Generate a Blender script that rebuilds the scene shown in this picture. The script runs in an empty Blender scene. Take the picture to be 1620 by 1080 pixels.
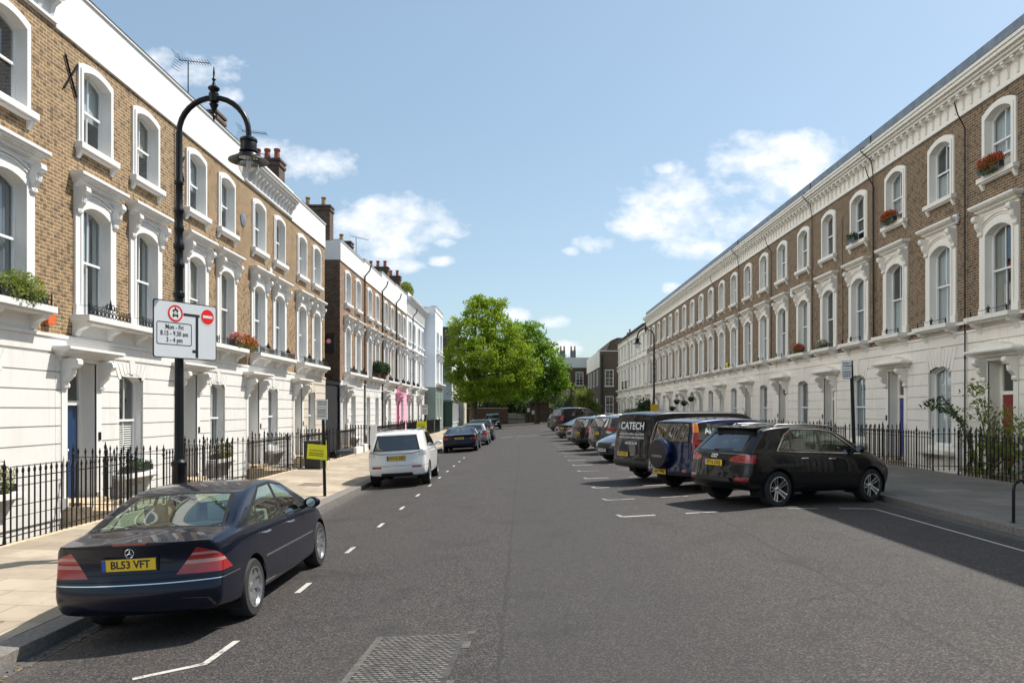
import bpy, bmesh, math, random
import numpy as np
from mathutils import Vector, Matrix
R = math.radians
S = bpy.context.scene
COL = S.collection
rnd = random.Random(7)
F, VX, VY, EYE = 1215.0, 828.0, 648.0, 2.1

# ------------------------------------------------------------------ materials
def mat(name, col=(.5, .5, .5), rough=.7, metal=0., coat=0., spec=.5, noise=None, bump=None, emit=None):
    """noise=(scale, amount, [detail]) varies the base colour; bump=(scale, strength)"""
    m = bpy.data.materials.new(name); m.use_nodes = True
    nt = m.node_tree; b = nt.nodes['Principled BSDF']
    b.inputs['Base Color'].default_value = (*col, 1)
    b.inputs['Roughness'].default_value = rough
    b.inputs['Metallic'].default_value = metal
    b.inputs['Coat Weight'].default_value = coat
    b.inputs['Coat Roughness'].default_value = .03
    b.inputs['Specular IOR Level'].default_value = spec
    if noise or bump:
        tc_ = nt.nodes.new('ShaderNodeTexCoord'); oi = nt.nodes.new('ShaderNodeObjectInfo'); tcv = nt.nodes.new('ShaderNodeVectorMath'); tcv.operation = 'MULTIPLY_ADD'
        nt.links.new(oi.outputs['Random'], tcv.inputs[0]); tcv.inputs[1].default_value = (37, 53, 19); nt.links.new(tc_.outputs['Object'], tcv.inputs[2])
        class tc: outputs = {'Object': tcv.outputs[0]}
    if noise:
        n = nt.nodes.new('ShaderNodeTexNoise'); n.inputs['Scale'].default_value = noise[0]
        n.inputs['Detail'].default_value = noise[2] if len(noise) > 2 else 5
        n.inputs['Roughness'].default_value = .65
        nt.links.new(tc.outputs['Object'], n.inputs['Vector'])
        r = nt.nodes.new('ShaderNodeValToRGB')
        a = noise[1]
        r.color_ramp.elements[0].position = .3; r.color_ramp.elements[1].position = .7
        r.color_ramp.elements[0].color = tuple(max(0, c * (1 - a)) for c in col) + (1,)
        r.color_ramp.elements[1].color = tuple(min(1, c * (1 + a)) for c in col) + (1,)
        nt.links.new(n.outputs['Fac'], r.inputs['Fac']); nt.links.new(r.outputs['Color'], b.inputs['Base Color'])
    if bump:
        n = nt.nodes.new('ShaderNodeTexNoise'); n.inputs['Scale'].default_value = bump[0]; n.inputs['Detail'].default_value = 4
        nt.links.new(tc.outputs['Object'], n.inputs['Vector'])
        bp = nt.nodes.new('ShaderNodeBump'); bp.inputs['Strength'].default_value = bump[1]; bp.inputs['Distance'].default_value = .02
        nt.links.new(n.outputs['Fac'], bp.inputs['Height']); nt.links.new(bp.outputs['Normal'], b.inputs['Normal'])
    return m

def N(nt, t, **kw):
    n = nt.nodes.new(t)
    for k, v in kw.items():
        if k in n.inputs: n.inputs[k].default_value = v
        else: setattr(n, k, v)
    return n

def weathered(name, col, amt=.35, streak=1.):
    """painted render: tone patches, rain streaks and hairline cracks, different on every house"""
    m = bpy.data.materials.new(name); m.use_nodes = True; nt = m.node_tree; b = nt.nodes['Principled BSDF']
    tc_ = nt.nodes.new('ShaderNodeTexCoord'); oi = nt.nodes.new('ShaderNodeObjectInfo'); v = nt.nodes.new('ShaderNodeVectorMath'); v.operation = 'MULTIPLY_ADD'
    nt.links.new(oi.outputs['Random'], v.inputs[0]); v.inputs[1].default_value = (37, 53, 19); nt.links.new(tc_.outputs['Object'], v.inputs[2])
    def noise(sc, det, scale, rough=.6):
        mp = nt.nodes.new('ShaderNodeMapping'); mp.inputs['Scale'].default_value = scale; nt.links.new(v.outputs[0], mp.inputs['Vector'])
        n = nt.nodes.new('ShaderNodeTexNoise'); n.inputs['Scale'].default_value = sc; n.inputs['Detail'].default_value = det; n.inputs['Roughness'].default_value = rough
        nt.links.new(mp.outputs[0], n.inputs['Vector']); return n.outputs['Fac']
    dirt = tuple(c * k for c, k in zip(col, (.62, .57, .50)))
    c = mixc(nt, mathn(nt, 'MULTIPLY', oi.outputs['Random'], .16), col, tuple(x * k for x, k in zip(col, (.93, .90, .84))))
    st = noise(1.6, 8., (4., 4., .28)); c = mixc(nt, mathn(nt, 'MULTIPLY', mathn(nt, 'MULTIPLY', mathn(nt, 'SUBTRACT', st, .52), 4., True), amt * streak), c, dirt)
    pt = noise(.9, 9., (1, 1, 1), .7); c = mixc(nt, mathn(nt, 'MULTIPLY', mathn(nt, 'MULTIPLY', mathn(nt, 'SUBTRACT', pt, .5), 3., True), amt * .8), c, dirt)
    fn = noise(22., 5., (1, 1, 1)); c = mixc(nt, mathn(nt, 'MULTIPLY', mathn(nt, 'MULTIPLY', mathn(nt, 'SUBTRACT', fn, .58), 5., True), amt * .7), c, dirt)
    nt.links.new(c, b.inputs['Base Color']); b.inputs['Roughness'].default_value = .6
    bp = nt.nodes.new('ShaderNodeBump'); bp.inputs['Strength'].default_value = .15; bp.inputs['Distance'].default_value = .01; nt.links.new(fn, bp.inputs['Height']); nt.links.new(bp.outputs['Normal'], b.inputs['Normal'])
    return m

def mathn(nt, op, a, b=None, clamp=False):
    n = nt.nodes.new('ShaderNodeMath'); n.operation = op; n.use_clamp = clamp
    for i, v in enumerate((a, b)):
        if v is None: continue
        if isinstance(v, (int, float)): n.inputs[i].default_value = v
        else: nt.links.new(v, n.inputs[i])
    return n.outputs[0]

def mixc(nt, fac, a, b, mode='MIX'):
    n = nt.nodes.new('ShaderNodeMix'); n.data_type = 'RGBA'; n.blend_type = mode
    for sock, v in ((n.inputs[0], fac), (n.inputs[6], a), (n.inputs[7], b)):
        if isinstance(v, (int, float)): sock.default_value = v
        elif isinstance(v, tuple): sock.default_value = (*v, 1) if len(v) == 3 else v
        else: nt.links.new(v, sock)
    return n.outputs[2]

def brick_mat(name, c1, c2, mortar, dark, dark_amt=.5):
    m = bpy.data.materials.new(name); m.use_nodes = True; nt = m.node_tree; b = nt.nodes['Principled BSDF']
    tc = N(nt, 'ShaderNodeTexCoord'); sp = N(nt, 'ShaderNodeSeparateXYZ'); nt.links.new(tc.outputs['Object'], sp.inputs[0])
    oi = N(nt, 'ShaderNodeObjectInfo'); ov = N(nt, 'ShaderNodeVectorMath', operation='MULTIPLY_ADD'); nt.links.new(oi.outputs['Random'], ov.inputs[0]); ov.inputs[1].default_value = (37, 53, 19); nt.links.new(tc.outputs['Object'], ov.inputs[2])
    h = mathn(nt, 'ADD', sp.outputs['X'], sp.outputs['Y'])
    cb = N(nt, 'ShaderNodeCombineXYZ'); nt.links.new(h, cb.inputs[0]); nt.links.new(sp.outputs['Z'], cb.inputs[1])
    br = N(nt, 'ShaderNodeTexBrick', Scale=1.0); nt.links.new(cb.outputs[0], br.inputs['Vector'])
    br.inputs['Brick Width'].default_value = .225; br.inputs['Row Height'].default_value = .078
    br.inputs['Mortar Size'].default_value = .0125; br.inputs['Mortar Smooth'].default_value = .3
    br.inputs['Bias'].default_value = .1
    br.inputs['Color1'].default_value = (*c1, 1); br.inputs['Color2'].default_value = (*c2, 1); br.inputs['Mortar'].default_value = (*mortar, 1)
    # individual burnt bricks
    fl1 = mathn(nt, 'FLOOR', mathn(nt, 'DIVIDE', h, .1125)); fl2 = mathn(nt, 'FLOOR', mathn(nt, 'DIVIDE', sp.outputs['Z'], .078))
    cw = N(nt, 'ShaderNodeCombineXYZ'); nt.links.new(fl1, cw.inputs[0]); nt.links.new(fl2, cw.inputs[1])
    wn = N(nt, 'ShaderNodeTexWhiteNoise'); nt.links.new(cw.outputs[0], wn.inputs['Vector'])
    n2 = N(nt, 'ShaderNodeTexNoise', Scale=.7, Detail=6.); nt.links.new(ov.outputs[0], n2.inputs['Vector'])
    thr = mathn(nt, 'ADD', wn.outputs['Value'], mathn(nt, 'MULTIPLY', mathn(nt, 'SUBTRACT', n2.outputs['Fac'], .5), .35))
    dk = mathn(nt, 'MULTIPLY', mathn(nt, 'MULTIPLY', mathn(nt, 'SUBTRACT', thr, .62), 3.0, True), dark_amt, True)
    c = mixc(nt, dk, br.outputs['Color'], dark)
    n3 = N(nt, 'ShaderNodeTexNoise', Scale=14., Detail=5.); nt.links.new(tc.outputs['Object'], n3.inputs['Vector'])
    c = mixc(nt, mathn(nt, 'MULTIPLY', mathn(nt, 'SUBTRACT', n3.outputs['Fac'], .47), 1.2, True), c, tuple(x * .55 for x in c1))
    mp = N(nt, 'ShaderNodeMapping'); mp.inputs['Scale'].default_value = (3., 3., .3); nt.links.new(ov.outputs[0], mp.inputs['Vector'])
    st = N(nt, 'ShaderNodeTexNoise', Scale=1.2, Detail=7.); nt.links.new(mp.outputs[0], st.inputs['Vector'])
    c = mixc(nt, mathn(nt, 'MULTIPLY', mathn(nt, 'MULTIPLY', mathn(nt, 'SUBTRACT', st.outputs['Fac'], .52), 3., True), .35), c, tuple(x * .42 for x in c2))
    c = mixc(nt, mathn(nt, 'MULTIPLY', mathn(nt, 'MULTIPLY', mathn(nt, 'SUBTRACT', .42, st.outputs['Fac']), 5., True), .08), c, mortar)
    nt.links.new(c, b.inputs['Base Color']); b.inputs['Roughness'].default_value = .9
    bp = N(nt, 'ShaderNodeBump', Strength=.5, Distance=.008, invert=True); nt.links.new(br.outputs['Fac'], bp.inputs['Height'])
    nt.links.new(bp.outputs['Normal'], b.inputs['Normal'])
    return m

def paving_mat(name, c1, c2, mortar, w=.9, h=.6, rot=False):
    """slabs of mixed tone with stains and spots"""
    m = bpy.data.materials.new(name); m.use_nodes = True; nt = m.node_tree; b = nt.nodes['Principled BSDF']
    tc = N(nt, 'ShaderNodeTexCoord')
    br = N(nt, 'ShaderNodeTexBrick', Scale=1.0)
    mp = N(nt, 'ShaderNodeMapping'); mp.inputs['Rotation'].default_value = (0, 0, R(90) if rot else 0)
    nt.links.new(tc.outputs['Object'], mp.inputs['Vector']); nt.links.new(mp.outputs[0], br.inputs['Vector'])
    br.inputs['Brick Width'].default_value = w; br.inputs['Row Height'].default_value = h
    br.inputs['Mortar Size'].default_value = .007; br.inputs['Bias'].default_value = 0.
    br.inputs['Color1'].default_value = (*c1, 1); br.inputs['Color2'].default_value = (*c2, 1); br.inputs['Mortar'].default_value = (*mortar, 1)
    n = N(nt, 'ShaderNodeTexNoise', Scale=1.3, Detail=8., Roughness=.7); nt.links.new(tc.outputs['Object'], n.inputs['Vector'])
    fx = N(nt, 'ShaderNodeSeparateXYZ'); nt.links.new(mp.outputs[0], fx.inputs[0]); row = mathn(nt, 'FLOOR', mathn(nt, 'DIVIDE', fx.outputs['Y'], h))
    colm = mathn(nt, 'FLOOR', mathn(nt, 'DIVIDE', mathn(nt, 'ADD', fx.outputs['X'], mathn(nt, 'MULTIPLY', mathn(nt, 'MODULO', row, 2.), w * .5)), w)); cv = N(nt, 'ShaderNodeCombineXYZ'); nt.links.new(row, cv.inputs[0]); nt.links.new(colm, cv.inputs[1])
    wn = N(nt, 'ShaderNodeTexWhiteNoise'); nt.links.new(cv.outputs[0], wn.inputs['Vector'])
    base = mixc(nt, mathn(nt, 'MULTIPLY', mathn(nt, 'GREATER_THAN', wn.outputs['Value'], .80), .35), br.outputs['Color'], tuple(x * .60 for x in c1))
    base = mixc(nt, mathn(nt, 'MULTIPLY', mathn(nt, 'LESS_THAN', wn.outputs['Value'], .14), .5), base, tuple(min(1, x * 1.25) for x in c2))
    c = mixc(nt, mathn(nt, 'MULTIPLY', mathn(nt, 'SUBTRACT', n.outputs['Fac'], .42), 2.4, True), base, tuple(x * .62 for x in c1))
    n = N(nt, 'ShaderNodeTexNoise', Scale=60., Detail=3.); nt.links.new(tc.outputs['Object'], n.inputs['Vector'])
    c = mixc(nt, mathn(nt, 'MULTIPLY', n.outputs['Fac'], .35), c, tuple(x * .5 for x in c1))
    # chewing-gum spots and stains
    v = N(nt, 'ShaderNodeTexVoronoi', Scale=2.1); nt.links.new(tc.outputs['Object'], v.inputs['Vector'])
    c = mixc(nt, mathn(nt, 'MULTIPLY', mathn(nt, 'LESS_THAN', v.outputs['Distance'], .045), .5), c, tuple(x * .35 for x in c1))
    nt.links.new(c, b.inputs['Base Color']); b.inputs['Roughness'].default_value = .85
    bp = N(nt, 'ShaderNodeBump', Strength=.4, Distance=.006, invert=True); nt.links.new(br.outputs['Fac'], bp.inputs['Height'])
    nt.links.new(bp.outputs['Normal'], b.inputs['Normal'])
    return m

def asphalt_mat(name, col, warm):
    m = bpy.data.materials.new(name); m.use_nodes = True; nt = m.node_tree; b = nt.nodes['Principled BSDF']
    tc = N(nt, 'ShaderNodeTexCoord')
    def noise(sc, det, vec=None, rough=.6):
        n = N(nt, 'ShaderNodeTexNoise', Scale=sc, Detail=det, Roughness=rough); nt.links.new(vec or tc.outputs['Object'], n.inputs['Vector']); return n.outputs['Fac']
    mp = N(nt, 'ShaderNodeMapping'); mp.inputs['Scale'].default_value = (1, .12, 1); nt.links.new(tc.outputs['Object'], mp.inputs['Vector'])
    big = noise(.55, 7., mp.outputs[0]); fine = noise(70., 2.); mid = noise(9., 7., rough=.7)
    c = mixc(nt, mathn(nt, 'MULTIPLY', mathn(nt, 'SUBTRACT', big, .35), 2.6, True), col, warm)
    c = mixc(nt, mathn(nt, 'MULTIPLY', mathn(nt, 'SUBTRACT', mid, .4), 1.6, True), c, tuple(x * .72 for x in col))
    # aggregate: pale chips and dark pits
    c = mixc(nt, mathn(nt, 'MULTIPLY', mathn(nt, 'SUBTRACT', fine, .58), 5., True), c, tuple(x * 2.8 for x in warm))
    c = mixc(nt, mathn(nt, 'MULTIPLY', mathn(nt, 'SUBTRACT', .44, fine), 5., True), c, tuple(x * .38 for x in col))
    vg = N(nt, 'ShaderNodeTexVoronoi', Scale=78.); nt.links.new(tc.outputs['Object'], vg.inputs['Vector']); vs = N(nt, 'ShaderNodeSeparateColor'); nt.links.new(vg.outputs['Color'], vs.inputs[0])
    c = mixc(nt, mathn(nt, 'MULTIPLY', mathn(nt, 'SUBTRACT', vs.outputs[0], .62), 2.6, True), c, tuple(x * 3.0 for x in warm))
    c = mixc(nt, mathn(nt, 'MULTIPLY', mathn(nt, 'SUBTRACT', .42, vs.outputs[0]), 2.2, True), c, tuple(x * .25 for x in col))
    # paver seams running along the road
    sp = N(nt, 'ShaderNodeSeparateXYZ'); nt.links.new(tc.outputs['Object'], sp.inputs[0])
    wob = mathn(nt, 'MULTIPLY', mathn(nt, 'SUBTRACT', noise(1.7, 4.), .5), .10)
    for xs in (-.2, 3.45):
        d = mathn(nt, 'ABSOLUTE', mathn(nt, 'SUBTRACT', mathn(nt, 'ADD', sp.outputs['X'], wob), xs))
        k = mathn(nt, 'MULTIPLY', mathn(nt, 'MULTIPLY', mathn(nt, 'SUBTRACT', .028, d), 60., True), .5)
        c = mixc(nt, k, c, tuple(x * .45 for x in col))
    # one resurfaced lane is a shade greyer than the other
    lane = mathn(nt, 'MULTIPLY', mathn(nt, 'MULTIPLY', mathn(nt, 'ADD', mathn(nt, 'ADD', sp.outputs['X'], wob), .2), 9., True),
                 mathn(nt, 'MULTIPLY', mathn(nt, 'SUBTRACT', 2.6, sp.outputs['X']), 1.2, True))
    c = mixc(nt, mathn(nt, 'MULTIPLY', lane, .35), c, tuple(x * 1.25 for x in col))
    # hairline cracks, sealed with tar here and there
    dm = N(nt, 'ShaderNodeVectorMath', operation='MULTIPLY_ADD'); nz = N(nt, 'ShaderNodeTexNoise', Scale=2.5, Detail=5.); nt.links.new(tc.outputs['Object'], nz.inputs['Vector'])
    nt.links.new(nz.outputs['Color'], dm.inputs[0]); dm.inputs[1].default_value = (.55, .55, 0); nt.links.new(tc.outputs['Object'], dm.inputs[2])
    ve = N(nt, 'ShaderNodeTexVoronoi', Scale=.32, feature='DISTANCE_TO_EDGE'); nt.links.new(dm.outputs[0], ve.inputs['Vector'])
    ck = mathn(nt, 'MULTIPLY', mathn(nt, 'MULTIPLY', mathn(nt, 'SUBTRACT', .0055, ve.outputs['Distance']), 260., True), mathn(nt, 'MULTIPLY', mathn(nt, 'SUBTRACT', noise(.35, 3.), .47), 8., True))
    c = mixc(nt, mathn(nt, 'MULTIPLY', ck, .7), c, tuple(x * .35 for x in col))
    # tyre-polished tracks and a dusty margin
    for xs, wd in ((-1.55, .5), (.15, .5), (1.0, .4)):
        d = mathn(nt, 'ABSOLUTE', mathn(nt, 'SUBTRACT', mathn(nt, 'ADD', sp.outputs['X'], mathn(nt, 'MULTIPLY', wob, 4.)), xs))
        c = mixc(nt, mathn(nt, 'MULTIPLY', mathn(nt, 'SUBTRACT', 1., mathn(nt, 'DIVIDE', d, wd), True), .30), c, tuple(x * 1.45 for x in col))
    dl = mathn(nt, 'MULTIPLY', mathn(nt, 'SUBTRACT', mathn(nt, 'ABSOLUTE', mathn(nt, 'SUBTRACT', sp.outputs['X'], 1.45)), 5.6), 2., True)
    c = mixc(nt, mathn(nt, 'MULTIPLY', dl, .45), c, (.12, .10, .085))
    st = noise(1.1, 6.); c = mixc(nt, mathn(nt, 'MULTIPLY', mathn(nt, 'MULTIPLY', mathn(nt, 'SUBTRACT', st, .54), 6., True), .5), c, tuple(x * .45 for x in col))
    # oil drips
    v = N(nt, 'ShaderNodeTexVoronoi', Scale=.9); nt.links.new(tc.outputs['Object'], v.inputs['Vector'])
    c = mixc(nt, mathn(nt, 'MULTIPLY', mathn(nt, 'LESS_THAN', v.outputs['Distance'], .035), .6), c, tuple(x * .4 for x in col))
    nt.links.new(c, b.inputs['Base Color']); b.inputs['Roughness'].default_value = .82
    bp = N(nt, 'ShaderNodeBump', Strength=.9, Distance=.006); nt.links.new(fine, bp.inputs['Height']); nt.links.new(bp.outputs['Normal'], b.inputs['Normal'])
    return m

def glass_mat(name, tint=(.6, .66, .68), see=.75, rough=.0):
    m = bpy.data.materials.new(name); m.use_nodes = True; nt = m.node_tree; nt.nodes.clear()
    out = N(nt, 'ShaderNodeOutputMaterial'); tr = N(nt, 'ShaderNodeBsdfTransparent'); tr.inputs[0].default_value = (*[t * see for t in tint], 1)
    gl = N(nt, 'ShaderNodeBsdfGlossy'); gl.inputs['Roughness'].default_value = .015; gl.inputs[0].default_value = (1, 1, 1, 1)
    # panes are never quite flat
    tc = N(nt, 'ShaderNodeTexCoord'); n = N(nt, 'ShaderNodeTexNoise', Scale=1.1 if rough == 0 else .6, Detail=1.)
    nt.links.new(tc.outputs['Object'], n.inputs['Vector'])
    bp = N(nt, 'ShaderNodeBump', Strength=.25 if rough == 0 else .0, Distance=.03); nt.links.new(n.outputs['Fac'], bp.inputs['Height'])
    nt.links.new(bp.outputs['Normal'], gl.inputs['Normal'])
    lw = N(nt, 'ShaderNodeLayerWeight'); lw.inputs['Blend'].default_value = .5
    fr = mathn(nt, 'ADD', mathn(nt, 'MULTIPLY', mathn(nt, 'POWER', lw.outputs['Facing'], 4.), .80), .13 if rough == 0 else .15)
    mx = N(nt, 'ShaderNodeMixShader'); nt.links.new(fr, mx.inputs[0]); nt.links.new(tr.outputs[0], mx.inputs[1]); nt.links.new(gl.outputs[0], mx.inputs[2])
    nt.links.new(mx.outputs[0], out.inputs[0]); return m

def leaf_mat(name, c1, c2, trans=.35):
    m = bpy.data.materials.new(name); m.use_nodes = True; nt = m.node_tree; nt.nodes.clear()
    out = N(nt, 'ShaderNodeOutputMaterial'); tc = N(nt, 'ShaderNodeTexCoord')
    n = N(nt, 'ShaderNodeTexNoise', Scale=1.6, Detail=3.); nt.links.new(tc.outputs['Object'], n.inputs['Vector'])
    c = mixc(nt, mathn(nt, 'MULTIPLY', mathn(nt, 'SUBTRACT', n.outputs['Fac'], .35), 3.2, True), c1, c2)
    d = N(nt, 'ShaderNodeBsdfPrincipled'); d.inputs['Roughness'].default_value = .55; d.inputs['Specular IOR Level'].default_value = .3
    t = N(nt, 'ShaderNodeBsdfTranslucent'); nt.links.new(c, d.inputs['Base Color']); nt.links.new(mixc(nt, .5, c, tuple(min(1, x * 1.9) for x in c2)), t.inputs[0])
    mx = N(nt, 'ShaderNodeMixShader'); mx.inputs[0].default_value = trans
    nt.links.new(d.outputs[0], mx.inputs[1]); nt.links.new(t.outputs[0], mx.inputs[2]); nt.links.new(mx.outputs[0], out.inputs[0]); return m

M = {}
M['asphalt'] = asphalt_mat('asphalt', (.0235, .0210, .0200), (.035, .0295, .027))
M['asphalt_dark'] = asphalt_mat('asphalt_patch', (.05, .048, .047), (.06, .056, .053))
M['paving_l'] = paving_mat('york_stone', (.36, .295, .215), (.43, .36, .275), (.13, .105, .08), .95, .62)
M['paving_r'] = paving_mat('concrete_paving', (.165, .15, .13), (.215, .197, .172), (.06, .053, .045), .9, .6)
M['granite'] = mat('granite_kerb', (.17, .155, .14), .8, noise=(30, .4, 6), bump=(60, .3))
M['granite_d'] = mat('granite_channel', (.085, .082, .078), .8, noise=(24, .45, 6), bump=(50, .4))
M['buff_stone'] = mat('buff_stone', (.50, .40, .28), .85, noise=(6, .25, 6), bump=(30, .3))
def worn_paint(name, col, thr):
    m = bpy.data.materials.new(name); m.use_nodes = True; nt = m.node_tree; b = nt.nodes['Principled BSDF']; tc = N(nt, 'ShaderNodeTexCoord')
    n = N(nt, 'ShaderNodeTexNoise', Scale=26., Detail=9., Roughness=.75); nt.links.new(tc.outputs['Object'], n.inputs['Vector']); n2 = N(nt, 'ShaderNodeTexNoise', Scale=2.2, Detail=3.); nt.links.new(tc.outputs['Object'], n2.inputs['Vector'])
    f = mathn(nt, 'MULTIPLY', mathn(nt, 'SUBTRACT', mathn(nt, 'ADD', n.outputs['Fac'], mathn(nt, 'MULTIPLY', mathn(nt, 'SUBTRACT', n2.outputs['Fac'], .5), .5)), thr), 9., True)
    nt.links.new(mixc(nt, f, col, (.06, .055, .052)), b.inputs['Base Color']); b.inputs['Roughness'].default_value = .8; return m
M['line'] = worn_paint('road_paint', (.44, .425, .39), .565)
M['line_worn'] = worn_paint('worn_road_paint', (.34, .33, .30), .50)
M['brick_l'] = brick_mat('golden_stock_brick', (.285, .165, .068), (.205, .118, .049), (.44, .36, .245), (.05, .036, .024), .66)
M['brick_l2'] = brick_mat('red_brown_stock_brick', (.30, .165, .088), (.20, .11, .06), (.33, .26, .19), (.07, .045, .03), .6)
M['brick_r'] = brick_mat('brown_stock_brick', (.200, .122, .066), (.145, .090, .050), (.38, .305, .21), (.045, .033, .025), .6)
M['brick_d'] = brick_mat('sooty_and_shaded_brick', (.15, .09, .055), (.10, .065, .045), (.12, .095, .075), (.035, .028, .022), .6)  # dark brick of stacks and walls; on terrace gables it paints in the shade
M['white'] = weathered('white_masonry_paint', (.68, .675, .655), .30)
M['trim_l'] = weathered('white_trim_paint', (.71, .705, .69), .22, .8)
M['cream'] = weathered('cream_masonry_paint', (.84, .79, .715), .42)
M['cream2'] = weathered('ivory_masonry_paint', (.81, .765, .70), .45)
M['trim_r'] = weathered('cream_trim_paint', (.82, .785, .71), .32)
M['stone'] = mat('beige_masonry_paint', (.55, .50, .42), .7, noise=(.9, .08, 8))
M['pink'] = mat('pink_masonry_paint', (.80, .42, .55), .65, noise=(.8, .05, 6))
M['paleblue'] = mat('pale_blue_masonry_paint', (.70, .75, .80), .65, noise=(.8, .04, 6))
M['sage'] = mat('grey_green_masonry_paint', (.19, .24, .22), .65, noise=(.8, .06, 6))
M['bluegrey'] = mat('blue_grey_masonry_paint', (.42, .50, .60), .65, noise=(.8, .06, 6))
M['sash'] = mat('white_sash_paint', (.78, .78, .77), .4)
M['slate'] = mat('slate', (.07, .075, .085), .6, noise=(4, .4, 6), bump=(18, .4))
M['lead'] = mat('lead_flashing', (.15, .18, .22), .5, noise=(3, .3, 6))
M['iron'] = mat('black_iron_paint', (.008, .008, .009), .34, spec=.3, noise=(9, .3))
M['pot'] = mat('terracotta', (.30, .10, .06), .85, noise=(7, .35))
M['pot_buff'] = mat('buff_clay', (.36, .25, .15), .85, noise=(7, .35))
M['curtain'] = mat('white_curtain', (.62, .61, .58), .9)
M['curtain_b'] = mat('beige_curtain', (.48, .42, .33), .9)
M['curtain_d'] = mat('grey_curtain', (.33, .33, .35), .9)
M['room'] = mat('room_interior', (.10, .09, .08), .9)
M['pane'] = glass_mat('window_pane', (.80, .88, .9), .92)
M['carglass'] = glass_mat('car_glass', (.66, .84, .76), .93, 1)
M['carglass_d'] = glass_mat('dark_car_glass', (.30, .34, .36), .45, 1)
M['lens'] = glass_mat('clear_lens', (.95, .95, .95), .95, 1)
M['chrome'] = mat('chrome', (.75, .75, .76), .12, 1.)
M['alloy'] = mat('alloy_rim', (.55, .55, .56), .3, .9)
M['alloy_bright'] = mat('bright_alloy_rim', (.72, .72, .73), .22, .95)
M['tyre'] = mat('tyre_rubber', (.018, .018, .018), .8, bump=(40, .2))
M['plastic'] = mat('black_plastic', (.018, .018, .02), .55)
M['gap'] = mat('panel_gap', (.004, .004, .004), .9)
M['red_lens'] = mat('red_light_lens', (.30, .003, .005), .12, coat=1.)
M['pale_lens'] = mat('pale_light_lens', (.50, .50, .52), .15, .3, coat=1.)
M['pink_lens'] = mat('pinkish_light_lens', (.45, .19, .18), .15, coat=1.)
M['clear_lens'] = mat('headlamp_lens', (.45, .47, .52), .08, .4, coat=1.)
M['amber_lens'] = mat('amber_light_lens', (.85, .24, .01), .15, coat=1.)
M['plate_y'] = mat('yellow_plate', (.78, .50, .02), .35)
M['plate_w'] = mat('white_plate', (.75, .75, .72), .35)
M['plate_blue'] = mat('plate_blue_band', (.01, .06, .35), .35)
M['ink'] = mat('black_lettering', (.012, .012, .012), .5)
M['white_ink'] = mat('white_lettering', (.85, .85, .85), .5)
M['seat'] = mat('grey_seat_fabric', (.14, .14, .13), .9)
M['seat_pale'] = mat('beige_seat_fabric', (.40, .38, .32), .9)
M['sign_grey'] = mat('sign_face', (.62, .65, .68), .35, noise=(2, .03))
M['sign_red'] = mat('sign_red', (.70, .02, .02), .35)
M['sign_white'] = mat('sign_white', (.72, .72, .70), .35)
M['sign_yellow'] = mat('yellow_notice', (.80, .78, .01), .5)
M['rope'] = mat('yellow_cable_tie', (.70, .68, .10), .5)
M['green1'] = leaf_mat('plane_leaves', (.095, .165, .010), (.225, .305, .018), .44)
M['green2'] = leaf_mat('darker_leaves', (.07, .155, .012), (.18, .29, .022), .42)
M['green3'] = leaf_mat('hedge_leaves', (.020, .045, .014), (.05, .09, .03), .2)
M['green4'] = leaf_mat('silver_leaves', (.12, .17, .07), (.22, .27, .14), .3)
M['green5'] = leaf_mat('box_plant_leaves', (.07, .115, .018), (.22, .26, .05), .35)
M['bark'] = mat('bark', (.10, .075, .05), .95, noise=(6, .4), bump=(14, .6))
M['red_flower'] = mat('red_petals', (.62, .015, .02), .6, noise=(30, .4))
M['pink_flower'] = mat('pink_petals', (.75, .22, .30), .6, noise=(30, .3))
M['white_flower'] = mat('white_petals', (.75, .70, .62), .6)
M['soil'] = mat('earth', (.12, .10, .07), .95, noise=(.5, .3, 8))
M['timber'] = mat('pale_timber', (.30, .28, .25), .8, noise=(8, .2))
M['black_wall'] = mat('black_painted_wall', (.020, .018, .020), .6, noise=(2, .3))
M['bin'] = mat('bin_plastic', (.02, .022, .022), .5)
for k, c in dict(blue=(.01, .035, .10), royal=(.01, .02, .22), red=(.22, .008, .012), black=(.012, .012, .014), grey=(.16, .18, .18), brown=(.10, .035, .02), white=(.7, .7, .68), green=(.02, .07, .05)).items():
    M['door_' + k] = mat(k + '_door_paint', c, .3, coat=.4)

def paint(name, col, metal=.35, rough=.35):
    if name in M: return M[name]
    m = mat(name, col, rough, metal, coat=.6 if max(col) < .02 else 1., spec=.15 if max(col) < .2 else .5); nt = m.node_tree; b = nt.nodes['Principled BSDF']
    # road dust lies on the gloss
    tc = N(nt, 'ShaderNodeTexCoord'); n = N(nt, 'ShaderNodeTexNoise', Scale=2.2, Detail=8., Roughness=.7); nt.links.new(tc.outputs['Object'], n.inputs['Vector'])
    f = mathn(nt, 'MULTIPLY', mathn(nt, 'SUBTRACT', n.outputs['Fac'], .45), .9, True)
    nt.links.new(mathn(nt, 'ADD', mathn(nt, 'MULTIPLY', f, .10), .015), b.inputs['Coat Roughness'])
    M[name] = m; return m

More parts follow.
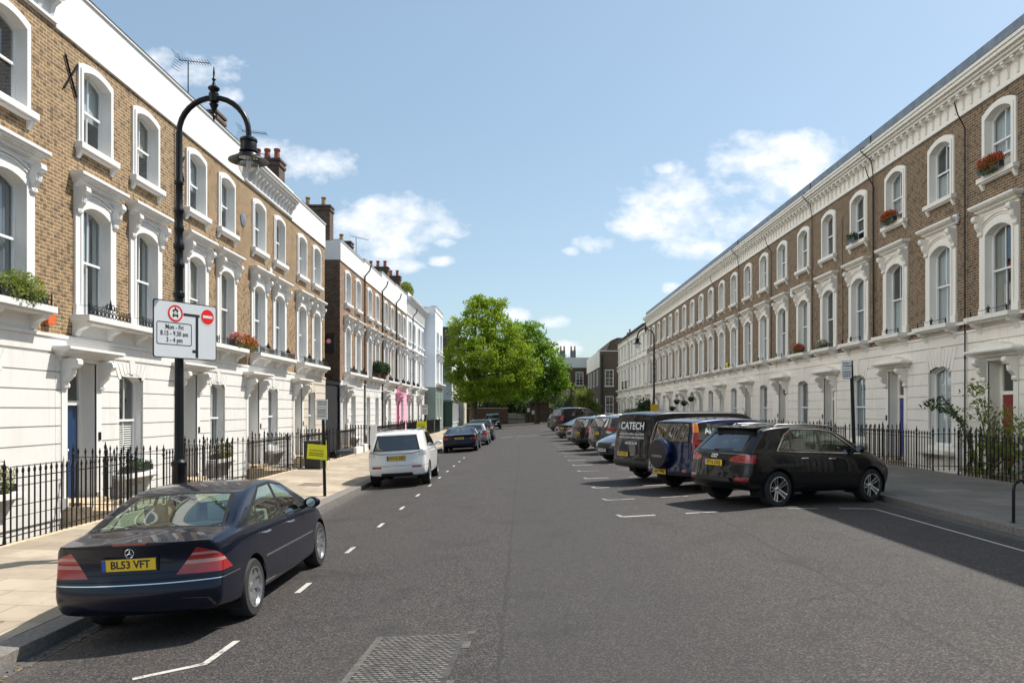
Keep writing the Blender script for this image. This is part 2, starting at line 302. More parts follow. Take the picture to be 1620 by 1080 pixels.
# ------------------------------------------------------------------ mesh building
class MB:
    def __init__(s): s.v = []; s.f = []; s.m = []; s.sm = []
    def add(s, vs, fs, mi=0, smooth=False):
        o = len(s.v); s.v += [tuple(p) for p in vs]
        for f in fs: s.f.append([i + o for i in f]); s.m.append(mi); s.sm.append(smooth)
        return s
    def box(s, x0, y0, z0, x1, y1, z1, mi=0):
        x0, x1 = sorted((x0, x1)); y0, y1 = sorted((y0, y1)); z0, z1 = sorted((z0, z1))
        return s.add([(x0,y0,z0),(x1,y0,z0),(x1,y1,z0),(x0,y1,z0),(x0,y0,z1),(x1,y0,z1),(x1,y1,z1),(x0,y1,z1)],
                     [(3,2,1,0),(4,5,6,7),(0,1,5,4),(1,2,6,5),(2,3,7,6),(3,0,4,7)], mi)
    def obox(s, c, half, mtx, mi=0):
        vs = [Vector(c) + mtx @ Vector((sx*half[0], sy*half[1], sz*half[2])) for sz in (-1,1) for sx, sy in ((-1,-1),(1,-1),(1,1),(-1,1))]
        return s.add(vs, [(3,2,1,0),(4,5,6,7),(0,1,5,4),(1,2,6,5),(2,3,7,6),(3,0,4,7)], mi)
    def prism(s, poly, axis, a, b, mi=0, smooth=False):
        """poly of 2D points; axis 'x': (y,z), 'y': (x,z), 'z': (x,y)"""
        def P(p, t):
            return {'x': (t, p[0], p[1]), 'y': (p[0], t, p[1]), 'z': (p[0], p[1], t)}[axis]
        n = len(poly); vs = [P(p, a) for p in poly] + [P(p, b) for p in poly]
        s.add(vs, [list(range(n))[::-1], list(range(n, 2*n))], mi)
        o = len(s.v) - 2*n
        for i in range(n):
            j = (i+1) % n; s.f.append([o+i, o+j, o+n+j, o+n+i]); s.m.append(mi); s.sm.append(smooth)
        return s
    def tube(s, pts, r, n=8, mi=0, caps=True, smooth=True):
        pts = [Vector(p) for p in pts]; rs = r if isinstance(r, (list, tuple)) else [r]*len(pts)
        vs = []; up = None
        for i, p in enumerate(pts):
            d = (pts[min(i+1, len(pts)-1)] - pts[max(i-1, 0)])
            d = d.normalized() if d.length > 1e-9 else Vector((0,0,1))
            if up is None: up = Vector((0,0,1)) if abs(d.z) < .9 else Vector((1,0,0))
            a = d.cross(up)
            if a.length < 1e-6: a = d.cross(Vector((0,1,0)))
            a.normalize(); b = a.cross(d).normalized(); up = b
            for k in range(n):
                t = 2*math.pi*(k+.5)/n; vs.append(p + (a*math.cos(t) + b*math.sin(t))*rs[i])
        fs = [(i*n+k, i*n+(k+1)%n, (i+1)*n+(k+1)%n, (i+1)*n+k) for i in range(len(pts)-1) for k in range(n)]
        s.add(vs, fs, mi, smooth)
        if caps:
            o = len(s.v) - len(vs)
            s.f.append([o+k for k in range(n)][::-1]); s.m.append(mi); s.sm.append(False)
            s.f.append([o+(len(pts)-1)*n+k for k in range(n)]); s.m.append(mi); s.sm.append(False)
        return s
    def lathe(s, prof, c=(0,0,0), n=16, axis='z', mi=0, smooth=True, caps=True):
        vs = []
        for r_, t in prof:
            for k in range(n):
                a = 2*math.pi*k/n; u, w = r_*math.cos(a), r_*math.sin(a)
                p = {'z': (u, w, t), 'y': (u, t, w), 'x': (t, u, w)}[axis]
                vs.append((p[0]+c[0], p[1]+c[1], p[2]+c[2]))
        fs = [(i*n+k, i*n+(k+1)%n, (i+1)*n+(k+1)%n, (i+1)*n+k) for i in range(len(prof)-1) for k in range(n)]
        s.add(vs, fs, mi, smooth); o = len(s.v) - len(vs)
        if not caps: return s
        if prof[0][0] > 1e-4: s.f.append([o+k for k in range(n)][::-1]); s.m.append(mi); s.sm.append(False)
        if prof[-1][0] > 1e-4: s.f.append([o+(len(prof)-1)*n+k for k in range(n)]); s.m.append(mi); s.sm.append(False)
        return s
    def ellipsoid(s, c, r, n=10, m=6, mi=0):
        prof = [(max(1e-5, math.sin(math.pi*i/m)), -math.cos(math.pi*i/m)) for i in range(m+1)]
        o = len(s.v); s.lathe(prof, n=n, mi=mi)
        for i in range(o, len(s.v)):
            x, y, z = s.v[i]; s.v[i] = (c[0]+x*r[0], c[1]+y*r[1], c[2]+z*r[2])
        return s
    def mesh(s, name, mats, recalc=True, bevel=0):
        me = bpy.data.meshes.new(name); me.from_pydata(s.v, [], s.f)
        for m in mats: me.materials.append(m)
        me.polygons.foreach_set('material_index', s.m); me.polygons.foreach_set('use_smooth', s.sm)
        if recalc or bevel:
            bm = bmesh.new(); bm.from_mesh(me)
            if bevel: bmesh.ops.bevel(bm, geom=bm.edges[:], offset=bevel, segments=2, affect='EDGES', profile=.5)
            bmesh.ops.recalc_face_normals(bm, faces=bm.faces); bm.to_mesh(me); bm.free()
        if any(s.sm): me.set_sharp_from_angle(angle=R(38))
        me.update(); return me

CACHE = {}
def obj(name, me, parent=None, loc=(0,0,0), rot=(0,0,0)):
    o = bpy.data.objects.new(name, me); COL.objects.link(o); o.location = loc; o.rotation_euler = rot
    if parent is not None: o.parent = parent
    return o
def part(name, mb, mats, parent=None, loc=(0,0,0), rot=(0,0,0), key=None, bevel=0, recalc=True):
    """mb may be an MB or a function that makes one (only called if key is new)"""
    if not isinstance(mats, (list, tuple)): mats = [mats]
    if key is not None:
        k = (name, key, tuple(m.name for m in mats))
        if k not in CACHE: CACHE[k] = (mb() if callable(mb) else mb).mesh(name, mats, recalc, bevel)
        me = CACHE[k]
    else: me = (mb() if callable(mb) else mb).mesh(name, mats, recalc, bevel)
    return obj(name, me, parent, loc, rot)
def tag(o, label=None, cat=None, group=None, kind=None):
    if label: o['label'] = label
    if cat: o['category'] = cat
    if group: o['group'] = group
    if kind: o['kind'] = kind
    return o
def thing(name, label, cat, loc=(0,0,0), rotz=0, group=None):
    return tag(obj(name, None, None, loc, (0,0,rotz)), label, cat, group)
def text(name, s, size, m, parent=None, loc=(0,0,0), rot=(0,0,0), ext=.0008, align='CENTER', sx=1., bold=0.):
    cu = bpy.data.curves.new(name, 'FONT'); cu.body = s; cu.size = size; cu.extrude = ext; cu.align_x = align; cu.align_y = 'CENTER'; cu.offset = bold; cu.resolution_u = 3
    o = bpy.data.objects.new('tmp', cu); COL.objects.link(o); bpy.context.view_layer.update()
    me = bpy.data.meshes.new_from_object(o.evaluated_get(bpy.context.evaluated_depsgraph_get())); me.name = name
    bpy.data.objects.remove(o); bpy.data.curves.remove(cu)
    me.materials.clear(); me.materials.append(m)
    for v in me.vertices: v.co.x *= sx
    return obj(name, me, parent, loc, rot)

def interp(tab, x):
    if x <= tab[0][0]: return tab[0][1]
    for (a, va), (b, vb) in zip(tab, tab[1:]):
        if x <= b: return va + (vb-va)*(x-a)/(b-a)
    return tab[-1][1]

# street cross-section (height over distance from the camera's line)
ROADZ = [(-4.72,-.25),(-2.9,-.15),(0,.03),(1.83,.15),(4.8,.24),(7.6,.17)]
LP = [(-8.0,-.02),(-4.86,-.13)]; RP = [(7.76,.29),(11.2,.32)]
def gz(x):
    if x < -4.72: return interp(LP, x)
    if x > 7.6: return interp(RP, x)
    return interp(ROADZ, x)
# ------------------------------------------------------------------ setting
def strip(name, pts, y0, y1, m, ny=1, thick=None):
    """sheet following (x, z) points, running along y"""
    mb = MB(); n = len(pts); ys = [y0+(y1-y0)*i/ny for i in range(ny+1)]
    mb.add([(x, y, z) for y in ys for x, z in pts], [(j*n+i, j*n+i+1, (j+1)*n+i+1, (j+1)*n+i) for j in range(ny) for i in range(n-1)])
    o = part(name, mb, m, recalc=False); tag(o, kind='structure'); return o
Y0, Y1 = -14., 118.
strip('road', ROADZ, Y0, Y1, M['asphalt'])
strip('pavement', [(-8.02, -.02), (-5.02, -.127)], Y0, 108, M['paving_l'])
strip('pavement', [(7.90, .292), (11.22, .32)], Y0, 108, M['paving_r'])
def kerb(x0, x1, zt, zb, y0, y1, m):
    mb = MB(); y = y0; r_ = random.Random(3)
    while y < y1:
        l = .9 + r_.random()*.3; mb.box(x0, y+.004, zb, x1, min(y+l, y1)-.004, zt + r_.uniform(-.004, .004)); y += l
    return tag(part('kerb', mb, m, bevel=.012), kind='structure')
kerb(-5.02, -4.72, -.124, -.6, -3, 108, M['granite'])
kerb(7.60, 7.90, .292, -.3, -3, 108, M['granite'])
strip('road_gutter', [(-4.72, -.246), (-4.50, -.234)], Y0, 108, M['granite_d'])
strip('road_gutter', [(7.30, .182), (7.60, .174)], Y0, 108, M['granite_d'])
# ground to the horizon: deep in the areas before the houses, level beyond the street
mb = MB(); mb.box(-300, -60, -2.9, 300, 900, -2.6)
tag(part('ground', mb, M['soil']), kind='structure')
mb = MB(); mb.box(-220, 118.0, -2.5, 220, 700, .02); mb.box(-220, 108, -2.5, -4.9, 117.98, -.03); mb.box(7.7, 108, -2.5, 220, 117.98, .2)
mb.box(-220, 81.5, -2.5, -8.1, 107.99, -.04); mb.box(11.3, 104.5, -2.5, 220, 107.99, .28)
tag(part('ground', mb, M['soil']), kind='structure')
for x0, x1 in ((-9.6, -8.1), (11.3, 12.8)):
    mb = MB(); mb.box(x0, -3, -2.58, x1, 81.4 if x0 < 0 else 104.4, -2.2)
    tag(part('basement_area_floor', mb, M['paving_r']), kind='structure')
for x0, x1, zt in ((-8.16, -8.02, .0), (11.22, 11.36, .42)):
    mb = MB(); mb.box(x0, -3, -2.19, x1, 81.4 if x0 < 0 else 104.4, zt)
    tag(part('retaining_kerb', mb, M['buff_stone' if x0 < 0 else 'granite'], bevel=.01), kind='structure')

def decal(name, poly, m, dz=.004, label=None):
    mb = MB(); mb.add([(x, y, gz(x)+dz) for x, y in poly], [tuple(range(len(poly)))])
    return tag(part(name, mb, m), kind='structure')
def line(x0, y0, x1, y1, w, m='line', dz=.004):
    # break at profile knees so paint follows the road
    d = Vector((x1-x0, y1-y0)); n = Vector((-d.y, d.x)).normalized()*w/2
    ks = [0.] + sorted(t for t in ((k-x0)/(x1-x0) for k, _ in ROADZ if abs(x1-x0) > .05) if .001 < t < .999) + [1.]
    mb = MB()
    for a, b in zip(ks, ks[1:]):
        q = [(x0+d.x*a+n.x, y0+d.y*a+n.y), (x0+d.x*a-n.x, y0+d.y*a-n.y), (x0+d.x*b-n.x, y0+d.y*b-n.y), (x0+d.x*b+n.x, y0+d.y*b+n.y)]
        mb.add([(x, y, gz(x)+dz) for x, y in q], [(0,1,2,3)])
    return tag(part('road_marking', mb, M[m]), kind='structure')
# left bay edge
line(-3.30, 6.48, -2.80, 6.80, .07); line(-2.815, 6.79, -2.78, 7.45, .07, dz=.006)
for k in range(11):
    y = 9.4 + 2.62*k
    line(-2.77, y, -2.77, y+.55, .075)
# right bays
for k in range(26):
    y = 14.0 + 2.58*k
    mname = 'line' if k % 3 != 1 else 'line_worn'
    line(1.80, y, 2.42, y+.10, .085, mname); line(1.80, y-.02, 1.74, y+.32, .07, 'line_worn', .006)
    if k < 8: line(3.0, y+.2, 3.62, y+.30, .085, mname); line(5.0, y+.52, 5.6, y+.62, .085, 'line_worn')
line(6.05, 14.72, 6.75, 14.80, .08); line(6.75, 14.8, 6.78, 3.0, .055, dz=.005)
for k, (x, y) in enumerate(((-1.2, 60.), (-.1, 60.4), (.9, 60.))): line(x-.5, y, x+.45, y+.1, .35, 'line_worn')

# inspection cover let into the road
CV = thing('manhole_cover', 'worn metal chequer plate inspection cover set into the asphalt at the front', 'manhole cover', (-.96, 6.62, 0), R(-3))
mb = MB()
zc = lambda x: gz(x-.96)+.004
def sheet(mb, x0, y0, x1, y1, dz, mi=0): mb.add([(x0,y0,zc(x0)+dz),(x1,y0,zc(x1)+dz),(x1,y1,zc(x1)+dz),(x0,y1,zc(x0)+dz)], [(0,1,2,3)], mi)
sheet(mb, -.40, -.70, .40, .66, 0)
part('frame', mb, mat('cast_iron_worn', (.050, .045, .042), .7, .1, noise=(9, .5)), CV)
mb = MB(); r_ = random.Random(5)
for i in range(26):
    for j in range(13):
        if (i in (8, 9) and j in (4,)) or (i in (17, 18) and j == 9) or (i in (3,4) and j==8): continue
        x = -.375 + j*.059 + (.03 if i % 2 else 0); y = -.66 + i*.05
        if x > .35 or r_.random() < .04: continue
        z = zc(x); a, b, h = .021, .014, .004
        mb.box(x-a, y-b, z, x+a, y+b, z+h+r_.random()*.001)
part('tread', mb, mat('cast_iron_tread', (.115, .105, .095), .65, .1, noise=(7, .6, 8)), CV)
mb = MB()
wc = mat('worn_concrete', (.085, .078, .07), .9, noise=(20, .5, 7))
for q in ((.40, -.70, .46, -.62), (.40, .18, .47, .38), (.40, .60, .48, .70), (-.46, -.7, -.40, .66)): mb = MB(); sheet(mb, *q, .001); part('concrete_surround', mb, wc, CV)

# ------------------------------------------------------------------ house pieces (canonical: facade at x=0 facing +x, y along the street)
def arch(a, s, r_, n=8):
    if r_ < .01: return [(-a, s), (a, s)]
    Rr = (a*a+r_*r_)/(2*r_); t = math.asin(min(1, a/Rr)); zc_ = s+r_-Rr
    return [(Rr*math.sin(-t+2*t*i/n), zc_+Rr*math.cos(-t+2*t*i/n)) for i in range(n+1)]
def loop(a, h, r_, z0=0): return [(-a, z0)] + arch(a, h-r_, r_) + [(a, z0)]
def bandstrip(mb, A, B, xf, xa=None, xb=None):
    """flat band between polylines A (outer) and B (inner) at x=xf, with outer edge back to xa and inner edge back to xb"""
    n = len(A); mb.add([(xf, *p) for p in A] + [(xf, *p) for p in B], [(i, i+1, n+i+1, n+i) for i in range(n-1)])
    if xa is not None: mb.add([(xf, *p) for p in A] + [(xa, *p) for p in A], [(i, i+1, n+i+1, n+i) for i in range(n-1)])
    if xb is not None: mb.add([(xf, *p) for p in B] + [(xb, *p) for p in B], [(i, i+1, n+i+1, n+i) for i in range(n-1)])
DEPTH = .20
def surround_mb(a, h, r_, band, proud):
    mb = MB(); A = loop(a+band, h+band*1.05, r_*1.05); B = loop(a, h, r_)
    bandstrip(mb, A, B, proud, -.01, -DEPTH)
    if band > .1:
        A2 = loop(a+band*.55, h+band*.55, r_); bandstrip(mb, A2, B, proud+.025, proud, proud-.001)
    return mb
def sash_mb(a, h, r_, up=0.):
    mb = MB(); x = -DEPTH+.055
    bandstrip(mb, loop(a+.01, h+.01, r_), loop(a-.055, h-.055, r_), x, None, x-.06)
    mb.box(x-.05, -a, .0, x+.004, a, .085)
    m = h*.5; mb.box(x-.03, -a+.06, m-.02, x+.012, a-.06, m+.03)
    mb.box(x-.04, -.013, m, x-.006, .013, h-.06)
    lo = .085 if not up else m*up
    mb.box(x-.06, -.013, lo, x-.028, .013, m-.02)
    if up: mb.box(x-.06, -a+.06, lo, x-.02, a-.06, lo+.06)
    return mb
def pane_mb(a, h, r_, up=0.):
    x = -DEPTH+.025; m = h*.5
    mb = MB(); P = [p for p in loop(a-.04, h-.04, r_, m)]
    mb.add([(x, *p) for p in P], [tuple(range(len(P)))])
    lo = .06 if not up else m*up
    mb.add([(x-.03, -a+.03, lo), (x-.03, a-.03, lo), (x-.03, a-.03, m), (x-.03, -a+.03, m)], [(0,1,2,3)])
    return mb
def curtain_mb(a, h, style):
    mb = MB(); x = -DEPTH-.07
    def wave(y0, y1, z0, z1, amp=.02, per=.11):
        n = max(4, int((y1-y0)/.022)); ys = [y0+(y1-y0)*i/n for i in range(n+1)]
        mb.add([(x+amp*math.sin(y/per*6.28+math.sin(y*9)), y, z) for z in (z0, z1) for y in ys], [(i, i+1, n+2+i, n+1+i) for i in range(n)], 0, True)
    if style == 'net': wave(-a-.05, a+.05, 0, h)
    elif style == 'drape': wave(-a-.05, -a*.42, 0, h, .03); wave(a*.42, a+.05, 0, h, .03)
    elif style == 'half': wave(-a-.05, a+.05, 0, h*.49)
    elif style == 'side': wave(-a-.05, a*.1, 0, h, .03); wave(a*.72, a+.05, 0, h, .03)
    elif style == 'blind': mb.box(x, -a-.03, h*.45, x+.01, a+.03, h)
    elif style == 'shutter':
        for i in range(int(h*.5/.055)): mb.obox((x+.06, 0, .05+i*.055), (.028, a, .004), Matrix.Rotation(.6, 3, 'Y'))
    return mb
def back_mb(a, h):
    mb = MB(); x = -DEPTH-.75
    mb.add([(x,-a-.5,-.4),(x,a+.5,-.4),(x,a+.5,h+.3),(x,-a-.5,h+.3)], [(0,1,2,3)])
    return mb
def console_mb(h=.5, w=.16, d=.22):
    P = [(0,0),(.14,0),(.24,.05),(.26,.13),(.18,.2),(.30,.28),(.55,.42),(.62,.55),(.60,.66),(.85,.72),(1.,.82),(1.,.93),(.9,1.),(0,1.)]
    mb = MB(); mb.prism([(x*d, z*h) for x, z in P], 'y', -w/2, w/2)
    mb.prism([(x*d*1.06+.004, z*h) for x, z in P[3:10]] + [(.01, .66*h), (.01, .13*h)], 'y', -w/4, w/4)
    for sy in (-1, 1): mb.lathe([(.045, -w*.06*1), (.045, w*.06)], (d*.80, sy*(w/2), h*.84), 10, 'y'); mb.lathe([(.028, -.012), (.028, .012)], (d*.16, sy*(w/2), h*.09), 8, 'y')
    return mb
def hood_mb(w, d=.30, h=.34, ped=0.):
    mb = MB(); k = .0
    prof = [(.16, 0), (.17, .28), (.45, .36), (.52, .5), (.55, .58), (.85, .66), (.9, .74), (1., .8), (1., .93), (.96, 1.)]
    # stepped moulding: each step returns at the ends
    for (p0, z0), (p1, z1) in zip(prof, prof[1:]):
        q = (p0+p1)/2; mb.box(-.02, -w/2 - q*d*.55, z0*h, q*d, w/2 + q*d*.55, z1*h + (.0 if z1 < 1 else 0))
    if ped:
        P = [(-w/2-d*.4, h), (w/2+d*.4, h), (w/2+d*.1, h+ped*.35)] + [(w*.35*math.cos(t), h+ped*.35+ped*.65*math.sin(t)) for t in np.linspace(.15, math.pi-.15, 7)] + [(-w/2-d*.1, h+ped*.35)]
        mb.prism(P, 'x', 0, d*.75)
    return mb
def arch_filler_mb(a, band, h, r_, hoodw, z1):
    """plaster field between the arched surround and the hood"""
    mb = MB(); A = loop(a+band, h+band*1.05, r_*1.05)[1:-1]; n = len(A)
    top = [(p[0], z1) for p in A]
    mb.add([(.03, *p) for p in A] + [(.03, *p) for p in top], [(i, i+1, n+i+1, n+i) for i in range(n-1)])
    return mb
def railing_orn_mb(w, h=.30):
    mb = MB()
    def ring(cy, cz, r_, t=.011, n=9, x=0):
        mb.tube([(x, cy+r_*math.cos(2*math.pi*i/n), cz+r_*math.sin(2*math.pi*i/n)) for i in range(n+1)], t, 4, caps=False)
    n = max(3, int(w/.15)); st = w/n
    for i in range(n):
        y = -w/2+st*(i+.5); ring(y, .075, .06); ring(y+.02, .18, .045, .007); ring(y-.045, .15, .03, .007)
        c = math.cos(math.pi*(i+.5-n/2)/n*1.6)
        if c > .25: mb.tube([(0, y, .2), (0, y-.02, .22+.12*c)], [.012, .003], 4)
    mb.tube([(0, -w/2, .005), (0, w/2, .005)], .01, 4); mb.tube([(0, -w/2, .215), (0, w/2, .215)], .006, 4)
    mb.tube([(0, 0, .2), (0, 0, .44)], [.05, .004], 5); ring(-.09, .27, .06, .011); ring(.09, .27, .06, .011); ring(-.2, .25, .035, .01); ring(.2, .25, .035, .01)
    for sy in (-1, 1): mb.tube([(0, sy*w/2, 0), (0, sy*w/2, .25)], .011, 4); mb.tube([(0, sy*w/2, .2), (-.22, sy*w/2, .2)], .007, 4)
    return mb
def wall_sheet(mb, y0, y1, z0, z1, holes, x=0., mi=0):
    ys = sorted({y0, y1, *[v for h in holes for v in (h[0], h[1]) if y0 < v < y1]}); zs = sorted({z0, z1, *[v for h in holes for v in (h[2], h[3]) if z0 < v < z1]})
    for a, b in zip(ys, ys[1:]):
        for c, d in zip(zs, zs[1:]):
            if any(h[0] < (a+b)/2 < h[1] and h[2] < (c+d)/2 < h[3] for h in holes): continue
            mb.add([(x,a,c),(x,b,c),(x,b,d),(x,a,d)], [(0,1,2,3)], mi)
def door_mb():
    mb = MB(); mb.box(-.05, -.45, 0, 0, .45, 2.02)
    for y in (-.21, .21):
        for z0, z1 in ((.16, .72), (.86, 1.86)): mb.box(-.001, y-.15, z0, .012, y+.15, z1); 
    return mb
STY = ['net', 'drape', 'half', 'side', 'blind', 'net', 'none', 'drape']

def window(parent, y, z, a, h, r_, band, proud, trim, style, sillw=0, hood=None, key='', up=0., cm='curtain', sill_d=.17):
    """window (> frame, glass, curtain, sill, hood)"""
    if style not in ('none', 'shutter') and cm == 'curtain': cm = rnd.choice(['curtain', 'curtain', 'curtain', 'curtain_d', 'curtain_b'])
    w = part('window', lambda: surround_mb(a, h, r_, band, proud), trim, parent, (0, y, z), key=(a, h, r_, band, proud), recalc=False)
    part('sash_frame', lambda: sash_mb(a, h, r_, up), M['sash'], w, key=(a, h, r_, up), recalc=True)
    part('glass', lambda: pane_mb(a, h, r_, up), M['pane'], w, key=(a, h, r_, up), recalc=False)
    if style != 'none': part('curtain', lambda: curtain_mb(a, h, style), M[cm], w, key=(a, h, style), recalc=False)
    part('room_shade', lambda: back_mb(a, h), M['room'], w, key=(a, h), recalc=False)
    if sillw:
        def sm():
            mb = MB(); mb.box(-DEPTH, -sillw/2, -.13, sill_d, sillw/2, 0); mb.box(-.02, -sillw/2+.03, -.17, sill_d*.7, sillw/2-.03, -.13)
            if band:
                for sy in (-1, 1): mb.prism([(0,-.17),(sill_d*.7,-.17),(sill_d*.45,-.26),(.03,-.33),(0,-.33)], 'y', sy*(sillw/2-.16), sy*(sillw/2-.05))
            return mb
        part('sill', sm, trim, w, key=(sillw, sill_d, band), bevel=.006)
    if hood:
        hw, hz, ph = hood
        def hm():
            mb = hood_mb(hw, .30, ph)
            for i, v in enumerate(mb.v): mb.v[i] = (v[0], v[1], v[2]+hz)
            for sy in (-1, 1):
                c = console_mb(.56, .17, .24); mb.add([(v[0]+.05, v[1]+sy*(hw/2-.07), v[2]+hz-.56+.005) for v in c.v], c.f)
                mb.box(0, sy*(hw/2-.155), .0, .05, sy*(hw/2+.015), hz)      # pilasters
                mb.box(0, sy*(hw/2-.17), 0, .075, sy*(hw/2+.03), .22)
            f = arch_filler_mb(a, band, h, r_, hw, hz+.02); mb.add(f.v, f.f)
            for k, dd in enumerate((.10, .16)):
                A = loop(a+band+dd*.0+.01*k, h+band*1.05+dd, r_*1.1)[1:-1]; B = loop(a+band+.01*k, h+band*1.05+dd-.035, r_*1.1)[1:-1]
                bandstrip(mb, A, B, .055+.02*k, .0, .0)
            return mb
        part('window_hood', hm, trim, w, key=(a, h, r_, hood, band))
    return w

def iron_fence(x, y0, y1, zb, label, gaps=(), posts=(), h=1.2, group='iron railings along the pavement', ret=(), xr=0, sp=.15):
    """spiked railings along y at distance x, with gaps and returns to the house"""
    t = thing('iron_railing', label, 'railing', (x, y0, zb), 0, group)
    PM = []; pk = MB(); rl = MB()
    def picket(px, py, hh=h, thick=.0095):
        t_ = thick; pk.add([(px-t_,py-t_,0),(px+t_,py-t_,0),(px+t_,py+t_,0),(px-t_,py+t_,0),(px-t_,py-t_,hh-.12),(px+t_,py-t_,hh-.12),(px+t_,py+t_,hh-.12),(px-t_,py+t_,hh-.12)],
               [(0,1,5,4),(1,2,6,5),(2,3,7,6),(3,0,4,7)])
        z = hh-.13; w_ = .027
        pk.add([(px-.014,py-.014,z),(px+.014,py-.014,z),(px+.014,py+.014,z),(px-.014,py+.014,z),(px,py-w_,z+.035),(px+w_,py,z+.035),(px,py+w_,z+.035),(px-w_,py,z+.035),(px,py,z+.13)],
               [(0,1,5,4),(1,2,6,5),(2,3,7,6),(3,0,4,7),(0,4,7),(4,5,8),(5,6,8),(6,7,8),(7,4,8)])
    done = set()
    def post(px, py, hh=h+.08):
        if (round(px, 2), round(py, 2)) in done: return
        done.add((round(px, 2), round(py, 2)))
        part('post', lambda: MB().lathe([(.03,0),(.026,.05),(.022,.1),(.022,hh-.25),(.032,hh-.22),(.032,hh-.19),(.018,hh-.17),(.03,hh-.12),(.03,hh-.08),(.014,hh-.05),(.006,hh+.02)], (0,0,0), 8), M['iron'], t, (px, py, 0), key=round(hh, 3))
    segs = []; c = y0
    for g0, g1 in sorted(gaps): segs.append((c, g0)); c = g1
    segs.append((c, y1))
    for a, b in segs:
        if b-a < .1: continue
        pk = MB(); PM.append(('pickets', pk)); rl = MB(); PM.append(('rail', rl))
        n = max(1, round((b-a)/sp))
        for i in range(1, n): picket(0, a-y0+(b-a)*i/n)
        for yy in (a, b): post(0, yy-y0)
        rl.box(-.018, a-y0, h-.215, .018, b-y0, h-.200); r2 = MB(); PM.append(('rail', r2)); r2.box(-.014, a-y0, .09, .014, b-y0, .105)
    for yy in ret:
        pk = MB(); PM.append(('pickets', pk)); rl = MB(); PM.append(('rail', rl))
        n = max(2, round(abs(xr)/sp))
        for i in range(1, n): picket(xr*i/n, yy-y0, h+.10)
        rl.box(0, yy-y0-.016, h-.115, xr, yy-y0+.016, h-.1); r2 = MB(); PM.append(('rail', r2)); r2.box(0, yy-y0-.012, .12, xr, yy-y0+.012, .135)
        post(xr*.97, yy-y0, h+.15)
    for yy in posts: post(0, yy-y0)
    for nm, q in PM: part(nm, q, M['iron'], t, recalc=nm == 'rail')
    return t

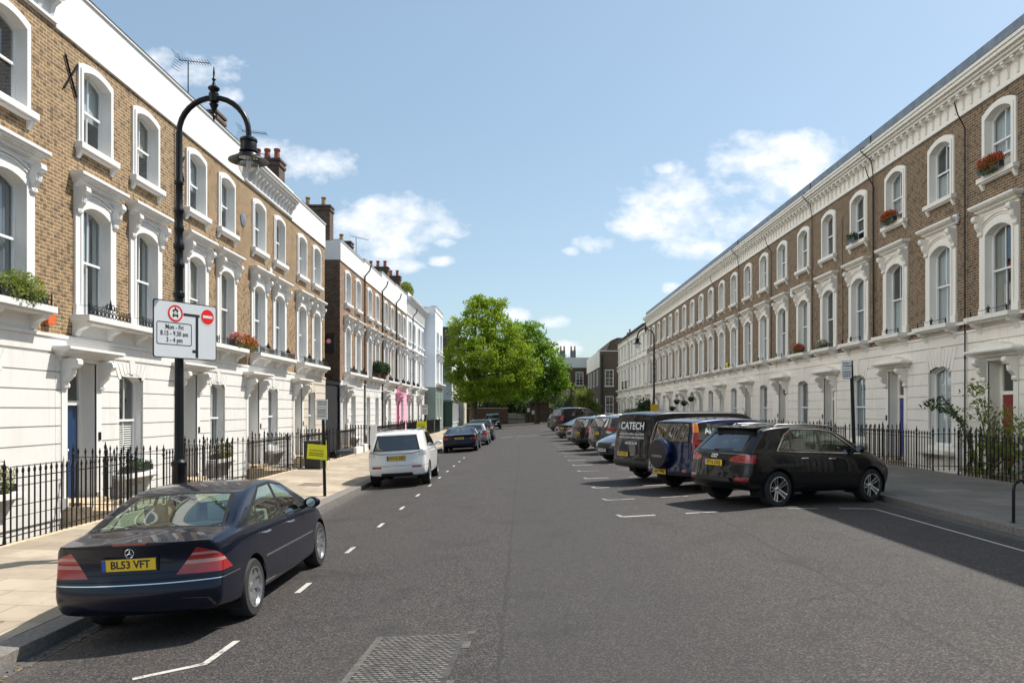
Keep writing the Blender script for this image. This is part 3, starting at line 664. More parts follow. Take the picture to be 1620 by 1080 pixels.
def house(side, yb, W, label, cfg, group, name='terraced_house'):
    """side 'L': facade at -9.6 facing +x; 'R': facade at 12.8 facing -x"""
    L = dict(base=-.02, door=.16, gz0=.72, gh=2.24, st=3.65, slab=4.12, fz0=4.14, fh=2.42, hoodz=2.72, sz0=7.85, sh=1.68, brick=9.95, par=11.07, dh=3.10,
             ffc=(1.5, 3.8), doorc=.95, gwc=3.05, a=.55, band=.15, ga=.52, step=1.55, bb=-2.2, hoodh=.30)
    if side == 'R':
        L.update(base=.32, door=.47, gz0=1.0, gh=2.40, st=4.38, slab=4.66, fz0=4.68, fh=2.42, hoodz=2.78, sz0=8.5, sh=1.75, brick=10.66, par=11.90, dh=3.42,
                 ffc=(1.42, 4.30), doorc=1.5, gwc=4.25, a=.57, band=.17, ga=.60)
    L.update(cfg.get('L', {}))
    x = cfg.get('x', -9.6 if side == 'L' else 12.8)
    t = thing(name, label, 'house', (x, yb if side == 'L' else yb+W, 0), 0 if side == 'L' else math.pi, group)
    k = W/5.3 if side == 'L' else W/5.76
    if 'ffc' not in cfg.get('L', {}): L['ffc'] = tuple(v*k for v in L['ffc'])
    wallm, trim, stu = cfg['wall'], cfg['trim'], cfg['stucco']
    DP = 8.5
    dw = .55; sb = cfg.get('up_stucco', False)
    i0, i1 = cfg.get('ends', (.05, .05))
    # --- openings
    fh = [(c-L['a']-.06, c+L['a']+.06, L['fz0']-.02, L['fz0']+L['fh']+.06) for c in L['ffc']]
    sh = [(c-L['a']-.06, c+L['a']+.06, L['sz0']-.02, L['sz0']+L['sh']+.06) for c in L['ffc']]
    gws = L['gwc'] if isinstance(L['gwc'], tuple) else (L['gwc'],)
    gh = [(g-L['ga']-.03, g+L['ga']+.03, L['gz0']-.02, L['gz0']+L['gh']+.03) for g in gws]
    dr = (L['doorc']-dw, L['doorc']+dw, L['door'], L['dh']) if L['doorc'] else None
    holes = gh + ([dr] if dr else [])
    mb = MB(); wall_sheet(mb, 0, W, L['st'], L['par']-.3, fh+sh)
    for yy in (i0, W-i1): mb.add([(0,yy,L['st']),(-DP,yy,L['st']),(-DP,yy,L['par']-.3),(0,yy,L['par']-.3)], [(0,1,2,3)], 1)
    mb.add([(-DP,i0,-2.2),(-DP,W-i1,-2.2),(-DP,W-i1,L['par']-.3),(-DP,i0,L['par']-.3)], [(0,1,2,3)])
    part('upper_wall', mb, [wallm, M['brick_d'] if cfg.get('gable') is M['brick_d'] else wallm], t, recalc=False)  # brick_d side walls: gable shade put into the colour as a darker brick
    # --- stuccoed ground floor with channelled courses
    mb = MB(); wall_sheet(mb, 0, W, L['bb'], L['st'], holes, -.004)
    gsm = cfg.get('gable', None)
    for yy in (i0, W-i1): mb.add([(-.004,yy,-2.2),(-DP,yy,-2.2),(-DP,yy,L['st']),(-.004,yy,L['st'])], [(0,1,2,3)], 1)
    ch = .37; z = L['st']-.40
    ex = [(h[0]-.02, h[1]+.02, h[2], h[3]+.0) for h in gh] + ([(dr[0]-.22, dr[1]+.22, dr[2]-.2, dr[3]+.32)] if dr else [])
    while z > L['base']+.2:
        z0 = max(z-ch, L['base']+.1); cuts = sorted((e[0], e[1]) for e in ex if e[2] < z-.01 and e[3] > z0+.12)
        c = .0
        for a_, b_ in cuts + [(W, W)]:
            if a_-c > .06: mb.box(-.003, c+(.004 if c == 0 else 0), z0+.013, .034, a_-(.004 if a_ == W else 0), z-.013)
            c = max(c, b_)
        z -= ch
    for g in gws:   # fan of voussoirs with a keystone
        gt = L['gz0']+L['gh']; A = arch(L['ga']+.03, gt-.16, .18, 8)
        for i in range(9):
            tt = (i-4)/4.; y0_ = g+tt*(L['ga']+.02); 
            q = lambda y_, e: (y_-g)*(1+.45*e)+g
            z0_ = gt+.03-.16*tt*tt; w2 = (L['ga']+.02)/4*.46; zt_ = L['st']-.42
            if abs(i-4) == 0: mb.prism([(g-.09, gt), (g+.09, gt), (g+.13, zt_+.05), (g-.13, zt_+.05)], 'x', 0, .06)
            elif zt_ > z0_+.05: mb.prism([(y0_-w2, z0_), (y0_+w2, z0_), (q(y0_+w2, .9), zt_), (q(y0_-w2, .9), zt_)], 'x', .03, .045)
    mb.box(-.003, 0, L['st']-.36, .04, W, L['st']); mb.box(0, 0, L['st']-.07, .07, W, L['st']-.004)
    mb.box(-.003, .0, L['base']-.12, .035, dr[0]-.02 if dr else W, L['base']+.09)
    if dr: mb.box(-.003, dr[1]+.02, L['base']-.12, .035, W, L['base']+.09)
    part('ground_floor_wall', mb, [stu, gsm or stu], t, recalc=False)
    # --- parapet / cornice
    mb = MB(); par, bt = L['par'], L['brick']; cn = cfg.get('cornice', 'plain'); de = cfg.get('dend', (0, 0))
    if cn == 'plain':
        mb.box(-.35, 0, bt, .035, W, par-.05); mb.box(-.40, 0, par-.05, .075, W, par); mb.box(-.02, 0, bt-.04, .055, W, bt)
    elif cn == 'dentil':
        mb.box(-.35, 0, bt, .05, W, par-.32)
        for a_, b_, c_ in ((par-.62, par-.54, .24), (par-.54, par-.46, .32), (par-.46, par-.38, .40), (par-.38, par-.33, .44)): mb.box(-.3, 0, a_, c_, W, b_)
        mb.box(-.35, 0, par-.33, .12, W, par); mb.box(0, 0, bt+.02, .09, W, bt+.08)
        n = round(W/.38)
        for i in range(n):
            y = (i+.5)*W/n; mb.prism([(.05, par-.62), (.27, par-.62), (.25, par-.72), (.13, par-.82), (.07, bt+.1), (.05, bt+.1)], 'y', y-.055, y+.055)
    elif cn == 'r':
        c1 = 11.6
        mb.box(-.3, 0, bt, .04, W, c1)
        for a_, b_, c_ in ((11.18, 11.24, .16), (11.24, 11.32, .26), (11.32, 11.40, .33), (11.40, 11.50, .42), (11.50, 11.56, .46), (11.56, 11.60, .40)): mb.box(-.3, 0, a_, c_, W, b_)
        mb.box(-.3, 0, 11.6, .06, W, par); mb.box(0, 0, bt-.02, .07, W, bt+.05)
        n = round(W/.40)
        for i in range(n):
            y = (i+.5)*W/n; mb.prism([(.04, 11.18), (.20, 11.18), (.20, 11.12), (.12, 11.04), (.07, 10.80), (.04, 10.80)], 'y', y-.045, y+.045); mb.box(.04, y-.06, 11.17, .24, y+.06, 11.235)
    elif cn == 'eaves':
        mb.box(-.2, 0, par-.9, .05, W, par-.35); mb.box(-.2, 0, par-.38, .2, W, par-.32); mb.box(0, 0, par-1., .12, W, par-.9)
    if cn in ('plain', 'dentil') and i0 == 0: mb.box(-4.2, -.02, bt+.002, .031, .25, par-.052)
    if cn in ('plain', 'dentil') and i1 == 0: mb.box(-4.2, W-.25, bt+.002, .031, W+.02, par-.052)
    part('parapet', mb, cfg.get('ptrim', trim), t)
    # --- roof
    mb = MB()
    if cn == 'eaves': mb.add([(.5,0,par-.32),(.5,W,par-.32),(-3.4,W,par+1.0),(-3.4,0,par+1.),(.5,0,par-.22),(.5,W,par-.22),(-3.4,W,par+1.1),(-3.4,0,par+1.1)], [(3,2,1,0),(4,5,6,7),(0,1,5,4),(1,2,6,5),(2,3,7,6),(3,0,4,7)])
    elif cn == 'r': mb.box(-.42, 0, 11.90, .085, W, 12.16); mb.add([(-.42,0,12.15),(-.42,W,12.15),(-4.4,W,12.9),(-4.4,0,12.9)], [(0,1,2,3)])
    else: mb.add([(-.40,0,par-.35),(-.40,W,par-.35),(-4.2,W,par+cfg.get('roofup', .2)),(-4.2,0,par+cfg.get('roofup', .2))], [(0,1,2,3)]); mb.box(-.42, 0, par-.001, .085, W, par+.025)
    mb.add([(-4.2,0,par-.3),(-8.5,0,par-.3),(-8.5,W,par-.3),(-4.2,W,par-.3)], [(0,1,2,3)])
    rf = part('roof', mb, M['lead'] if cn == 'r' else M['slate'], t)
    # --- chimney on the party wall
    for (cy, cx0, cx1, ct, npot, pm) in cfg.get('chim', ()):
        mb = MB(); mb.box(cx0, cy-.38, par-1.2, cx1, cy+.38, ct-.45); mb.box(cx0-.05, cy-.43, ct-.45, cx1+.05, cy+.43, ct-.33); mb.box(cx0+.0, cy-.38, ct-.33, cx1, cy+.38, ct-.25); mb.box(cx0-.06, cy-.44, ct-.25, cx1+.06, cy+.44, ct-.16)
        st_ = part('chimney_stack', mb, M['brick_d'], t)
        for i in range(npot):
            px = cx0+(cx1-cx0)*(i+.5)/npot
            part('chimney_pot', lambda: MB().lathe([(.14,0),(.13,.1),(.11,.40),(.13,.42),(.14,.50),(.11,.52),(.10,.5)], n=12), M[pm], st_, (px, cy, ct-.18), key=(pm,))
    # --- windows
    sty = cfg.get('sty', None) or [rnd.choice(STY) for _ in range(6)]
    ups = cfg.get('ups', {})
    for i, c in enumerate(L['ffc']):
        window(t, c, L['sz0'], L['a'], L['sh'], .13 if side == 'L' else .19, L['band'], .05, trim, sty[i], 2*(L['a']+L['band'])+.16, key=side, up=ups.get(i, 0))
        window(t, c, L['fz0'], L['a'], L['fh'], .15 if side == 'L' else .20, L['band'], .04, trim, sty[2+i], 0, (2*(L['a']+L['band'])+.20, L['hoodz'], L['hoodh']), key=side, up=ups.get(2+i, 0))
    for g in gws: window(t, g, L['gz0'], L['ga'], L['gh'], .16, .0, .0, trim, sty[4], 2*L['ga']+.1, key=side, sill_d=.06)
    # --- balcony slab on brackets with low cast iron guard
    bal = cfg.get('bal', 'slab'); mb = MB(); sz = L['slab']
    spans = [(L['ffc'][0]-.95*k, L['ffc'][1]+.95*k)] if side == 'L' else [(c-.98, c+.98) for c in L['ffc']]
    for a_, b_ in spans:
        mb.box(-.01, a_, sz-.12, .42, b_, sz); mb.box(-.01, a_+.03, sz-.17, .34, b_-.03, sz-.12)
        nb = 4 if side == 'L' else 2
        for i in range(nb):
            y = a_+.18+(b_-a_-.36)*i/(nb-1); mb.prism([(0, sz-.17), (.32, sz-.17), (.28, sz-.24), (.12, sz-.32), (.06, sz-.44), (0, sz-.46)], 'y', y-.09, y+.09)
        mb.box(0, a_+.18, L['st']-.0, .03, b_-.18, sz-.16)
        part('balcony', mb, trim, t); mb = MB()
    if side == 'R': mb = MB(); mb.box(0, 0, sz-.10, .10, W, sz-.02); part('string_course', mb, trim, t)
    if cfg.get('guard', True):
        for i, c in enumerate(L['ffc']):
            if side == 'L' and cfg.get('guard') != 'tall': part('balcony_guard', lambda: railing_orn_mb(1.7), M['iron'], t, (.36, c, sz), key='g17')
            elif side == 'R': part('balcony_guard', lambda: MB().tube([(0,-.8,.14),(0,.8,.14)], .009, 4).tube([(0,-.8,0),(0,-.8,.16)], .02, 5).tube([(0,.8,0),(0,.8,.16)], .02, 5).tube([(0,0,.05),(0,0,.26)], [.04,.008], 5).tube([(0,-.07,.17),(0,.07,.17)], .025, 5), M['iron'], t, (.32, c, sz), key='gr')
    if cfg.get('guard') == 'tall':
        def tg():
            mb = MB()
            for i in range(14): mb.box(-.006, -.85+i*.13, 0, .006, -.838+i*.13, .9)
            mb.box(-.012, -.86, .9, .012, .86, .93); mb.box(-.01, -.86, .05, .01, .86, .07)
            for sy in (-.86, .86): mb.box(-.36, sy-.01, .9, 0, sy+.01, .93)
            return mb
        for c in L['ffc']: part('balcony_guard', tg, M['iron'], t, (.38, c, sz), key='tall')
    # --- front door in a deep recess under a bracketed hood
    if dr:
        c = L['doorc']; H = L['dh']-L['door']; rd = .36
        mb = MB()
        for sy in (-1, 1): mb.add([(.03, c+sy*dw, L['door']), (-rd, c+sy*dw, L['door']), (-rd, c+sy*dw, L['dh']), (.03, c+sy*dw, L['dh'])], [(0,1,2,3)])
        mb.add([(.03, c-dw, L['dh']), (-rd, c-dw, L['dh']), (-rd, c+dw, L['dh']), (.03, c+dw, L['dh'])], [(0,1,2,3)])
        mb.box(-rd, c-dw, L['door'], -rd+.06, c-dw+.1, L['dh']); mb.box(-rd, c+dw-.1, L['door'], -rd+.06, c+dw, L['dh'])
        mb.box(-rd, c-dw+.1, L['dh']-.08, -rd+.06, c+dw-.1, L['dh']); mb.box(-rd, c-dw+.1, L['door']+2.04, -rd+.10, c+dw-.1, L['door']+2.14)
        for sy in (-1, 1): mb.box(0, c+sy*dw, L['base']+.05, .045, c+sy*(dw+.2), L['dh']+.02); mb.box(0, c+sy*(dw-.0), L['base']+.05, .07, c+sy*(dw+.22), L['base']+.28)
        part('door_case', mb, cfg.get('case', trim), t)
        d = part('front_door', door_mb, M['door_'+cfg.get('door', 'black')], t, (-rd+.03, c, L['door']+.01), key='d')
        part('letter_plate', lambda: MB().box(.012, -.12, 0, .022, .12, .05), M['chrome'], d, (0, 0, .80), key='lp')
        part('handle', lambda: MB().ellipsoid((0,0,0), (.04,.03,.03)), M['chrome'], d, (.045, .0, 1.05), key='h')
        mb = MB(); mb.add([(-rd+.02, c-dw+.09, L['door']+2.13), (-rd+.02, c+dw-.09, L['door']+2.13), (-rd+.02, c+dw-.09, L['dh']-.07), (-rd+.02, c-dw+.09, L['dh']-.07)], [(0,1,2,3)])
        part('fanlight', mb, M['pane'], t)
        if cfg.get('dhood', True):
            mb = hood_mb(1.70, .42, .28, .20 if side == 'R' else .0); 
            for sy in (-1, 1):
                cc = console_mb(.62, .18, .36); mb.add([(v[0]+.03, v[1]+sy*.67, v[2]-.58) for v in cc.v], cc.f)
            part('door_hood', mb, cfg.get('case', trim), t, (0, c, L['dh']+.02))
        mb = MB(); mb.box(-rd, c-dw+.003, L['door']-.5, .35, c+dw-.003, L['door']); mb.box(.0, c-dw-.12, L['base']-.25, L['step'], c+dw+.12, L['base']+.02)
        mb.box(.0, c-dw-.1, L['base']+.02, .62, c+dw+.1, (L['door']+L['base'])/2+.01)
        for sy in (-1, 1): mb.prism([(0, -2.2), (L['step'], -2.2), (L['step'], L['base']-.25), (0, L['base']-.25)], 'y', c+sy*(dw-.03), c+sy*(dw+.1))
        part('doorstep', mb, M['buff_stone'], t, bevel=.012)
        mb = MB(); mb.box(0, -.045, -.09, .02, .045, .09); part('entry_phone', mb, M['iron'], t, (.045, c+(dw+.11)*(1 if side == 'L' else -1), L['door']+1.35))
    # --- projecting window-box ledge below the ground floor window
    if cfg.get('ledge', True):
        for g in gws:
            def lm():
                mb = MB(); mb.box(-.02, -.85, -.10, .34, .85, 0); mb.box(-.02, -.82, -.14, .28, .82, -.10)
                for sy in (-.6, .6): mb.prism([(0,-.14),(.26,-.14),(.2,-.24),(.06,-.5),(0,-.52)], 'y', sy-.07, sy+.07)
                return mb
            part('window_ledge', lm, trim, t, (0, g, L['gz0']-.14), key='l')
    # basement window
    mb = MB(); g = gws[0]; mb.box(0, g-.5, -1.6, .02, g+.5, -.45); bw = part('basement_window', mb, M['sash'], t)
    mb = MB(); mb.box(.02, g-.43, -1.53, .024, g-.02, -.52); mb.box(.02, g+.02, -1.53, .024, g+.43, -.52); part('pane', mb, M['carglass_d'], bw)
    # --- downpipe
    for (py, z0_, z1_, off) in cfg.get('pipe', ()):
        mb = MB(); pr = .045 if side == 'L' else .020; mb.tube([(.09+off, py, z0_), (.09+off, py, z1_)], pr, 8)
        for zz in np.arange(z0_+.3, z1_, 1.8): mb.lathe([(pr*1.35,-.03),(pr*1.35,.03)], (.09+off, py, zz), 8)
        mb.tube([(.09+off, py, z1_), (.35, py+.1, z1_+.35), (.45, py+.1, z1_+.7)], pr*.9, 8)
        part('downpipe', mb, M['iron'], t)
    return t, L
# ------------------------------------------------------------------ the left terrace
GL, GL2 = 'golden brick houses of the near left terrace', 'houses of the second left terrace'
TL = dict(wall=M['brick_l'], trim=M['trim_l'], stucco=M['white'])
houses = {}
def H(key, *a): houses[key] = house(*a); return houses[key]
H('L0', 'L', 10.4, 5.3, 'golden brick house at the left edge of the view with a leafy balcony', dict(TL, cornice='dentil', door='black', sty=['net','none','net','drape','none','net'], chim=[(.1, -3.2, -1.6, 12.3, 3, 'pot')]), GL)
H('L1', 'L', 15.7, 5.3, 'golden brick house with a dark blue door right of the leftmost balcony plants', dict(TL, door='blue', sty=['blind','blind','side','side','shutter','net'], roofup=.0), GL)
H('L2', 'L', 21.0, 5.3, 'golden brick house behind the lamp post and its traffic board', dict(TL, door='grey', sty=['blind','blind','net','drape','side','net'], chim=[(5.25, -2.3, -.75, 12.35, 0, 'pot')]), GL)
H('L3', 'L', 26.3, 5.4, 'golden brick house with a bracketed cornice and a round wall plate', dict(TL, cornice='dentil', door='white', sty=['net','none','net','net','net','net'], chim=[(5.35, -1.55, -.35, 12.5, 3, 'pot')]), GL)
H('L4', 'L', 31.7, 5.4, 'golden brick end house with a beige ground floor beside the dark passage', dict(TL, stucco=M['stone'], case=M['trim_l'], door='white', ends=(.05, 0.), sty=['blind','none','net','side','half','net'], gable=M['brick_d']), GL)
TM = dict(wall=M['brick_l2'], trim=M['trim_l'], stucco=M['white'])
B2 = [40.2, 46.2, 51.9, 57.6, 63.2, 68.9, 74.5]
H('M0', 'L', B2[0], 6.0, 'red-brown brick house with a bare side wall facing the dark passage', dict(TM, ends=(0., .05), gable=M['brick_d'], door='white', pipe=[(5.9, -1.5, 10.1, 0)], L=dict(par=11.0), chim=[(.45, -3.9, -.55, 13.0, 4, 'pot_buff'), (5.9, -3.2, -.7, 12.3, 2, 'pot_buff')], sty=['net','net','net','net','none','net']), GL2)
H('M1', 'L', B2[1], 5.7, 'red-brown brick house with two clipped bushes on its balcony', dict(TM, wall=brick_mat('orange_stock_brick', (.34,.19,.10), (.24,.13,.07), (.36,.28,.20), (.09,.05,.03), .5), L=dict(par=11.15, doorc=0, gwc=(1.2, 4.0)), pipe=[(5.65, -.5, 10.1, 0)], sty=['net','none','net','net','net','none']), GL2)
H('M2', 'L', B2[2], 5.7, 'dark brick house with white ground floor between the clipped bushes and the pink door', dict(TM, wall=M['brick_r'], L=dict(par=11.45), door='grey', chim=[(5.6, -2.6, -.5, 12.9, 4, 'pot')], pipe=[(5.65, 3.7, 10.1, 0)]), GL2)
H('M3', 'L', B2[3], 5.6, 'dark brick house with a pink painted entrance', dict(TM, wall=M['brick_r'], stucco=M['pink'], case=M['pink'], L=dict(par=11.55), door='red', chim=[(5.5, -2.6, -.5, 13.2, 4, 'pot')]), GL2)
H('P0', 'L', B2[4], 5.7, 'pale blue stuccoed house beyond the pink entrance', dict(TM, wall=M['paleblue'], stucco=M['white'], cornice='dentil', L=dict(par=11.8), door='grey', pipe=[(3.0, -.5, 10.1, 0)], chim=[(5.6, -2.4, -.5, 13.1, 2, 'pot')]), GL2)
H('P1', 'L', B2[5], 5.6, 'pale blue stuccoed house next to the projecting end house', dict(TM, wall=M['paleblue'], stucco=M['white'], cornice='dentil', L=dict(par=11.8), door='black', guard=False), GL2)
H('P2', 'L', B2[6], 6.9, 'tall white end house with a grey-green ground floor standing forward of its terrace', dict(TM, x=-8.55, wall=M['paleblue'], stucco=M['sage'], gable=M['sage'], ends=(0., 0.), bal='none', guard=False, ledge=False, L=dict(par=12.15, brick=11.7, st=4.3, slab=4.7, fz0=4.75, hoodz=2.6, sz0=8.1, doorc=0, gwc=(1.9, 4.6), ga=.4, gh=1.9, gz0=1.3, bb=-.3), sty=['net']*5), GL2)
# round iron wall plate and cross-shaped tie plates belong to the brickwork
t = houses['L3'][0]
mb = MB().lathe([(.24, 0), (.24, .03), (.17, .05), (.05, .06), (.0001, .06)], (0,0,0), 16, 'x'); part('wall_plate', mb, M['lead'], t, (0, -.02, 8.6))
for hk, y, z in (('L1', .55, 9.15), ('L2', .45, 8.9)):
    mb = MB()
    for a in (.62, -.5): mb.tube([(.03, -.42*math.sin(a), -.42*math.cos(a)), (.03, .42*math.sin(a), .42*math.cos(a))], .022, 5)
    part('tie_plate', mb, M['iron'], houses[hk][0], (0, y, z))

# ------------------------------------------------------------------ the right terrace
GR = 'brown brick houses of the right terrace'
names = {-3: 'brown brick house out of view, furthest behind the camera on the right', -2: 'brown brick house out of view beside the camera on the right',
 -1: 'brown brick house at the right edge with a red front door', 0: 'brown brick house with a royal blue front door behind the leaning pavement sign post', 1: 'brown brick house with a green plant on its open top window sill',
 2: 'brown brick house with a lantern in its porch, third from the right edge', 3: 'brown brick house with red flowers on the ledge, fourth from the right edge',
 4: 'brown brick house fifth from the right edge, above the blue estate car', 5: 'brown brick house sixth from the right edge, behind the black van',
 6: 'brown brick house seventh from the right edge, with hanging baskets', 7: 'brown brick house eighth from the right edge, just right of the far lamp post',
 8: 'brown brick house ninth from the right edge, second from the white terrace', 9: 'brown brick house adjoining the white terrace at the far end of the brick row'}
doors = {-1:'red', 0:'royal', 1:'black', 2:'brown', 3:'black', 4:'white', 5:'grey', 6:'black', 7:'red', 8:'black', 9:'blue', -2:'black', -3:'black'}
for n in range(-3, 10):
    cfg = dict(wall=M['brick_r'], trim=M['trim_r'], stucco=M['cream'] if n % 3 else M['cream2'], cornice='r', door=doors[n])
    if n >= 0: cfg['pipe'] = [(5.70, 4.5 if n % 2 else -.3, 10.2, 0)] if n in (0, 1, 3, 5) else []
    if n == -1: cfg['sty'] = ['net','drape','drape','net','none','net']; cfg['ups'] = {0: .55}
    if n == 0: cfg['sty'] = ['drape','half','half','net','net','net']; cfg['ups'] = {0: .4}
    if n == 1: cfg['sty'] = ['none','none','none','net','side','net']; cfg['ups'] = {1: .45}
    if n == 9: cfg['ends'] = (0., .05)
    H('R%d' % n, 'R', 22.05+5.76*n, 5.76, names[n], cfg, GR)
# orange alarm box at the left edge and alarm boxes on the right
for hk, y, z, m_ in (('L0', 5.05, 3.95, 'sign_red'), ('L3', 2.6, 7.3, 'sign_white'), ('M1', 2.7, 7.3, 'sign_white'), ('R2', 2.9, 7.6, 'sign_white'), ('R4', 2.9, 4.9, 'sign_yellow'), ('R0', 5.2, 7.7, 'sign_white')):
    part('alarm_box', MB().box(.04, -.12, -.14, .12, .12, .14), mat('orange_box', (.62,.12,.03), .5) if hk == 'L0' else M[m_], houses[hk][0], (0, y, z), bevel=.012)
for hk, y in (('L2', .06), ('R1', 2.85), ('R5', .2)):
    part('wall_cable', MB().tube([(.03, y, 3.7), (.03, y+.02, 6.2), (.035, y-.01, 8.), (.03, y+.015, 9.8)], .010, 5), M['iron'], houses[hk][0])
# dark hanging cables looping over the cornice
for y in (28.0, 33.9, 45.4):
    t = thing('cable', {28.0: 'black cable looping over the cornice nearest the right edge', 33.9: 'black cable looping over the cornice, middle of three', 45.4: 'black cable looping over the cornice, furthest of three'}[y], 'cable', (12.8, y, 0), 0, 'cables on the right terrace')
    part('cable', MB().tube([(-.10,.1,12.1),(-.14,.05,11.75),(-.5,0,11.58),(-.5,0,11.5),(-.18,-.15,11.1),(-.1,-.1,10.6),(-.06,0,10.3),(-.05,0,4.7)], .018, 5), M['iron'], t)
# white stuccoed terrace beyond
GW = 'white stuccoed houses beyond the right brick terrace'
wn = ['white stuccoed house joining the end of the brown brick terrace', 'white stuccoed house second beyond the brick terrace', 'white stuccoed house with black balcony guards third beyond the brick terrace', 'white stuccoed end house nearest the brown brick building']
for i in range(4):
    H('W%d' % i, 'R', 79.65+6*i, 6.0, wn[i], dict(wall=M['cream2'], trim=M['trim_r'], stucco=M['cream2'], cornice='eaves', guard='tall' if i == 2 else False, door='black', ends=(0. if i == 3 else .05, .05), pipe=[(5.8, -.3, 10.0, 0)] if i in (2,) else [],
      chim=[(.3, -2.5, -1.2, 12.6, 2, 'pot')] if i in (3,) else [], L=dict(par=11.25, brick=10.3)), GW)

# ------------------------------------------------------------------ railings
def rails_left(hk, label, y0, y1, zb=0.0):
    t, L = houses[hk]; dy = t.location.y + L['doorc']
    g = (dy-.62, dy+.62)
    iron_fence(-8.09, y0, y1, zb, label, gaps=[g] if L['doorc'] and y0 < g[0] < y1 else [], ret=g if L['doorc'] else (), xr=-1.35, h=1.22)
rails_left('L0', 'black spiked railings at the left edge before the leafy window box', 10.4, 15.7)
rails_left('L1', 'black spiked railings before the dark blue door', 15.7, 21.0)
rails_left('L2', 'black spiked railings behind the lamp post base', 21.0, 26.3)
rails_left('L3', 'black spiked railings before the fourth golden brick house', 26.3, 31.7)
rails_left('L4', 'black spiked railings before the beige ground floor next to the passage', 31.7, 37.0)
rails_left('M0', 'black spiked railings beside the dark passage, behind the white car', 40.3, 46.2)
rails_left('M1', 'black spiked railings below the clipped balcony bushes', 46.2, 51.9)
rails_left('M2', 'black spiked railings between the bushes house and the pink entrance', 51.9, 57.6)
rails_left('M3', 'black spiked railings before the pink entrance', 57.6, 63.2)
rails_left('P0', 'black spiked railings behind the far yellow notice', 63.2, 68.9)
rails_left('P1', 'black spiked railings against the projecting end house', 68.9, 74.3)
rn = {-2: 'black spiked railings beside the camera on the right, out of view', -1: 'black spiked railings at the right edge in front of the tall shrub', 0: 'black spiked railings before the royal blue door', 1: 'black spiked railings behind the leaning sign post', 2: 'black spiked railings before the porch with a lantern',
      3: 'black spiked railings below the red flowers, behind the black car roof', 4: 'black spiked railings fifth from the right edge', 5: 'black spiked railings sixth from the right edge', 6: 'black spiked railings below the hanging baskets'}
for n, lb in rn.items():
    t, L = houses['R%d' % n]; y0 = 22.05+5.76*n; dy = y0+5.76-L['doorc']; g = (dy-.62, dy+.62)
    iron_fence(11.29, y0, y0+5.76, .42, lb, gaps=[g], ret=g, xr=1.35, h=1.12, group='iron railings along the right pavement')

# ------------------------------------------------------------------ the dark passage between the terraces
t = thing('passage_gate', 'tall black boarded gate closing the passage between the left terraces', 'gate', (-9.7, 37.15, 0))
mb = MB(); mb.box(-.1, 0, -.02, 0, 3.0, 3.4)
for i in range(15): mb.box(0, .02+i*.2, .05, .02, .19+i*.2, 3.3)
part('boards', mb, M['black_wall'], t)
mb = MB(); mb.box(-.15, -.02, -.02, .1, .12, 3.6); mb.box(-.15, 2.9, -.02, .1, 3.02, 3.6); mb.box(-.12, 0, 3.4, .08, 3.0, 3.55); part('posts', mb, M['iron'], t)
t = thing('wall_sign', 'dark hanging sign with a red and white roundel over the passage', 'sign', (-9.85, 38.9, 4.95))
part('board', MB().box(-.25, -.03, 0, .3, 0, .95), M['black_wall'], t)
part('roundel', MB().lathe([(.0001, -.038), (.15, -.038), (.15, -.03)], (0,0,.62), 16, 'y'), M['sign_red'], t)
part('roundel_centre', MB().lathe([(.0001, -.043), (.10, -.043), (.10, -.038)], (0,0,.62), 14, 'y'), M['sign_white'], t)
part('bracket', MB().tube([(-.35,0,1.0),(.35,0,1.0)], .02, 6), M['iron'], t)
t = thing('garden_wall', 'dark back wall at the end of the passage between the left terraces', 'wall', (-14, 37, 0))
part('wall', MB().box(-.4, 0, -.1, 0, 3.2, 6.5), M['brick_d'], t); part('coping', MB().box(-.45, -.0, 6.5, .05, 3.2, 6.58), M['buff_stone'], t)
t = thing('notice_board', 'plain white board fixed to the railings by the passage', 'board', (-8.0, 40.6, .25))
part('board', MB().box(0, -.28, .0, .03, .28, 1.05), M['sign_white'], t, rot=(0, 0, R(-55))); part('stake', MB().box(-.03, -.02, -.25, 0, .02, 1.0), M['iron'], t, rot=(0, 0, R(-55)))
t = thing('low_wall', 'low white painted wall with a gap at the mouth of the passage', 'wall', (-8.1, 36.6, -.02))
part('block', MB().box(-.1, 0, 0, .15, 1.5, .32), M['white'], t, bevel=.01); part('block', MB().box(-.1, 1.9, 0, .15, 2.6, .40), M['white'], t, bevel=.01)
part('step', MB().box(-.9, .1, .02, -.1, 3.3, .16), M['lead'], t, bevel=.01)

# ------------------------------------------------------------------ houses that close the view
def face_windows(t, rects, plane, sgn, style='sash'):
    """rects of (u0,u1,z0,z1); plane ('y', v) a wall facing -y, or ('x', v) a wall facing sgn*x; frame and glass stand in a shallow reveal"""
    ax, v = plane
    for u0, u1, z0, z1 in rects:
        fr = MB(); gl = MB(); w = .09
        def bx(mb, a0, a1, b0, b1, d0, d1):
            if ax == 'y': mb.box(a0, v-d1, b0, a1, v-d0, b1)
            else: mb.box(v+sgn*d0, a0, b0, v+sgn*d1, a1, b1)
        bx(fr, u0-w, u0, z0-w, z1+w, -.05, .06); bx(fr, u1, u1+w, z0-w, z1+w, -.05, .06); bx(fr, u0, u1, z1, z1+w, -.05, .06); bx(fr, u0-.15, u1+.15, z0-w-.06, z0, -.05, .12)
        bx(fr, u0, u1, (z0+z1)/2-.03, (z0+z1)/2+.03, -.05, .035); m = (u0+u1)/2; bx(fr, m-.02, m+.02, z0, z1, -.05, .03)
        for zz in (z0+(z1-z0)*.25, z0+(z1-z0)*.75): bx(fr, u0, u1, zz-.012, zz+.012, -.05, .028)
        f = part('window', fr, M['sash'], t); bx(gl, u0, u1, z0, z1, -.06, .012); part('pane', gl, M['carglass_d'], f)
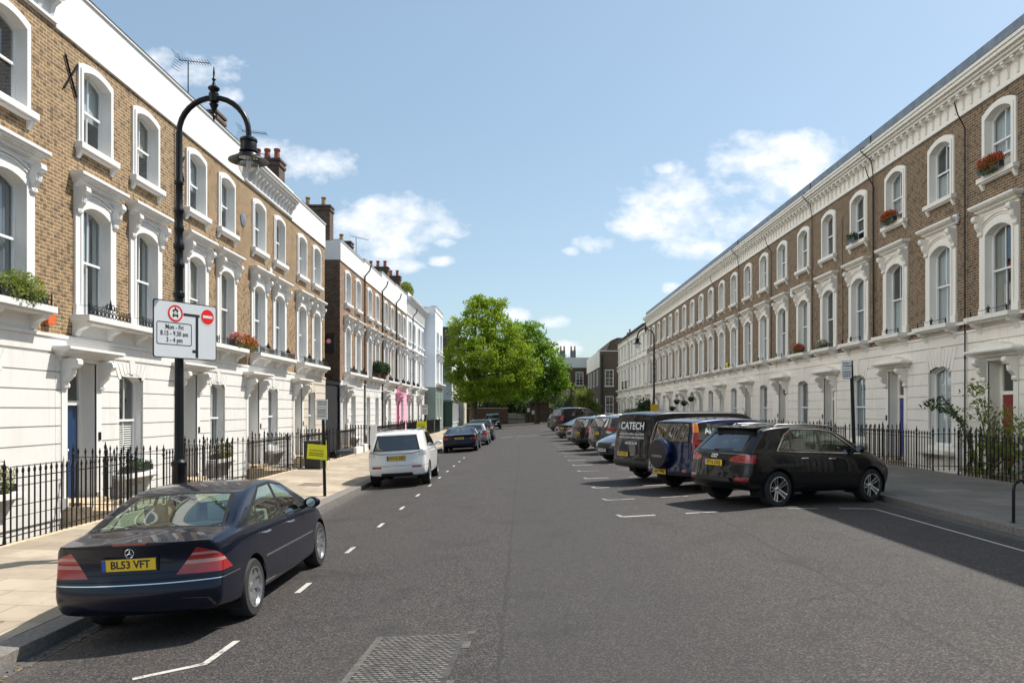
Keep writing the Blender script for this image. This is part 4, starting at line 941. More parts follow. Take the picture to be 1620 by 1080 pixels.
# brown brick building facing us beyond the white terrace
t = thing('brick_building', 'brown brick building with a rendered parapet beyond the white terrace on the right', 'building', (10.5, 105.2, 0))
mb = MB(); mb.box(0, 0, -.1, 9, 20.5, 10.1); part('wall', mb, brick_mat('dull_brown_brick', (.13,.095,.066), (.095,.068,.048), (.16,.13,.10), (.04,.03,.025), .5), t)
mb = MB(); mb.box(-.12, -.05, 10.1, 9, 20.6, 10.22); mb.box(-.14, .0, 7.9, -.01, 20.5, 10.1); part('rendered_parapet', mb, M['cream2'], t)
mb = MB(); mb.prism([(.9, 10.22), (9, 10.22), (9, 12.0), (2.4, 12.0), (1.5, 11.6)], 'y', .4, 20); part('mansard_roof', mb, M['brick_d'], t)
face_windows(t, [(.75, 1.75, 5.4, 7.5), (.8, 1.75, 1.7, 3.9)], ('y', 0), 1)
face_windows(t, [(y, y+1.2, z0, z0+2.) for z0 in (5.6, 1.6) for y in (3., 8., 13., 17.)], ('x', 0), -1)
part('downpipe', MB().tube([(.28, -.12, 0), (.28, -.12, 9.6)], .07, 8), M['iron'], t)
for zz, m_ in ((1.5, 'cream2'),): part('low_annexe', MB().box(.2, -1.2, -.1, 6, -.02, 1.5), M[m_], t)
# house across the far end
t = thing('far_house', 'dark brick house with white parapet and chimneys facing us across the far end', 'house', (4.6, 128, 0))
part('wall', MB().box(0, 0, -.1, 9.5, 8, 9.1), M['brick_d'], t)
part('parapet', MB().box(-.1, -.12, 9.1, 9.6, 8, 10.8), M['white'], t); part('ground_floor_wall', MB().box(-.05, -.08, -.1, 9.5, -.01, 3.0), M['stone'], t)
face_windows(t, [(1.0, 2.2, 6.2, 8.3), (4.2, 5.3, 6.2, 8.3), (1.0, 2.3, 2.9, 5.2), (4.2, 5.4, 3.1, 5.2), (1.2, 2.2, .6, 2.2), (6.6, 7.6, 6.2, 8.3)], ('y', -.081), 1)
for cx in (2.1, 3.9):
    s_ = part('chimney_stack', MB().box(cx-.45, 3, 10.8, cx+.45, 4.2, 12.2), M['slate'], t)
    for dx in (-.3, .3): part('chimney_pot', MB().lathe([(.17,0),(.15,.7),(.18,.8)], (0,0,0), 8), M['pot_buff'], s_, (cx+dx, 3.6, 12.2))
# left: building behind and corner shop
t = thing('corner_building', 'blue-grey corner house with a dark shopfront door beyond the projecting white house', 'building', (-8.8, 94, 0))
part('side_wall', MB().box(-4, 0, -.1, 0, 11, 8.1), M['bluegrey'], t); part('cornice', MB().box(-4.05, -.1, 8.1, .15, 11.1, 8.3), M['white'], t)
part('front_wall', MB().box(.001, .01, 3.2, .04, 11, 8.09), M['white'], t)
part('shopfront', MB().box(-2.2, -.06, -.1, .10, -.005, 3.1), M['door_green'], t); part('fascia', MB().box(-2.3, -.2, 3.1, .2, 11, 3.3), M['lead'], t)
d = part('door', MB().box(-1.9, -.09, -.05, -.75, -.062, 2.9), M['door_black'], t); part('handle', MB().box(-1.75, -.12, 1.0, -1.70, -.09, 1.3), M['chrome'], d)
face_windows(t, [(y, y+.8, z0, z0+h_) for z0, h_ in ((5.2, 2.), (.6, 2.2)) for y in (1.2, 3.4, 5.6, 7.8)], ('x', .04), 1)
t = thing('dark_roofed_house', 'dark brown tiled house rising behind the blue-grey corner house on the left', 'house', (-13.5, 105.5, 0))
part('wall', MB().box(-8, 0, -.1, 3.6, 8, 10), M['brick_d'], t); part('roof', MB().prism([(-8.3, 10), (4.0, 10), (4., 13.6), (-8.3, 13.6)], 'y', 1, 8), mat('brown_roof_tiles', (.06,.04,.035), .8, noise=(3,.3)), t)
t = thing('terrace_beyond', 'narrow pale gabled house edge at the far left kerb', 'house', (-9.2, 106, 0))
part('wall', MB().box(-1, 0, -.1, .9, 6, 9.5), M['stone'], t); face_windows(t, [(-.4, .4, 1.2, 2.8), (-.4, .4, 5, 6.6)], ('y', 0), 1)

# end wall with gate
t = thing('brick_boundary_wall', 'dark brick boundary wall closing the far end of the street', 'wall', (-11, 118.4, 0))
part('wall', MB().box(0, 0, -.3, 8.6, .35, 2.3), M['brick_d'], t); part('wall', MB().box(11.3, 0, -.3, 15.5, .35, 2.5), M['brick_d'], t); part('coping', MB().box(-.05, -.06, 2.3, 8.7, .4, 2.42), M['buff_stone'], t); part('coping', MB().box(11.2, -.06, 2.5, 15.6, .4, 2.62), M['brick_d'], t)
t = thing('garden_gate', 'pair of pale boarded gates in the far end wall', 'gate', (-2.38, 118.5, .0))
for x0 in (0, 1.38): 
    mb = MB(); mb.box(x0, 0, .02, x0+1.33, .08, 1.5 if x0 else 1.6); [mb.box(x0+.02+i*.165, -.02, .05, x0+.17+i*.165, 0, 1.45) for i in range(8)]; part('gate_leaf', mb, M['timber'], t)
part('gate_post', MB().box(-.22, -.05, 0, -.02, .2, 1.9), M['brick_d'], t); part('gate_post', MB().box(2.73, -.05, 0, 2.9, .2, 1.9), M['brick_d'], t); part('ledge_rail', MB().box(.03, -.06, .62, 2.7, -.021, .70), M['iron'], t)
t = thing('gatehouse', 'dark brick porch and outbuilding beside the far gates', 'building', (3.9, 119.5, 0))
part('wall', MB().box(-3, 0, -.1, 0, 3, 3.2), M['brick_d'], t); part('roof', MB().prism([(-3.2, 3.2), (.2, 3.2), (-1.5, 4.6)], 'y', -.2, 3.2), M['slate'], t); part('door', MB().box(-1.3, -.05, 0, -.4, 0, 2.2), M['door_brown'], t)
for i, (x_, z_) in enumerate(((.8, 2.05), (1.5, 1.7))):
    t = thing('notice', ['white notice on the far wall above the gates', 'smaller white notice right of the upper far notice'][i], 'notice', (x_, 118.3, z_)); part('panel', MB().box(-.2, 0, -.3, .2, .03, .3), M['sign_white'], t)
    part('post', MB().box(-.03, .03, -z_, .03, .06, .2), M['iron'], t)
t = thing('garden_shed', 'small white gabled shed under the trees behind the far black car', 'shed', (-5.2, 122, 0))
part('wall', MB().box(-1, 0, 0, 1, 2, 2.6), M['white'], t); part('roof', MB().prism([(-1.2, 2.6), (1.2, 2.6), (0, 4.4)], 'y', -.2, 2.2), M['white'], t)
# ------------------------------------------------------------------ vehicles
def cage(sp):
    L, W, H_ = sp['L'], sp['W']/2, sp['H']
    xs = sp['xs']; rear, front = sp['rear'], sp['front']; D = sp.get('D', 1.1)
    lean = sp.get('lean', .36); rings = []
    ROW = [0, .22, .45, .70, .90, 1.]
    for x in xs:
        top, belt, w, bot = interp(sp['top'], x), interp(sp['belt'], x), interp(sp['w'], x), interp(sp['bot'], x)
        side = [(w*.95, bot+.03), (w*.985, bot+.12), (w*.997, bot+(belt-bot)*.35), (w, bot+(belt-bot)*.62), (w*.988, bot+(belt-bot)*.86), (w*.972, belt-.03), (w*.950, belt+.012)]
        hh = top-belt
        r_ = min(.075, hh*.45); zr = top-r_; wr = w*.950-(zr-belt)*lean
        if hh < .2: wr = w*.93-(.2-hh)*.10
        wr = min(wr, w*.93)
        g0 = (w*.950-.012, belt+.03*min(1, hh/.1))
        side += [(g0[0]+(wr-g0[0])*t+.012*math.sin(math.pi*t)*min(1, hh*2), g0[1]+(zr-g0[1])*t) for t in (.1, .5, .9)] + [(wr, zr+.004), (wr-r_*.35, top-r_*.35)]
        wt = wr-.02
        B = [(0, bot), (w*.4, bot), (w*.85, bot)]; T = [(wt*.86, top-.012-.012*min(1, hh*3)), (wt*.45, top-.004), (0, top+.006)]
        rings.append((x, B, side, T))
    def warp(x, y, z):
        yy = min(1, abs(y)/W)
        r_ = interp(rear, z)+sp.get('rplan', .16)*yy**3.2; f = interp(front, z)+sp.get('fplan', .30)*yy**2.6
        return x + r_*max(0, 1-x/D) - f*max(0, 1-(L-x)/sp.get('DF', 1.0))
    V = []; Fc = []; idx = {}
    def vert(key, p):
        idx[key] = len(V); V.append((warp(*p), p[1], p[2])); return idx[key]
    n = len(rings[0][2]); nx = len(xs)
    for i, (x, B, Sd, T) in enumerate(rings):
        for sgn in (1, -1):
            for j, (y, z) in enumerate(B):
                if j == 0 and sgn < 0: continue
                vert((i, 'B', j*sgn), (x, y*sgn, z))
            for j, (y, z) in enumerate(Sd): vert((i, 'S', (j+1)*sgn), (x, y*sgn, z))
            for j, (y, z) in enumerate(T):
                if j == 2 and sgn < 0: continue
                vert((i, 'T', (j if j < 2 else 2)*sgn if j < 2 and j > 0 else (0.5*sgn if j == 0 else 2)), (x, y*sgn, z))
    def ring(i):
        r_ = [idx[(i,'B',0)], idx[(i,'B',1)], idx[(i,'B',2)]] + [idx[(i,'S',j+1)] for j in range(n)] + [idx[(i,'T',.5)], idx[(i,'T',1)], idx[(i,'T',2)]]
        l_ = [idx[(i,'T',-1)], idx[(i,'T',-.5)]] + [idx[(i,'S',-(j+1))] for j in range(n-1, -1, -1)] + [idx[(i,'B',-2)], idx[(i,'B',-1)]]
        return r_ + l_
    RG = [ring(i) for i in range(nx)]; m = len(RG[0])
    for i in range(nx-1):
        for k in range(m):
            k2 = (k+1) % m; Fc.append((RG[i][k], RG[i+1][k], RG[i+1][k2], RG[i][k2]))
    for i, flip in ((0, False), (nx-1, True)):
        x, B, Sd, T = rings[i]; rows = [[idx[(i,'B',-2)], idx[(i,'B',-1)], idx[(i,'B',0)], idx[(i,'B',1)], idx[(i,'B',2)]]]
        for j in range(n):
            y, z = Sd[j]; rows.append([vert((i,'C',j,s_), (x, y*s_, z)) for s_ in (-.86, -.42, 0, .42, .86)])
        rows.append([idx[(i,'T',-.5)], idx[(i,'T',-1)], idx[(i,'T',2)], idx[(i,'T',1)], idx[(i,'T',.5)]])
        for a in range(len(rows)-1):
            for c in range(4):
                q = (rows[a][c], rows[a][c+1], rows[a+1][c+1], rows[a+1][c]); Fc.append(q if flip else q[::-1])
            sR = [idx[(i,'S',a)] if a > 0 else None, idx[(i,'S',a+1)] if a+1 <= n else None]; sL = [idx[(i,'S',-a)] if a > 0 else None, idx[(i,'S',-(a+1))] if a+1 <= n else None]
            for (sd, col, fl) in ((sR, 4, False), (sL, 0, True)):
                q = [rows[a][col], sd[0], sd[1], rows[a+1][col]]; q = [v for v in q if v is not None]
                if len(q) > 2: Fc.append(q)
    me = bpy.data.meshes.new('cage'); me.from_pydata(V, [], Fc)
    bm = bmesh.new(); bm.from_mesh(me); bmesh.ops.recalc_face_normals(bm, faces=bm.faces); bm.to_mesh(me); bm.free()
    o = bpy.data.objects.new('cage', me); COL.objects.link(o); md = o.modifiers.new('s', 'SUBSURF'); md.levels = sp.get('lev', 2); md.render_levels = md.levels
    bpy.context.view_layer.update(); out = bpy.data.meshes.new_from_object(o.evaluated_get(bpy.context.evaluated_depsgraph_get()))
    bpy.data.objects.remove(o); bpy.data.meshes.remove(me); return out

def planes_of(poly, axis):
    """convex polygon -> outward half-space planes"""
    c = (sum(p[0] for p in poly)/len(poly), sum(p[1] for p in poly)/len(poly)); out = []
    for a, b in zip(poly, poly[1:]+poly[:1]):
        n = Vector((b[1]-a[1], -(b[0]-a[0])))
        if n.dot(Vector((a[0]-c[0], a[1]-c[1]))) < 0: n = -n
        if axis == 'y': co, no = Vector((a[0], 0, a[1])), Vector((n.x, 0, n.y))
        elif axis == 'x': co, no = Vector((0, a[0], a[1])), Vector((0, n.x, n.y))
        else: co, no = Vector((a[0], a[1], 0)), Vector((n.x, n.y, 0))
        if no.length > 1e-9: out.append((co, no.normalized()))
    return out
def shrink(poly, d):
    c = Vector((sum(p[0] for p in poly)/len(poly), sum(p[1] for p in poly)/len(poly))); out = []; n = len(poly)
    area = sum(poly[i][0]*poly[(i+1)%n][1]-poly[(i+1)%n][0]*poly[i][1] for i in range(n)); sg = 1 if area > 0 else -1
    ls = []
    for i in range(n):
        a, b = Vector(poly[i]), Vector(poly[(i+1)%n]); e = (b-a).normalized(); nn = Vector((-e.y, e.x))*sg; ls.append((a+nn*d, e))
    for i in range(n):
        (p, r_), (q, s_) = ls[i-1], ls[i]; cr = r_.x*s_.y-r_.y*s_.x
        if abs(cr) < 1e-6: out.append(tuple(q)); continue
        t_ = ((q-p).x*s_.y-(q-p).y*s_.x)/cr; out.append(tuple(p+r_*t_))
    return out
def sym(poly): return [(-a, b) for a, b in poly]

from mathutils.bvhtree import BVHTree
BV = {}
def rear_at(t, y, z):
    h = BV[t.name].ray_cast(Vector((-3, y, z)), Vector((1, 0, 0)))
    return (h[0].x, math.atan2(h[1].z, -h[1].x)) if h[0] else (.1, 0.)
def on_rear(t, s, size, m, y, z, sx=1., bold=0., name='lettering', par=None):
    x, sl = rear_at(t, y, z)
    return text(name, s, size, m, par or t, (x-.006, y, z), (R(90)-sl, 0, R(-90)), sx=sx, bold=bold)
def build_car(sp, label, cat, x, y, yaw, paintm, group='parked cars', plate='', front_plate='', name='parked_car', seatm='seat', z_off=0.):
    """x,y: middle of the REAR axle on the road; yaw: heading from +x"""
    t = thing(name, label, cat, (x, y, 0), 0, group)
    bm = bmesh.new(); me0 = cage(sp); bm.from_mesh(me0); bpy.data.meshes.remove(me0)
    lay = bm.faces.layers.int.new('tag'); tags = []
    def cutr(nm, m, planes, pred, split=False, val=None):
        cand = [f for f in bm.faces if f[lay] == 0 and pred(f.calc_center_median(), f.normal)]
        for co, no in planes:
            if not cand: break
            es = {e for f in cand for e in f.edges}; vs = {v for f in cand for v in f.verts}
            g = bmesh.ops.bisect_plane(bm, geom=list(vs)+list(es)+cand, dist=1e-5, plane_co=co, plane_no=no)['geom']
            cand = [f for f in g if isinstance(f, bmesh.types.BMFace) and f.is_valid and (f.calc_center_median()-co).dot(no) < 0]
        if val is None: tags.append((nm, m, split)); val = len(tags)
        for f in cand: f[lay] = val
        return cand
    W = sp['W']/2; L = sp['L']; ax = sp['axles']; wr = sp['wr']; Pm = paintm
    side = lambda c, n: abs(c.y) > W*.55 and abs(n.y) > .45
    # wheel arches
    ra = wr*1.16
    for a in ax:
        poly = [(a+ra*math.cos(k*math.pi/12), wr+ra*math.sin(k*math.pi/12)) for k in range(0, 25)][:24]
        pl = [(Vector((a+ra*math.cos(k), 0, wr+ra*math.sin(k))), Vector((math.cos(k), 0, math.sin(k)))) for k in np.arange(-.35, math.pi+.36, .16)]
        cutr('HOLE', None, pl, lambda c, n, a=a: abs(c.y) > W*.55 and abs(c.x-a) < ra+.3 and c.z < wr+ra+.2)
        if sp.get('clad_arch'):
            r2 = ra+.055; pl = [(Vector((a+r2*math.cos(k), 0, wr+r2*math.sin(k))), Vector((math.cos(k), 0, math.sin(k)))) for k in np.arange(-.35, math.pi+.36, .16)]
            cutr('arch_cladding', M['plastic'], pl, lambda c, n, a=a: abs(c.y) > W*.6 and abs(c.x-a) < ra+.3 and c.z < wr+ra+.3)
    # glass
    for nm, poly in sp['sidewin']:
        if sp.get('chrome'):
            pass
        cutr(nm, M[sp.get('glass', 'carglass')], planes_of(poly, 'y'), side, True)
    for nm, axis, poly in sp['endwin']:
        if axis == 'x-': cutr(nm, M[sp.get('rglass', sp.get('glass', 'carglass'))], planes_of(poly, 'x'), lambda c, n: c.x < L*.45 and n.x < -.12 and abs(n.y) < .8)
        elif axis == 'rz': cutr(nm, M[sp.get('rglass', sp.get('glass', 'carglass'))], planes_of(poly, 'z'), lambda c, n: n.z > .3 and c.z > .6 and abs(n.y) < .7)
        else: cutr(nm, M[sp.get('glass', 'carglass')], planes_of(poly, 'z'), lambda c, n: n.z > .3 and c.z > .6 and abs(n.y) < .75)
    for poly in sp.get('winframe', ()): cutr('window_trim', M['gap'], planes_of(poly, 'y'), side, True)
    for poly in sp.get('winchrome', ()): cutr('chrome_strip', M['chrome'], planes_of(poly, 'y'), side, True)
    for poly in sp.get('endframe', ()): cutr('screen_surround', M['gap'], planes_of(poly[1], 'x' if poly[0] == 'x-' else 'z'), (lambda c, n: c.x < L*.45 and n.x < -.12 and abs(n.y) < .85) if poly[0] == 'x-' else (lambda c, n: n.z > .3 and c.z > .6 and abs(n.y) < .75))
    # lamps and other marked regions: (name, material, 'x-'|'x+'|'y', polygon, xlimit)
    for nm, m, a_, poly, xl, *ext in sp['regions']:
        ext = ext[0] if ext else []
        mm = M[m] if isinstance(m, str) else Pm
        if a_ == 'y': cutr(nm, mm, planes_of(poly, 'y'), side, True)
        elif a_ == 'x-0':
            cutr(nm, mm, planes_of(poly, 'x') + [(Vector((xl, 0, 0)), Vector((1, 0, 0)))], lambda c, n: c.x < xl+.4 and n.x < .5)
        else:
            for k, q in enumerate((poly, sym(poly))):
                sgn = 1 if sum(p[0] for p in q) > 0 else -1
                if a_ == 'x-': cutr(nm, mm, planes_of(q, 'x') + ext + [(Vector((xl, 0, 0)), Vector((1, 0, 0)))], lambda c, n: c.x < xl+.4 and n.x < .6 and c.y*sgn > 0)
                else: cutr(nm, mm, planes_of(q, 'x') + [(Vector((L-xl, 0, 0)), Vector((-1, 0, 0)))], lambda c, n: c.x > L-xl-.4 and n.x > -.6 and c.y*sgn > 0)
    if sp.get('clad'): 
        cutr('lower_cladding', M['plastic'], [(Vector((0,0,sp['clad'])), Vector((0,0,1)))], lambda c, n: c.z < sp['clad']+.4)
    # doors and lids with dark shut lines
    def panel(nm, poly, axis, pred, split, m=None):
        cutr(nm, m or Pm, planes_of(shrink(poly, .006), axis), pred, split); cutr('shut_line', M['gap'], planes_of(poly, axis), pred, split)
    for poly in sp.get('doors', ()): panel('door', poly, 'y', side, True)
    for poly in sp.get('flap', ()): panel('fuel_flap', poly, 'y', lambda c, n: side(c, n) and c.y < 0, False)
    if sp.get('bumper'):
        for a_, z_, l0 in (('r', sp['bumper'][0], .0), ('f', sp['bumper'][1], 0.)):
            cutr('shut_line', M['gap'], [(Vector((0,0,z_+.004)), Vector((0,0,1))), (Vector((0,0,z_-.004)), Vector((0,0,-1)))], lambda c, n: (c.x < ax[0]-ra*.8 if a_ == 'r' else c.x > ax[1]+ra*.8) and abs(n.z) < .8)
    for poly in sp.get('lid', ()): panel('boot_lid', poly, 'x', lambda c, n: c.x < .55 and n.x < -.25, False)
    if sp.get('bonnet'): panel('bonnet', sp['bonnet'], 'z', lambda c, n: n.z > .5 and c.x > L*.6, False)
    BV[t.name] = BVHTree.FromBMesh(bm)
    groups = {}
    for f in bm.faces:
        tg = f[lay]
        if tg == 0: groups.setdefault(('body', 0, 0), []).append(f); continue
        nm, m, split = tags[tg-1]
        if nm == 'HOLE': continue
        s_ = 0
        if split: s_ = 1 if f.calc_center_median().y > 0 else -1
        key = (nm, tg if nm not in ('arch_cladding', 'window_trim', 'chrome_strip') else 0, s_); groups.setdefault(key, []).append(f)
    doors = {}
    order = sorted(groups.items(), key=lambda kv: kv[0][0] != 'door')
    for (nm, tg, s_), fs in order:
        vm = {}; vs = []; ff = []
        for f in fs:
            r_ = []
            for v in f.verts:
                if v.index not in vm or True:
                    k = v
                    if k not in vm: vm[k] = len(vs); vs.append(v.co.copy())
                    r_.append(vm[k])
            ff.append(r_)
        if nm == 'shut_line': vs = [v for v in vs]
        me = bpy.data.meshes.new(nm); me.from_pydata(vs, [], ff); me.polygons.foreach_set('use_smooth', [True]*len(ff))
        m = Pm if tg == 0 and nm == 'body' else next(mm for k, (n2, mm, _) in enumerate(tags) if n2 == nm and (k+1 == tg or tg == 0))
        me.materials.append(m); o = obj(nm, me, t)
        if nm == 'door': doors[(tg, s_)] = o
    bm.free()
    # door handles
    for (hx, hz, hw) in sp.get('handles', ()):
        for s_ in (1, -1):
            cand = [o for (tg, ss), o in doors.items() if ss == s_ and min(v.co.x for v in o.data.vertices) < hx < max(v.co.x for v in o.data.vertices)]
            yv = W*.975
            part('handle', MB().tube([(hx-hw/2, s_*yv, hz), (hx-hw/2+.02, s_*(yv+.035), hz+.004), (hx+hw/2-.02, s_*(yv+.035), hz+.004), (hx+hw/2, s_*yv, hz)], .013, 8), sp.get('handlem') and M[sp['handlem']] or Pm, cand[0] if cand else t)
    # wheels: tyre mesh with the rim as its child
    tw = sp.get('tw', .205)
    def tyre(): 
        h = tw/2; return MB().lathe([(wr*.66,-h*.8),(wr*.70,-h),(wr*.93,-h),(wr*.985,-h*.8),(wr,-h*.5),(wr,h*.5),(wr*.985,h*.8),(wr*.93,h),(wr*.70,h),(wr*.66,h*.8)], n=32, axis='y', caps=False)
    rr = wr*.70
    def rim(ns, dark):
        def f():
            mb = MB(); h = tw/2
            mb.lathe([(rr, h*.98), (rr, h+.004), (rr*.955, h+.006), (rr*.94, h*.7), (rr*.90, -h*.2), (rr*.9, -h)], n=32, axis='y', caps=False)
            mb.lathe([(rr*.9, -h*.15), (.0001, -h*.15)], n=24, axis='y', mi=1)
            mb.lathe([(.0001, h*.72), (.035, h*.72), (.06, h*.6), (.075, h*.3), (.075, h*.0)], n=16, axis='y', caps=False)
            for k in range(ns):
                a = 2*math.pi*k/ns; w0, w1 = (.040, .055) if ns <= 6 else (.022, .016)
                if ns == 6: w0, w1 = .05, .075
                u = Vector((math.cos(a), 0, math.sin(a))); v_ = Vector((-math.sin(a), 0, math.cos(a)))
                if ns == 5:
                    for s2 in (-1, 1):
                        p0 = u*.05+v_*.022*s2; p1 = u*rr*.95+v_*s2*rr*.16; e = v_*.017
                        mb.add([p0-e+Vector((0,h*.62,0)), p0+e+Vector((0,h*.62,0)), p1+e+Vector((0,h*.86,0)), p1-e+Vector((0,h*.86,0)), p0-e, p0+e, p1+e+Vector((0,h*.3,0)), p1-e+Vector((0,h*.3,0))], [(0,1,2,3),(0,4,5,1),(1,5,6,2),(2,6,7,3),(3,7,4,0)])
                else:
                    p0 = u*.05; p1 = u*rr*.95; pm = u*rr*.55
                    mb.add([p0-v_*w0*.6+Vector((0,h*.62,0)), p0+v_*w0*.6+Vector((0,h*.62,0)), pm+v_*w0*.62+Vector((0,h*.9,0)), p1+v_*w1+Vector((0,h*.8,0)), p1-v_*w1+Vector((0,h*.8,0)), pm-v_*w0*.62+Vector((0,h*.9,0)), p0-v_*w0*.6, p0+v_*w0*.6, p1+v_*w1+Vector((0,h*.2,0)), p1-v_*w1+Vector((0,h*.2,0))],
                           [(0,1,2,5),(5,2,3,4),(1,7,8,3,2),(4,9,6,0,5),(3,8,9,4)])
            return mb
        return f
    tr_ = W-tw/2-.015
    for a in ax:
        for s_ in (1, -1):
            w_ = part('wheel', tyre, M['tyre'], t, (a, s_*tr_, wr), (0, 0, 0 if s_ > 0 else math.pi), key=(wr, tw))
            part('rim', rim(sp.get('spokes', 5), 0), [M[sp.get('rim', 'alloy')], M['gap']], w_, key=(wr, tw, sp.get('spokes', 5)))
            # dark housing behind the wheel
    for a in ax:
        for s_ in (1, -1):
            mb = MB(); n = 14; rh = ra+.03; P = [(a+rh*math.cos(k), wr+rh*math.sin(k)) for k in np.linspace(-.35, math.pi+.35, n)]
            yo, yi = s_*(W-.035), s_*(W-.36)
            mb.add([(p[0], yo, p[1]) for p in P]+[(p[0], yi, p[1]) for p in P], [(i, i+1, n+i+1, n+i) for i in range(n-1)]); mb.add([(p[0], yi, p[1]) for p in P], [tuple(range(n))])
            part('wheel_housing', mb, M['gap'], t, recalc=False)
    # cabin
    b0 = sp['cab']; sy = W*.52; zf = .42+sp.get('lift', 0)
    mb = MB(); mb.box(b0[0], -W+.14, zf-.12, b0[1], W-.14, zf-.06)
    def seat_(xx, yy, w, hh=.62):
        mb.prism([(xx-.02, zf), (xx+.50, zf), (xx+.52, zf+.12), (xx+.10, zf+.10), (xx-.12, zf+hh), (xx-.24, zf+hh-.02), (xx-.16, zf+.1)], 'y', yy-w/2, yy+w/2)
        for yh in ([yy] if w < .7 else [yy-.36, yy, yy+.36]): mb.box(xx-.22, yh-.12, zf+hh-.01, xx-.12, yh+.12, zf+hh+.19); mb.tube([(xx-.17, yh-.05, zf+hh-.1), (xx-.17, yh-.05, zf+hh+.05)], .008, 5)
    seat_(b0[2], -.36, .5); seat_(b0[2], .36, .5); seat_(b0[3], 0, 1.25)
    part('seats', mb, M[seatm], t, bevel=.02)
    mb = MB(); db = interp(sp['belt'], b0[1]-.3); mb.prism([(b0[1]-.55, db-.16), (b0[1]-.55, db-.02), (b0[1]-.1, db+.01), (b0[1], db-.3)], 'y', -W+.12, W-.12)
    mb.tube([(b0[1]-.68+.05*math.sin(k), -.36+.18*math.cos(k)*-1, db-.06+.17*math.sin(k)) for k in np.linspace(0, 2*math.pi, 17)], .013, 6)
    if sp.get('shelf'): mb.box(sp['shelf'][0], -W+.16, sp['shelf'][2]-.02, sp['shelf'][1], W-.16, sp['shelf'][2])
    part('dashboard', mb, M['plastic'], t)
    # mirrors
    mx, mz = sp['mirror']
    for s_ in (1, -1):
        mm = part('wing_mirror', MB().ellipsoid((mx+.02, s_*(W+.10), mz+.05), (.055, .115, .075), 12, 8).tube([(mx+.03, s_*(W-.08), mz-.02), (mx+.02, s_*(W+.02), mz+.01)], .028, 6), Pm, t)
        part('mirror_glass', MB().lathe([(.0001,-.001),(.06,-.001),(.06,.001)], (0,0,0), 14, 'x'), M['chrome'], mm, (mx-.036, s_*(W+.10), mz+.05))
    # plates: sit on the surface of the tail / nose
    def surf_x(z, end):
        r_ = interp(sp['rear'] if end == 'r' else sp['front'], z); return r_-.012 if end == 'r' else L-r_+.012
    for txt, end, m, zp in ((plate, 'r', 'plate_y', sp['plate_z']), (front_plate, 'f', 'plate_w', sp.get('fplate_z', .45))):
        if not txt: continue
        px = surf_x(zp, end); s_ = -1 if end == 'r' else 1
        if end == 'r': px = min(rear_at(t, sp.get('plate_y', 0)+dy_, zp+dz_)[0] for dy_ in (-.2, 0, .2) for dz_ in (-.05, 0, .05))
        sl = 0.
        holder = part('plate_holder', MB().box(-.02, -.272, -.066, .03, .272, .066), M['plastic'], t, (px, sp.get('plate_y', 0), zp))
        if end == 'f': holder.rotation_euler = (0,0,math.pi)
        pl = part('number_plate', MB().box(-.027, -.26, -.056, -.019, .26, .056), M[m], holder)
        part('plate_band', MB().box(-.0285, .222, -.055, -.027, .26, .055), M['plate_blue'], pl)
        text('plate_lettering', txt, .103, M['ink'], pl, (-.0285, -.014, 0), (R(90), 0, R(-90)), sx=.93, bold=.0022)
    if sp.get('rails'):
        for s_ in (1, -1):
            x0, x1, zz, yy = sp['rails']; part('roof_rail', MB().tube([(x0, s_*yy, zz-.04), (x0+.12, s_*yy, zz+.03), ((x0+x1)/2, s_*yy, zz+.05), (x1-.2, s_*yy, zz+.02), (x1, s_*(yy+.0), zz-.05)], .016, 8), M['chrome'], t)
    if sp.get('wiper'):
        a, b, c = sp['wiper']; part('rear_wiper', MB().tube([(a[0], a[1], a[2]), (a[0]-.0, a[1]+.05, a[2]+.03), (b[0], b[1], b[2])], [.02, .014, .006], 6), M['plastic'], t)
    # seat the four wheels on the road
    ca, sa = math.cos(yaw), math.sin(yaw); base = ax[0]
    def wp(lx, ly): return Vector((x+(lx-base)*ca-ly*sa, y+(lx-base)*sa+ly*ca, 0))
    pts = {}
    for a in ax:
        for s_ in (1, -1): p = wp(a, s_*tr_); p.z = gz(p.x); pts[(a, s_)] = p
    F_ = (pts[(ax[1],1)]+pts[(ax[1],-1)])/2; B_ = (pts[(ax[0],1)]+pts[(ax[0],-1)])/2; Lf = (pts[(ax[0],1)]+pts[(ax[1],1)])/2; Rt = (pts[(ax[0],-1)]+pts[(ax[1],-1)])/2
    ex = (F_-B_).normalized(); ey = (Lf-Rt).normalized(); ez = ex.cross(ey).normalized(); ey = ez.cross(ex)
    cen = (F_+B_)/2
    rot = Matrix((ex, ey, ez)).transposed()
    org = cen - rot @ Vector(((ax[0]+ax[1])/2, 0, 0)) + Vector((0, 0, z_off))
    t.location = org; t.rotation_euler = rot.to_euler()
    return t

